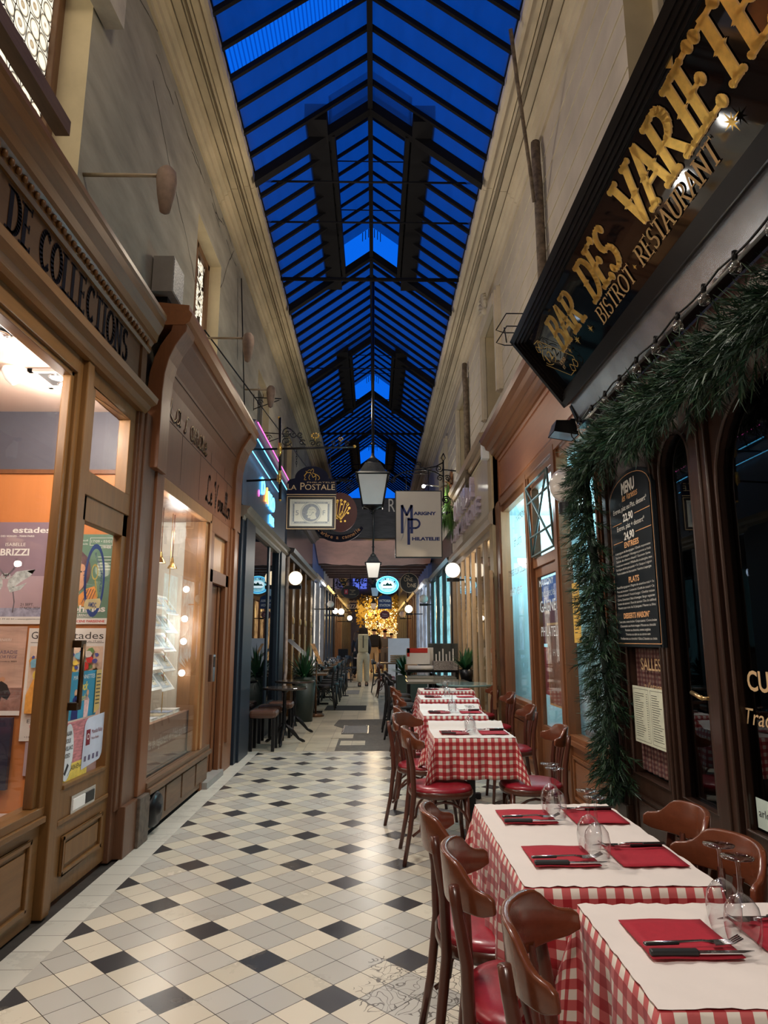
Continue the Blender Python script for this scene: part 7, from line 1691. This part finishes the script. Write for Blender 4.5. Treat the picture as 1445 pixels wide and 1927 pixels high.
t2 = thing('plant_stand', 'black iron stand under the small potted plant by the cream restaurant', 'stand', (t.location.x, 11.6, 0)); part(MB().tube([(0, 0, 0), (0, 0, .69)], .03, 8).lathe([(.16, 0), (.14, .03)], (0, 0, 0), 16, None, False, 'Z', None, True).lathe([(.13, .67), (.13, .70)], (0, 0, 0), 16, None, False, 'Z', None, True), 'column', iron, t2)
t = thing('planter_box', 'leafy green planter beside the waiters station', 'planter', (.72, 15.4, 0)); part(MB().box(-.22, .45, -.15, .15, 0, .62), 'box', M('grey_green_box', (.12, .15, .12), .5), t, bevel=.01); blade_plant(t, 150, .5, .03, gl, rg, .7, .6, 1.0)
t = thing('hanging_fern', 'bright green hanging fern right of the white rectangular sign', 'plant', tuple(ay_(842, 965, 13.3))); blade_plant(t, 150, .75, .012, [M('fern_bright', (.16, .34, .05), .5), M('fern_mid', (.08, .22, .04), .5)], rg, 3.0, 0, .28, 'fronds'); blade_plant(t, 120, .55, .012, [MATS['fern_mid']], rg, 4.2, -.1, .32, 'fronds')  # upper fronds mix bright and mid green
part(MB().lathe([(0, -.15), (.1, -.14), (.14, 0), (.13, 0)], (0, 0, 0), 14).tube([(0, 0, 0), (.3, 0, .3)], .01, 6), 'basket', iron, t)
t3 = thing('dry_foliage', 'tangle of dry brown and orange leaves above the hanging fern', 'foliage', tuple(ay_(850, 920, 13.6))); blade_plant(t3, 110, .5, .03, [M('dry_a', (.28, .12, .05), .7), M('dry_b', (.10, .06, .03), .7), M('dry_c', (.4, .2, .1), .7)], rg, 1.6, 0, .5)
# vines on the ceiling edge beyond the awning
t = thing('dark_vines', 'thin dark vines trailing over the opening beyond the pink awning', 'vine'); mb = MB(); rg = random.Random(14)
for i in range(26):
    p = Vector((rg.uniform(-1.5, 1.3), 24.1, 3.6)); pts = [p.copy()]
    for k in range(9): p += Vector((rg.uniform(-.12, .12), 0, rg.uniform(-.12, .03))); pts.append(p.copy())
    mb.tube(pts, .006, 4)
    for q in pts: mb.face([q+Vector((-.03, 0, 0)), q+Vector((0, 0, -.03)), q+Vector((.03, 0, 0)), q+Vector((0, 0, .03))])
o = mb.build('stems', M('vine_dark', (.03, .03, .03), .7), t); o['kind'] = 'stuff'

# ================================================================== left terrace
bar_top = M('glossy_table_top', (.045, .035, .03), .15, coat=.5)
def round_table(x, y, r, h, label, topm, foot='claw'):
    t = thing('round_table', label, 'table', (x, y, 0)); part(MB().lathe([(0, h-.03), (r*.97, h-.03), (r, h-.02), (r, h-.004), (r*.985, h), (0, h)], (0, 0, 0), 36, None, False), 'tabletop', topm, t)
    part(MB().lathe([(.05, .12), (.03, .18), (.024, .4), (.034, .45), (.024, .5), (.024, h-.08), (.07, h-.03)], (0, 0, 0), 12), 'column', iron, t)
    for k in range(3):
        a = 2*pi*k/3+.5; part(MB().tube([(.02*cos(a), .02*sin(a), .26), (.12*cos(a), .12*sin(a), .17), (.22*cos(a), .22*sin(a), .06), (.28*cos(a), .28*sin(a), .03), (.31*cos(a), .31*sin(a), .018)], [.02, .03, .018, .022, .012], 8), 'claw_foot', iron, t)
    return t
v = az_(497, 1292, .75); round_table(-1.22, 9.55, .30, .75, 'near small round dark table with cast iron claw feet on the left', bar_top)
round_table(-1.20, 10.55, .30, .78, 'second round dark table with cast iron claw feet on the left', bar_top)
leather = M('brown_leather', (.10, .045, .028), .28, coat=.3)
for i, (x, y) in enumerate(((-1.42, 9.1), (-1.42, 9.75), (-1.36, 10.3))):
    t = thing('padded_stool', '%s padded brown leather stool beside the round tables' % ('nearest', 'middle', 'farthest')[i], 'stool', (x, y, 0), 0, 'padded stools by the navy bar')
    mb = MB(); mb.box(-.17, .17, -.17, .17, .40, .50); part(mb, 'cushion', leather, t, bevel=.035)
    for a in (-1, 1):
        for b in (-1, 1): part(MB().box(a*.14-.02, a*.14+.02, b*.14-.02, b*.14+.02, 0, .40), 'leg', iron, t)
cb = make_chair('', chair_b, chair_b, seat_b, 'dark_chair'); index_kids(cb); cb.location = (-1.30, 13.3, 0); cb['label'] = 'first dark bentwood chair in the row of dark tables on the left'; cb['group'] = 'dark chairs along the left terrace'
ords = ['second', 'third', 'fourth', 'fifth', 'sixth', 'seventh', 'eighth', 'ninth', 'tenth']
for i in range(1, 9):
    o = dup(cb, (-.98-.06*(i % 2), 13.3+i*.95, 0), pi if i % 2 else 0, '%s dark bentwood chair in the row of dark tables on the left' % ords[i-1]); o.name = 'dark_chair'
def sq_table(x, y, w, d, h, label, tm, objs=True):
    t = thing('square_table', label, 'table', (x, y, 0)); part(MB().box(-w/2, w/2, -d/2, d/2, h-.035, h), 'tabletop', tm, t, bevel=.005); part(MB().tube([(0, 0, .03), (0, 0, h-.04)], .03, 8), 'column', iron, t)
    part(MB().box(-.22, .22, -.03, .03, 0, .035).box(-.03, .03, -.22, .22, 0, .03), 'foot', iron, t); return t
wt = WOOD('terrace_top', (.16, .085, .045), .3, 'X', .3, .3)
for i in range(5): sq_table(-1.22, 13.6+i*1.75, .62, .62, .75, '%s dark wooden table in the row along the left terrace' % ('first', 'second', 'third', 'fourth', 'fifth')[i], wt)
rg = random.Random(6)
for i in range(5):
    for k in range(3):
        x, y = -1.32+.12*k, 13.55+i*1.75+rg.uniform(-.1, .15); t = tag(MB().lathe([(.022, 0), (.032, .04), (.034, .09), (.031, .088), (.02, .005)], (0, 0, 0), 10).build('tumbler', wg_glass), 'small tumbler number %s on the %s dark terrace table' % (('one', 'two', 'three')[k], ('first', 'second', 'third', 'fourth', 'fifth')[i]), 'glass', 'tumblers on the left terrace tables'); t.location = (x, y, .751); t['label'] = 'small clear tumbler, %s of three on the %s dark left terrace table' % (('left', 'middle', 'right')[k], ('first', 'second', 'third', 'fourth', 'fifth')[i])
# stanchion with sloping menu and round base
t = thing('menu_stand', 'brown stanchion with round base and tilted colourful menu on the left', 'menu stand', (-1.08, 13.0, 0))
part(MB().lathe([(.16, 0), (.16, .03), (.15, .045), (0, .05)], (0, 0, 0), 24, None, False), 'base', M('copper_brown', (.14, .07, .035), .35, .6), t); part(MB().tube([(0, 0, .04), (0, 0, 1.05)], .016, 8), 'pole', MATS['copper_brown'], t)
part(MB().mesh([(-.12, -.02, 1.32), (.05, -.16, .95), (.12, -.1, .95), (-.05, .08, 1.32)], [(0, 1, 2, 3)]), 'menu_board', M('menu_colours', (.6, .3, .12), .5, vary=.9, scale=14), t)
t = thing('menu_stand', 'dark stanchion with sloping board and round base in front of the spider plant', 'menu stand', (-1.32, 12.55, 0))
part(MB().lathe([(.17, 0), (.17, .025), (0, .04)], (0, 0, 0), 24, None, False), 'base', iron, t); part(MB().tube([(0, 0, .03), (0, 0, 1.0)], .016, 8), 'pole', iron, t); part(MB().mesh([(-.3, .0, 1.4), (.2, -.1, .98), (.28, .05, .98), (-.2, .15, 1.4)], [(0, 1, 2, 3)]), 'menu_board', M('dark_menu', (.03, .03, .035), .4), t)
t = thing('floor_stanchion', 'thin black stanchion at the far end of the left terrace', 'stanchion', (-.72, 17.6, 0)); part(MB().lathe([(.09, 0), (.08, .02), (0, .03)], (0, 0, 0), 14), 'base', iron, t); part(MB().tube([(0, 0, .02), (0, 0, .95)], .012, 6), 'pole', iron, t)
# ================================================================== right terrace beyond the gingham tables
v = az_(872, 1290, .76); round_table(1.33, 10.15, .42, .76, 'large round glass topped table just behind the farthest gingham cloth', M('glass_top', (.25, .42, .42), .08, vary=.1, coat=.5))
for i, (y, w) in enumerate(((10.9, .95), (12.1, .85))): sq_table(.98, y, w, .62, .76, '%s glossy grey green rectangular table beyond the gingham row' % ('nearer', 'farther')[i], M('olive_gloss', (.20, .20, .16), .15, coat=.5))
for i, (x, y, rz) in enumerate(((.42, 10.1, -.1), (.38, 10.9, 0), (.42, 11.8, 0))):
    o = dup(cb, (x, y, 0), rz, '%s black chair on the aisle side beyond the gingham tables' % ('nearest', 'middle', 'farthest')[i]); o.name = 'black_chair'; o['group'] = 'black chairs beyond the gingham row'
# waiters station
t = thing('service_station', 'black waiters station carrying boxes and trays on the right', 'service station', (1.12, 13.4, 0)); part(MB().box(-.52, .52, -.25, .25, .78, .82), 'top', iron, t); 
for a in (-.46, .46): part(MB().box(a-.03, a+.03, -.2, .2, 0, .78), 'leg', iron, t)
part(MB().box(-.46, .46, -.2, .2, .2, .24), 'shelf', iron, t)
def box_thing(name, label, cat, x, y, z, w, d, h, m_, rz=0, bev=.008):
    mb = MB(); mb.box(-w/2, w/2, -d/2, d/2, 0, h); o = mb.build(name, m_, None, bevel=bev); o.location = (x, y, z); o.rotation_euler = (0, 0, rz); return tag(o, label, cat)
bx_ = box_thing('cutlery_box', 'speckled cutlery box with white packets on the waiters station', 'box', 1.36, 13.25, .82, .46, .26, .17, M('speckled', (.28, .26, .25), .6, vary=.7, scale=60))
for i in range(6): tag(MB().box(1.18+i*.065, 1.20+i*.065, 13.2, 13.26, .95, 1.12+.05*(i % 3)).build('paper_sleeve', white_m), 'white paper cutlery sleeve, %s from the left in the speckled box' % ('first', 'second', 'third', 'fourth', 'fifth', 'sixth')[i], 'sleeve', 'paper sleeves in the cutlery box')
mb = MB(); mb.tube([(-.28, 0, .045), (.28, 0, .045)], .045, 14); o = mb.build('paper_roll', white_m); o.location = (.92, 13.2, .82); tag(o, 'white paper roll lying on the waiters station', 'paper roll')
box_thing('cardboard_tray', 'shallow brown cardboard tray left of the paper roll', 'tray', .72, 13.45, .82, .24, .22, .10, M('cardboard', (.40, .26, .14), .7))
o = box_thing('plastic_crate', 'white crate with a red rim on the waiters station', 'crate', .92, 13.5, .925, .46, .22, .30, white_m)
o.location = (.86, 13.52, .92); MB().box(-.22, .18, -.115, -.11, .22, .31).box(-.22, -.17, -.115, -.11, .15, .3).build('red_rim', M('bright_red', (.62, .03, .02), .5), None).parent = o
o = box_thing('grey_board', 'dark grey rounded board standing behind the cutlery box', 'board', 1.38, 13.62, .82, .62, .03, .50, M('charcoal_board', (.07, .08, .075), .5), 0, .03)
box_thing('white_case', 'white lidded case left of the grey board', 'case', 1.02, 13.62, .82, .3, .05, .42, white_m)
# farther right: wooden table with basket, chairs, white placard
sq_table(.62, 19.0, .9, .6, .78, 'wooden table carrying a woven basket, far right', wt)
t = thing('woven_basket', 'woven basket on the wooden table near the walkers', 'basket', (.68, 19.0, .78)); mb = MB()
for k in range(4): mb.tube([(.22*cos(a), .16*sin(a), .03+.05*k) for a in [i*pi/8 for i in range(16)]], .022, 6, None, True)
part(mb, 'weave', M('wicker', (.30, .2, .11), .7, vary=.5, scale=40), t)
for i, (x, y, rz, c) in enumerate(((.32, 17.2, .1, 'brown'), (.35, 18.2, 0, 'brown'))):
    o = dup(c0, (x, y, 0), rz, '%s brown chair at the far wooden table with the basket' % ('nearer', 'farther')[i]); o.name = 'bistro_chair'; o['group'] = 'brown chairs by the far right table'
o = dup(cb, (.18, 18.9, 0), 0, 'black chair nearest the walkers by the basket table'); o['group'] = 'black chair by the basket table'; o.name = 'black_chair'
box_thing('white_placard', 'white standing placard behind the woven basket', 'placard', .86, 24.0, 0, .75, .06, 1.45, white_m)
sq_table(-1.0, 24.5, 1.1, .7, .78, 'long pale table across the far left terrace', M('pale_top', (.5, .36, .28), .3)); 
for i, (x, y) in enumerate(((-1.35, 22.6), (-1.0, 23.4), (-.75, 24.0))):
    o = dup(cb, (x, y, 0), .4*i, '%s dark chair before the pale table on the far left' % ('nearest', 'middle', 'farthest')[i]); o.name = 'dark_chair'; o['group'] = 'dark chairs at the pale far table'
box_thing('laptop_till', 'small dark till standing on the pale far table', 'till', -1.1, 24.5, .78, .35, .2, .3, iron)
# wire cage light holder and thin wires on the upper walls
t = thing('wire_cage', 'bent black wire cage fixed beside the far top corner of the bistro sign', 'wire cage', (1.28, 5.6, 3.98)); mb = MB()
for z in (0, .12): mb.tube([(-.2, 0, z), (-.12, -.08, z+.12), (.12, -.08, z+.12), (.12, .05, z), (-.12, .05, z)], .006, 5, None, True)
for x in (-.12, .12): mb.tube([(x, -.05, -.02), (x, .03, .16)], .006, 5)
mb.tube([(.12, 0, .06), (.34, 0, .06)], .008, 5); part(mb, 'wires', iron, t)
def wall_arm(y, z, L, lab):
    t = thing('wall_arm_lamp', lab, 'wall lamp', (-1.75, y, z)); part(MB().tube([(0, 0, 0), (L, 0, 0)], .012, 8), 'arm', M('grimy_brass', (.33, .26, .17), .5, .3), t)
    part(MB().lathe([(.03, .05), (.055, .02), (.062, -.04), (.052, -.13), (.03, -.24), (0, -.26)], (L, 0, 0), 12), 'shade', M('dusty_shade', (.22, .15, .11), .7, vary=.3, scale=12), t); return t
wall_arm(3.62, 4.12, .50, 'long armed dusty wall lamp nearest the camera on the left wall'); wall_arm(6.35, 4.36, .48, 'second thin armed wall lamp on the left wall')
wall_arm(8.6, 4.68, .36, 'third thin armed wall lamp on the left wall, above the stamp shop')
t = thing('vent_box', 'small grey vent box with mesh front standing on the collectors shop cornice', 'vent', (-1.64, 5.0, 4.05)); part(MB().box(-.10, .06, -.14, .14, 0, .30), 'housing', M('grey_box', (.25, .23, .2), .7), t); part(MB().box(.06, .065, -.13, .13, .01, .29), 'mesh', M('mesh_grey', (.35, .33, .3), .5, vary=.8, scale=80), t); part(MB().box(-.1, .0, -.05, .05, -.25, 0), 'foot', iron, t)
for i, (a, b) in enumerate((((-1.70, 6.3, 4.42), (-1.32, 17, 5.2)), ((-1.70, 7.9, 5.9), (-1.62, 8.1, 4.0)))):
    tag(MB().tube([a, b], .008, 6).build('cable', iron), ('thin cable slanting from the second wall lamp towards the far cornice', 'dark cable running down the left wall')[i], 'cable')
t = thing('wall_post', 'pale square duct hanging down the left wall near the top edge', 'duct', (-1.68, 3.55, 5.1)); part(MB().mesh([(-.06, -.16, .1), (.06, -.16, .1), (.06, .16, .14), (-.06, .16, .14), (-.06, -.16, 1.2), (.06, -.16, 1.2), (.06, .16, 1.2), (-.06, .16, 1.2)], [(0,1,2,3),(4,7,6,5),(0,4,5,1),(1,5,6,2),(2,6,7,3),(3,7,4,0)]), 'body', M('duct_paint', (.36, .32, .26), .8, vary=.2), t)
for (y, z) in ((9.3, 4.75), (10.2, 4.5)):
    t = thing('scroll_bracket_arm', 'small black scrolled bracket on the left wall, %s one' % ('nearer' if y < 10 else 'farther'), 'bracket'); mb = MB(); mb.tube([(-1.75, y, z-.12), (-1.75, y, z+.12)], .009, 5); mb.tube([(-1.75, y, z+.08), (-1.35, y, z+.06)], .008, 5); mb.tube([(-1.75, y, z-.1), (-1.38, y, z+.04)], .007, 5); mb.build('bars', iron, t)
    scroll(MB(), -1.66, z+.0, .05, 1.3, 0, y, .006).build('scroll', iron, t)

# ================================================================== people walking away
def skin(name, J, E_, mat, parent, lv=2):
    me = bpy.data.meshes.new(name); bm = bmesh.new(); sl = bm.verts.layers.skin.verify(); V = {}
    for k, (co, r) in J.items():
        v = bm.verts.new(co); rr2 = r if isinstance(r, tuple) else (r, r); v[sl].radius = rr2; V[k] = v
    for a, b in E_: bm.edges.new((V[a], V[b]))
    list(V.values())[0][sl].use_root = True
    bm.to_mesh(me); bm.free(); o = bpy.data.objects.new(name, me); COL.objects.link(o); me.materials.append(mat)
    m1 = o.modifiers.new('skin', 'SKIN'); m1.use_smooth_shade = True; m2 = o.modifiers.new('sub', 'SUBSURF'); m2.levels = m2.render_levels = lv; o.parent = parent; return o
def walker(x, y, h, label, pants, coat, hair, long_hair=False, hat=None, legs=(.16, -.12), coat_low=.50, female=False, rz=0, wide=1.0):
    t = thing('person', label, 'person', (x, y, 0), rz); k = h/1.75; flesh = M('skin_tone', (.55, .33, .24), .5)
    def S(d): return {n: ((c[0]*k, c[1]*k, c[2]*k), tuple(q*k for q in r) if isinstance(r, tuple) else r*k) for n, (c, r) in d.items()}
    sw_ = .135 if female else .185; q_ = .80 if female else 1.0; lf, rf = legs
    J = {'pel': ((0, 0, .95), (.14, .10)), 'sp': ((0, 0, 1.12), (.12, .085)), 'ch': ((0, .01, 1.32), (.15, .10)), 'nk': ((0, .01, 1.47), .05), 'hd0': ((0, .03, 1.56), (.065, .075)), 'hd1': ((0, .035, 1.66), (.075, .09)), 'hd2': ((0, .03, 1.73), (.05, .06))}
    Eg = [('pel', 'sp'), ('sp', 'ch'), ('ch', 'nk'), ('nk', 'hd0'), ('hd0', 'hd1'), ('hd1', 'hd2')]
    for s, f in ((-1, lf), (1, rf)):
        n = 'l' if s < 0 else 'r'
        J.update({n+'hip': ((s*.09, 0, .90), .085), n+'kn': ((s*.095, f*.75+.02, .50), .055), n+'an': ((s*.095, f*1.0-(.06 if f < 0 else 0), .09), .036), n+'toe': ((s*.10, f+.13-(.05 if f < 0 else 0), .03), (.036, .022)),
                  n+'sh': ((s*sw_, 0, 1.42), .052), n+'el': ((s*(sw_+.05), -.02-f*.3, 1.14), .040), n+'wr': ((s*(sw_+.03), .10-f*.5, .92), .026), n+'pm': ((s*(sw_+.03), .13-f*.5, .86), (.03, .018))})
        Eg += [('pel', n+'hip'), (n+'hip', n+'kn'), (n+'kn', n+'an'), (n+'an', n+'toe'), ('ch', n+'sh'), (n+'sh', n+'el'), (n+'el', n+'wr'), (n+'wr', n+'pm')]
        for q in range(4):
            J[n+'f%d' % q] = ((s*(sw_+.03)+(-.024+.016*q), .14-f*.5, .81), .0085); J[n+'g%d' % q] = ((s*(sw_+.03)+(-.024+.016*q), .155-f*.5, .775+.006*abs(q-1.5)), .007); Eg += [(n+'pm', n+'f%d' % q), (n+'f%d' % q, n+'g%d' % q)]
        J[n+'t'] = ((s*(sw_-.01), .155-f*.5, .85), .009); Eg += [(n+'pm', n+'t')]
    skin('body', S(J), Eg, flesh, t)
    # trousers
    J2 = {'pel': ((0, 0, .97), (.165, .125)), 'w': ((0, 0, 1.06), (.145, .11))}; E2 = [('pel', 'w')]
    for s, f in ((-1, lf), (1, rf)):
        n = 'l' if s < 0 else 'r'; J2.update({n+'h': ((s*.095, 0, .86), .115), n+'k': ((s*.10, f*.75+.02, .50), .085 if female else .078), n+'a': ((s*.10, f*1.0-(.06 if f < 0 else 0), .13), .085 if female else .07)}); E2 += [('pel', n+'h'), (n+'h', n+'k'), (n+'k', n+'a')]
        J3 = {'a': ((s*.10, f-(.06 if f < 0 else 0)-.03, .07), .048), 'b': ((s*.105, f+.15-(.05 if f < 0 else 0), .045), (.045, .035)), 'c': ((s*.10, f-(.06 if f < 0 else 0), .14), .045)}; skin('shoe', S(J3), [('c', 'a'), ('a', 'b')], iron, t, 1)
    skin('trousers', S(J2), E2, pants, t)
    J4 = {'hip': ((0, 0, .98-(.5-coat_low)*0), (.175*wide, .135)), 'sp': ((0, 0, 1.14), (.155*wide, .12)), 'ch': ((0, .0, 1.33), (.185*wide, .13)), 'nk': ((0, .0, 1.46), (.085, .075))}; E4 = [('hip', 'sp'), ('sp', 'ch'), ('ch', 'nk')]
    for s, f in ((-1, lf), (1, rf)):
        n = 'l' if s < 0 else 'r'; J4.update({n+'s': ((s*(sw_+.01), 0, 1.40), .078), n+'e': ((s*(sw_+.055), -.02-f*.3, 1.14), .066), n+'w': ((s*(sw_+.035), .09-f*.5, .94), .05)}); E4 += [('ch', n+'s'), (n+'s', n+'e'), (n+'e', n+'w')]
    skin('jacket', S({n: (c, tuple(z*q_ for z in r) if isinstance(r, tuple) else r*q_) for n, (c, r) in J4.items()}), E4, coat, t)
    # face on the far side (they look away down the passage): nose, eyes, mouth, ears
    mb = MB(); mb.ball((0, .125*k, 1.63*k), .014*k, 8); mb.ball((-.078*k, .03*k, 1.63*k), .016*k, 8, None, (.5, 1, 1.5)); mb.ball((.078*k, .03*k, 1.63*k), .016*k, 8, None, (.5, 1, 1.5)); part(mb, 'nose_and_ears', flesh, t)
    mb = MB(); mb.ball((-.03*k, .112*k, 1.655*k), .009*k, 6); mb.ball((.03*k, .112*k, 1.655*k), .009*k, 6); part(mb, 'eyes', ink, t); part(MB().ball((0, .117*k, 1.585*k), .016*k, 8, None, (1.3, .5, .35)), 'mouth', M('lips', (.4, .1, .09), .5), t)
    if long_hair: skin('hair', S({'a': ((0, -.01, 1.72), (.135, .14)), 'b': ((0, -.045, 1.62), (.15, .13)), 'c': ((0, -.09, 1.47), (.165, .09)), 'd': ((0, -.13, 1.32), (.14, .06))}), [('a', 'b'), ('b', 'c'), ('c', 'd')], hair, t)
    else: skin('hair', S({'a': ((0, .0, 1.73), (.125, .13)), 'b': ((0, -.03, 1.63), (.12, .11))}), [('a', 'b')], hair, t)
    if hat: skin('beanie', S({'a': ((0, .0, 1.80), (.09, .10)), 'b': ((0, .0, 1.71), (.14, .145))}), [('a', 'b')], hat, t)
    return t, k
cream_t = M('cream_trousers', (.62, .52, .36), .8, vary=.08, scale=20, bmp=.2); navy_j = M('navy_jacket', (.012, .015, .026), .7); black_j = M('black_jacket', (.008, .009, .012), .7); grey_j = M('grey_coat', (.17, .17, .18), .8)
hair_d = M('dark_hair', (.016, .010, .007), .85, spec=.15, vary=.4, scale=60); khaki = M('khaki_canvas', (.55, .45, .28), .75)
def backpack(x, y, z, w, h, label, m_, flap=True):
    t = thing('backpack', label, 'backpack', (x, y, z)); part(MB().box(-w/2, w/2, -.24, -.08, 0, h), 'bag', m_, t, bevel=.03)
    if flap: part(MB().box(-w/2-.005, w/2+.005, -.25, -.07, h*.72, h+.02), 'flap', m_, t, bevel=.02); part(MB().box(-.012, .012, -.262, -.25, h*.25, h*.95), 'buckle_strap', black_m, t)
    for s in (-1, 1): part(MB().box(s*w*.3-.02, s*w*.3+.02, -.09, .12, h*.9, h*.95), 'shoulder_strap', m_, t)
    return t
t, k = walker(-.33, 20.9, 1.80, 'person with long dark hair, dark jacket and cream trousers, walking away', cream_t, navy_j, hair_d, True, None, (-.10, .14), female=True)
backpack(-.33, 20.83, 1.0*k, .30, .50*k, 'cream canvas backpack worn by the long haired walker', khaki)
t, k = walker(.0, 29.4, 1.88, 'person in black jacket and pale trousers, walking ahead of the cream backpack', cream_t, black_j, hair_d, False, None, (.13, -.12), wide=1.15)
backpack(.02, 29.33, 1.05*k, .36, .46*k, 'black backpack worn by the walker in the black jacket', black_j, False)
walker(.48, 30.6, 1.84, 'person in grey coat and red beanie, right of the black jacket', grey_j, grey_j, hair_d, False, M('red_knit', (.45, .03, .02), .8), (-.1, .1))
walker(-.62, 25.5, 1.72, 'person with brown hair half hidden left of the cream backpack walker', black_j, navy_j, M('brown_hair', (.09, .045, .025), .6), True, None, (.1, -.1), female=True)
walker(.85, 34.0, 1.75, 'small distant person in dark clothes at the right near the placard', black_j, black_j, hair_d, False, None, (.08, -.1))
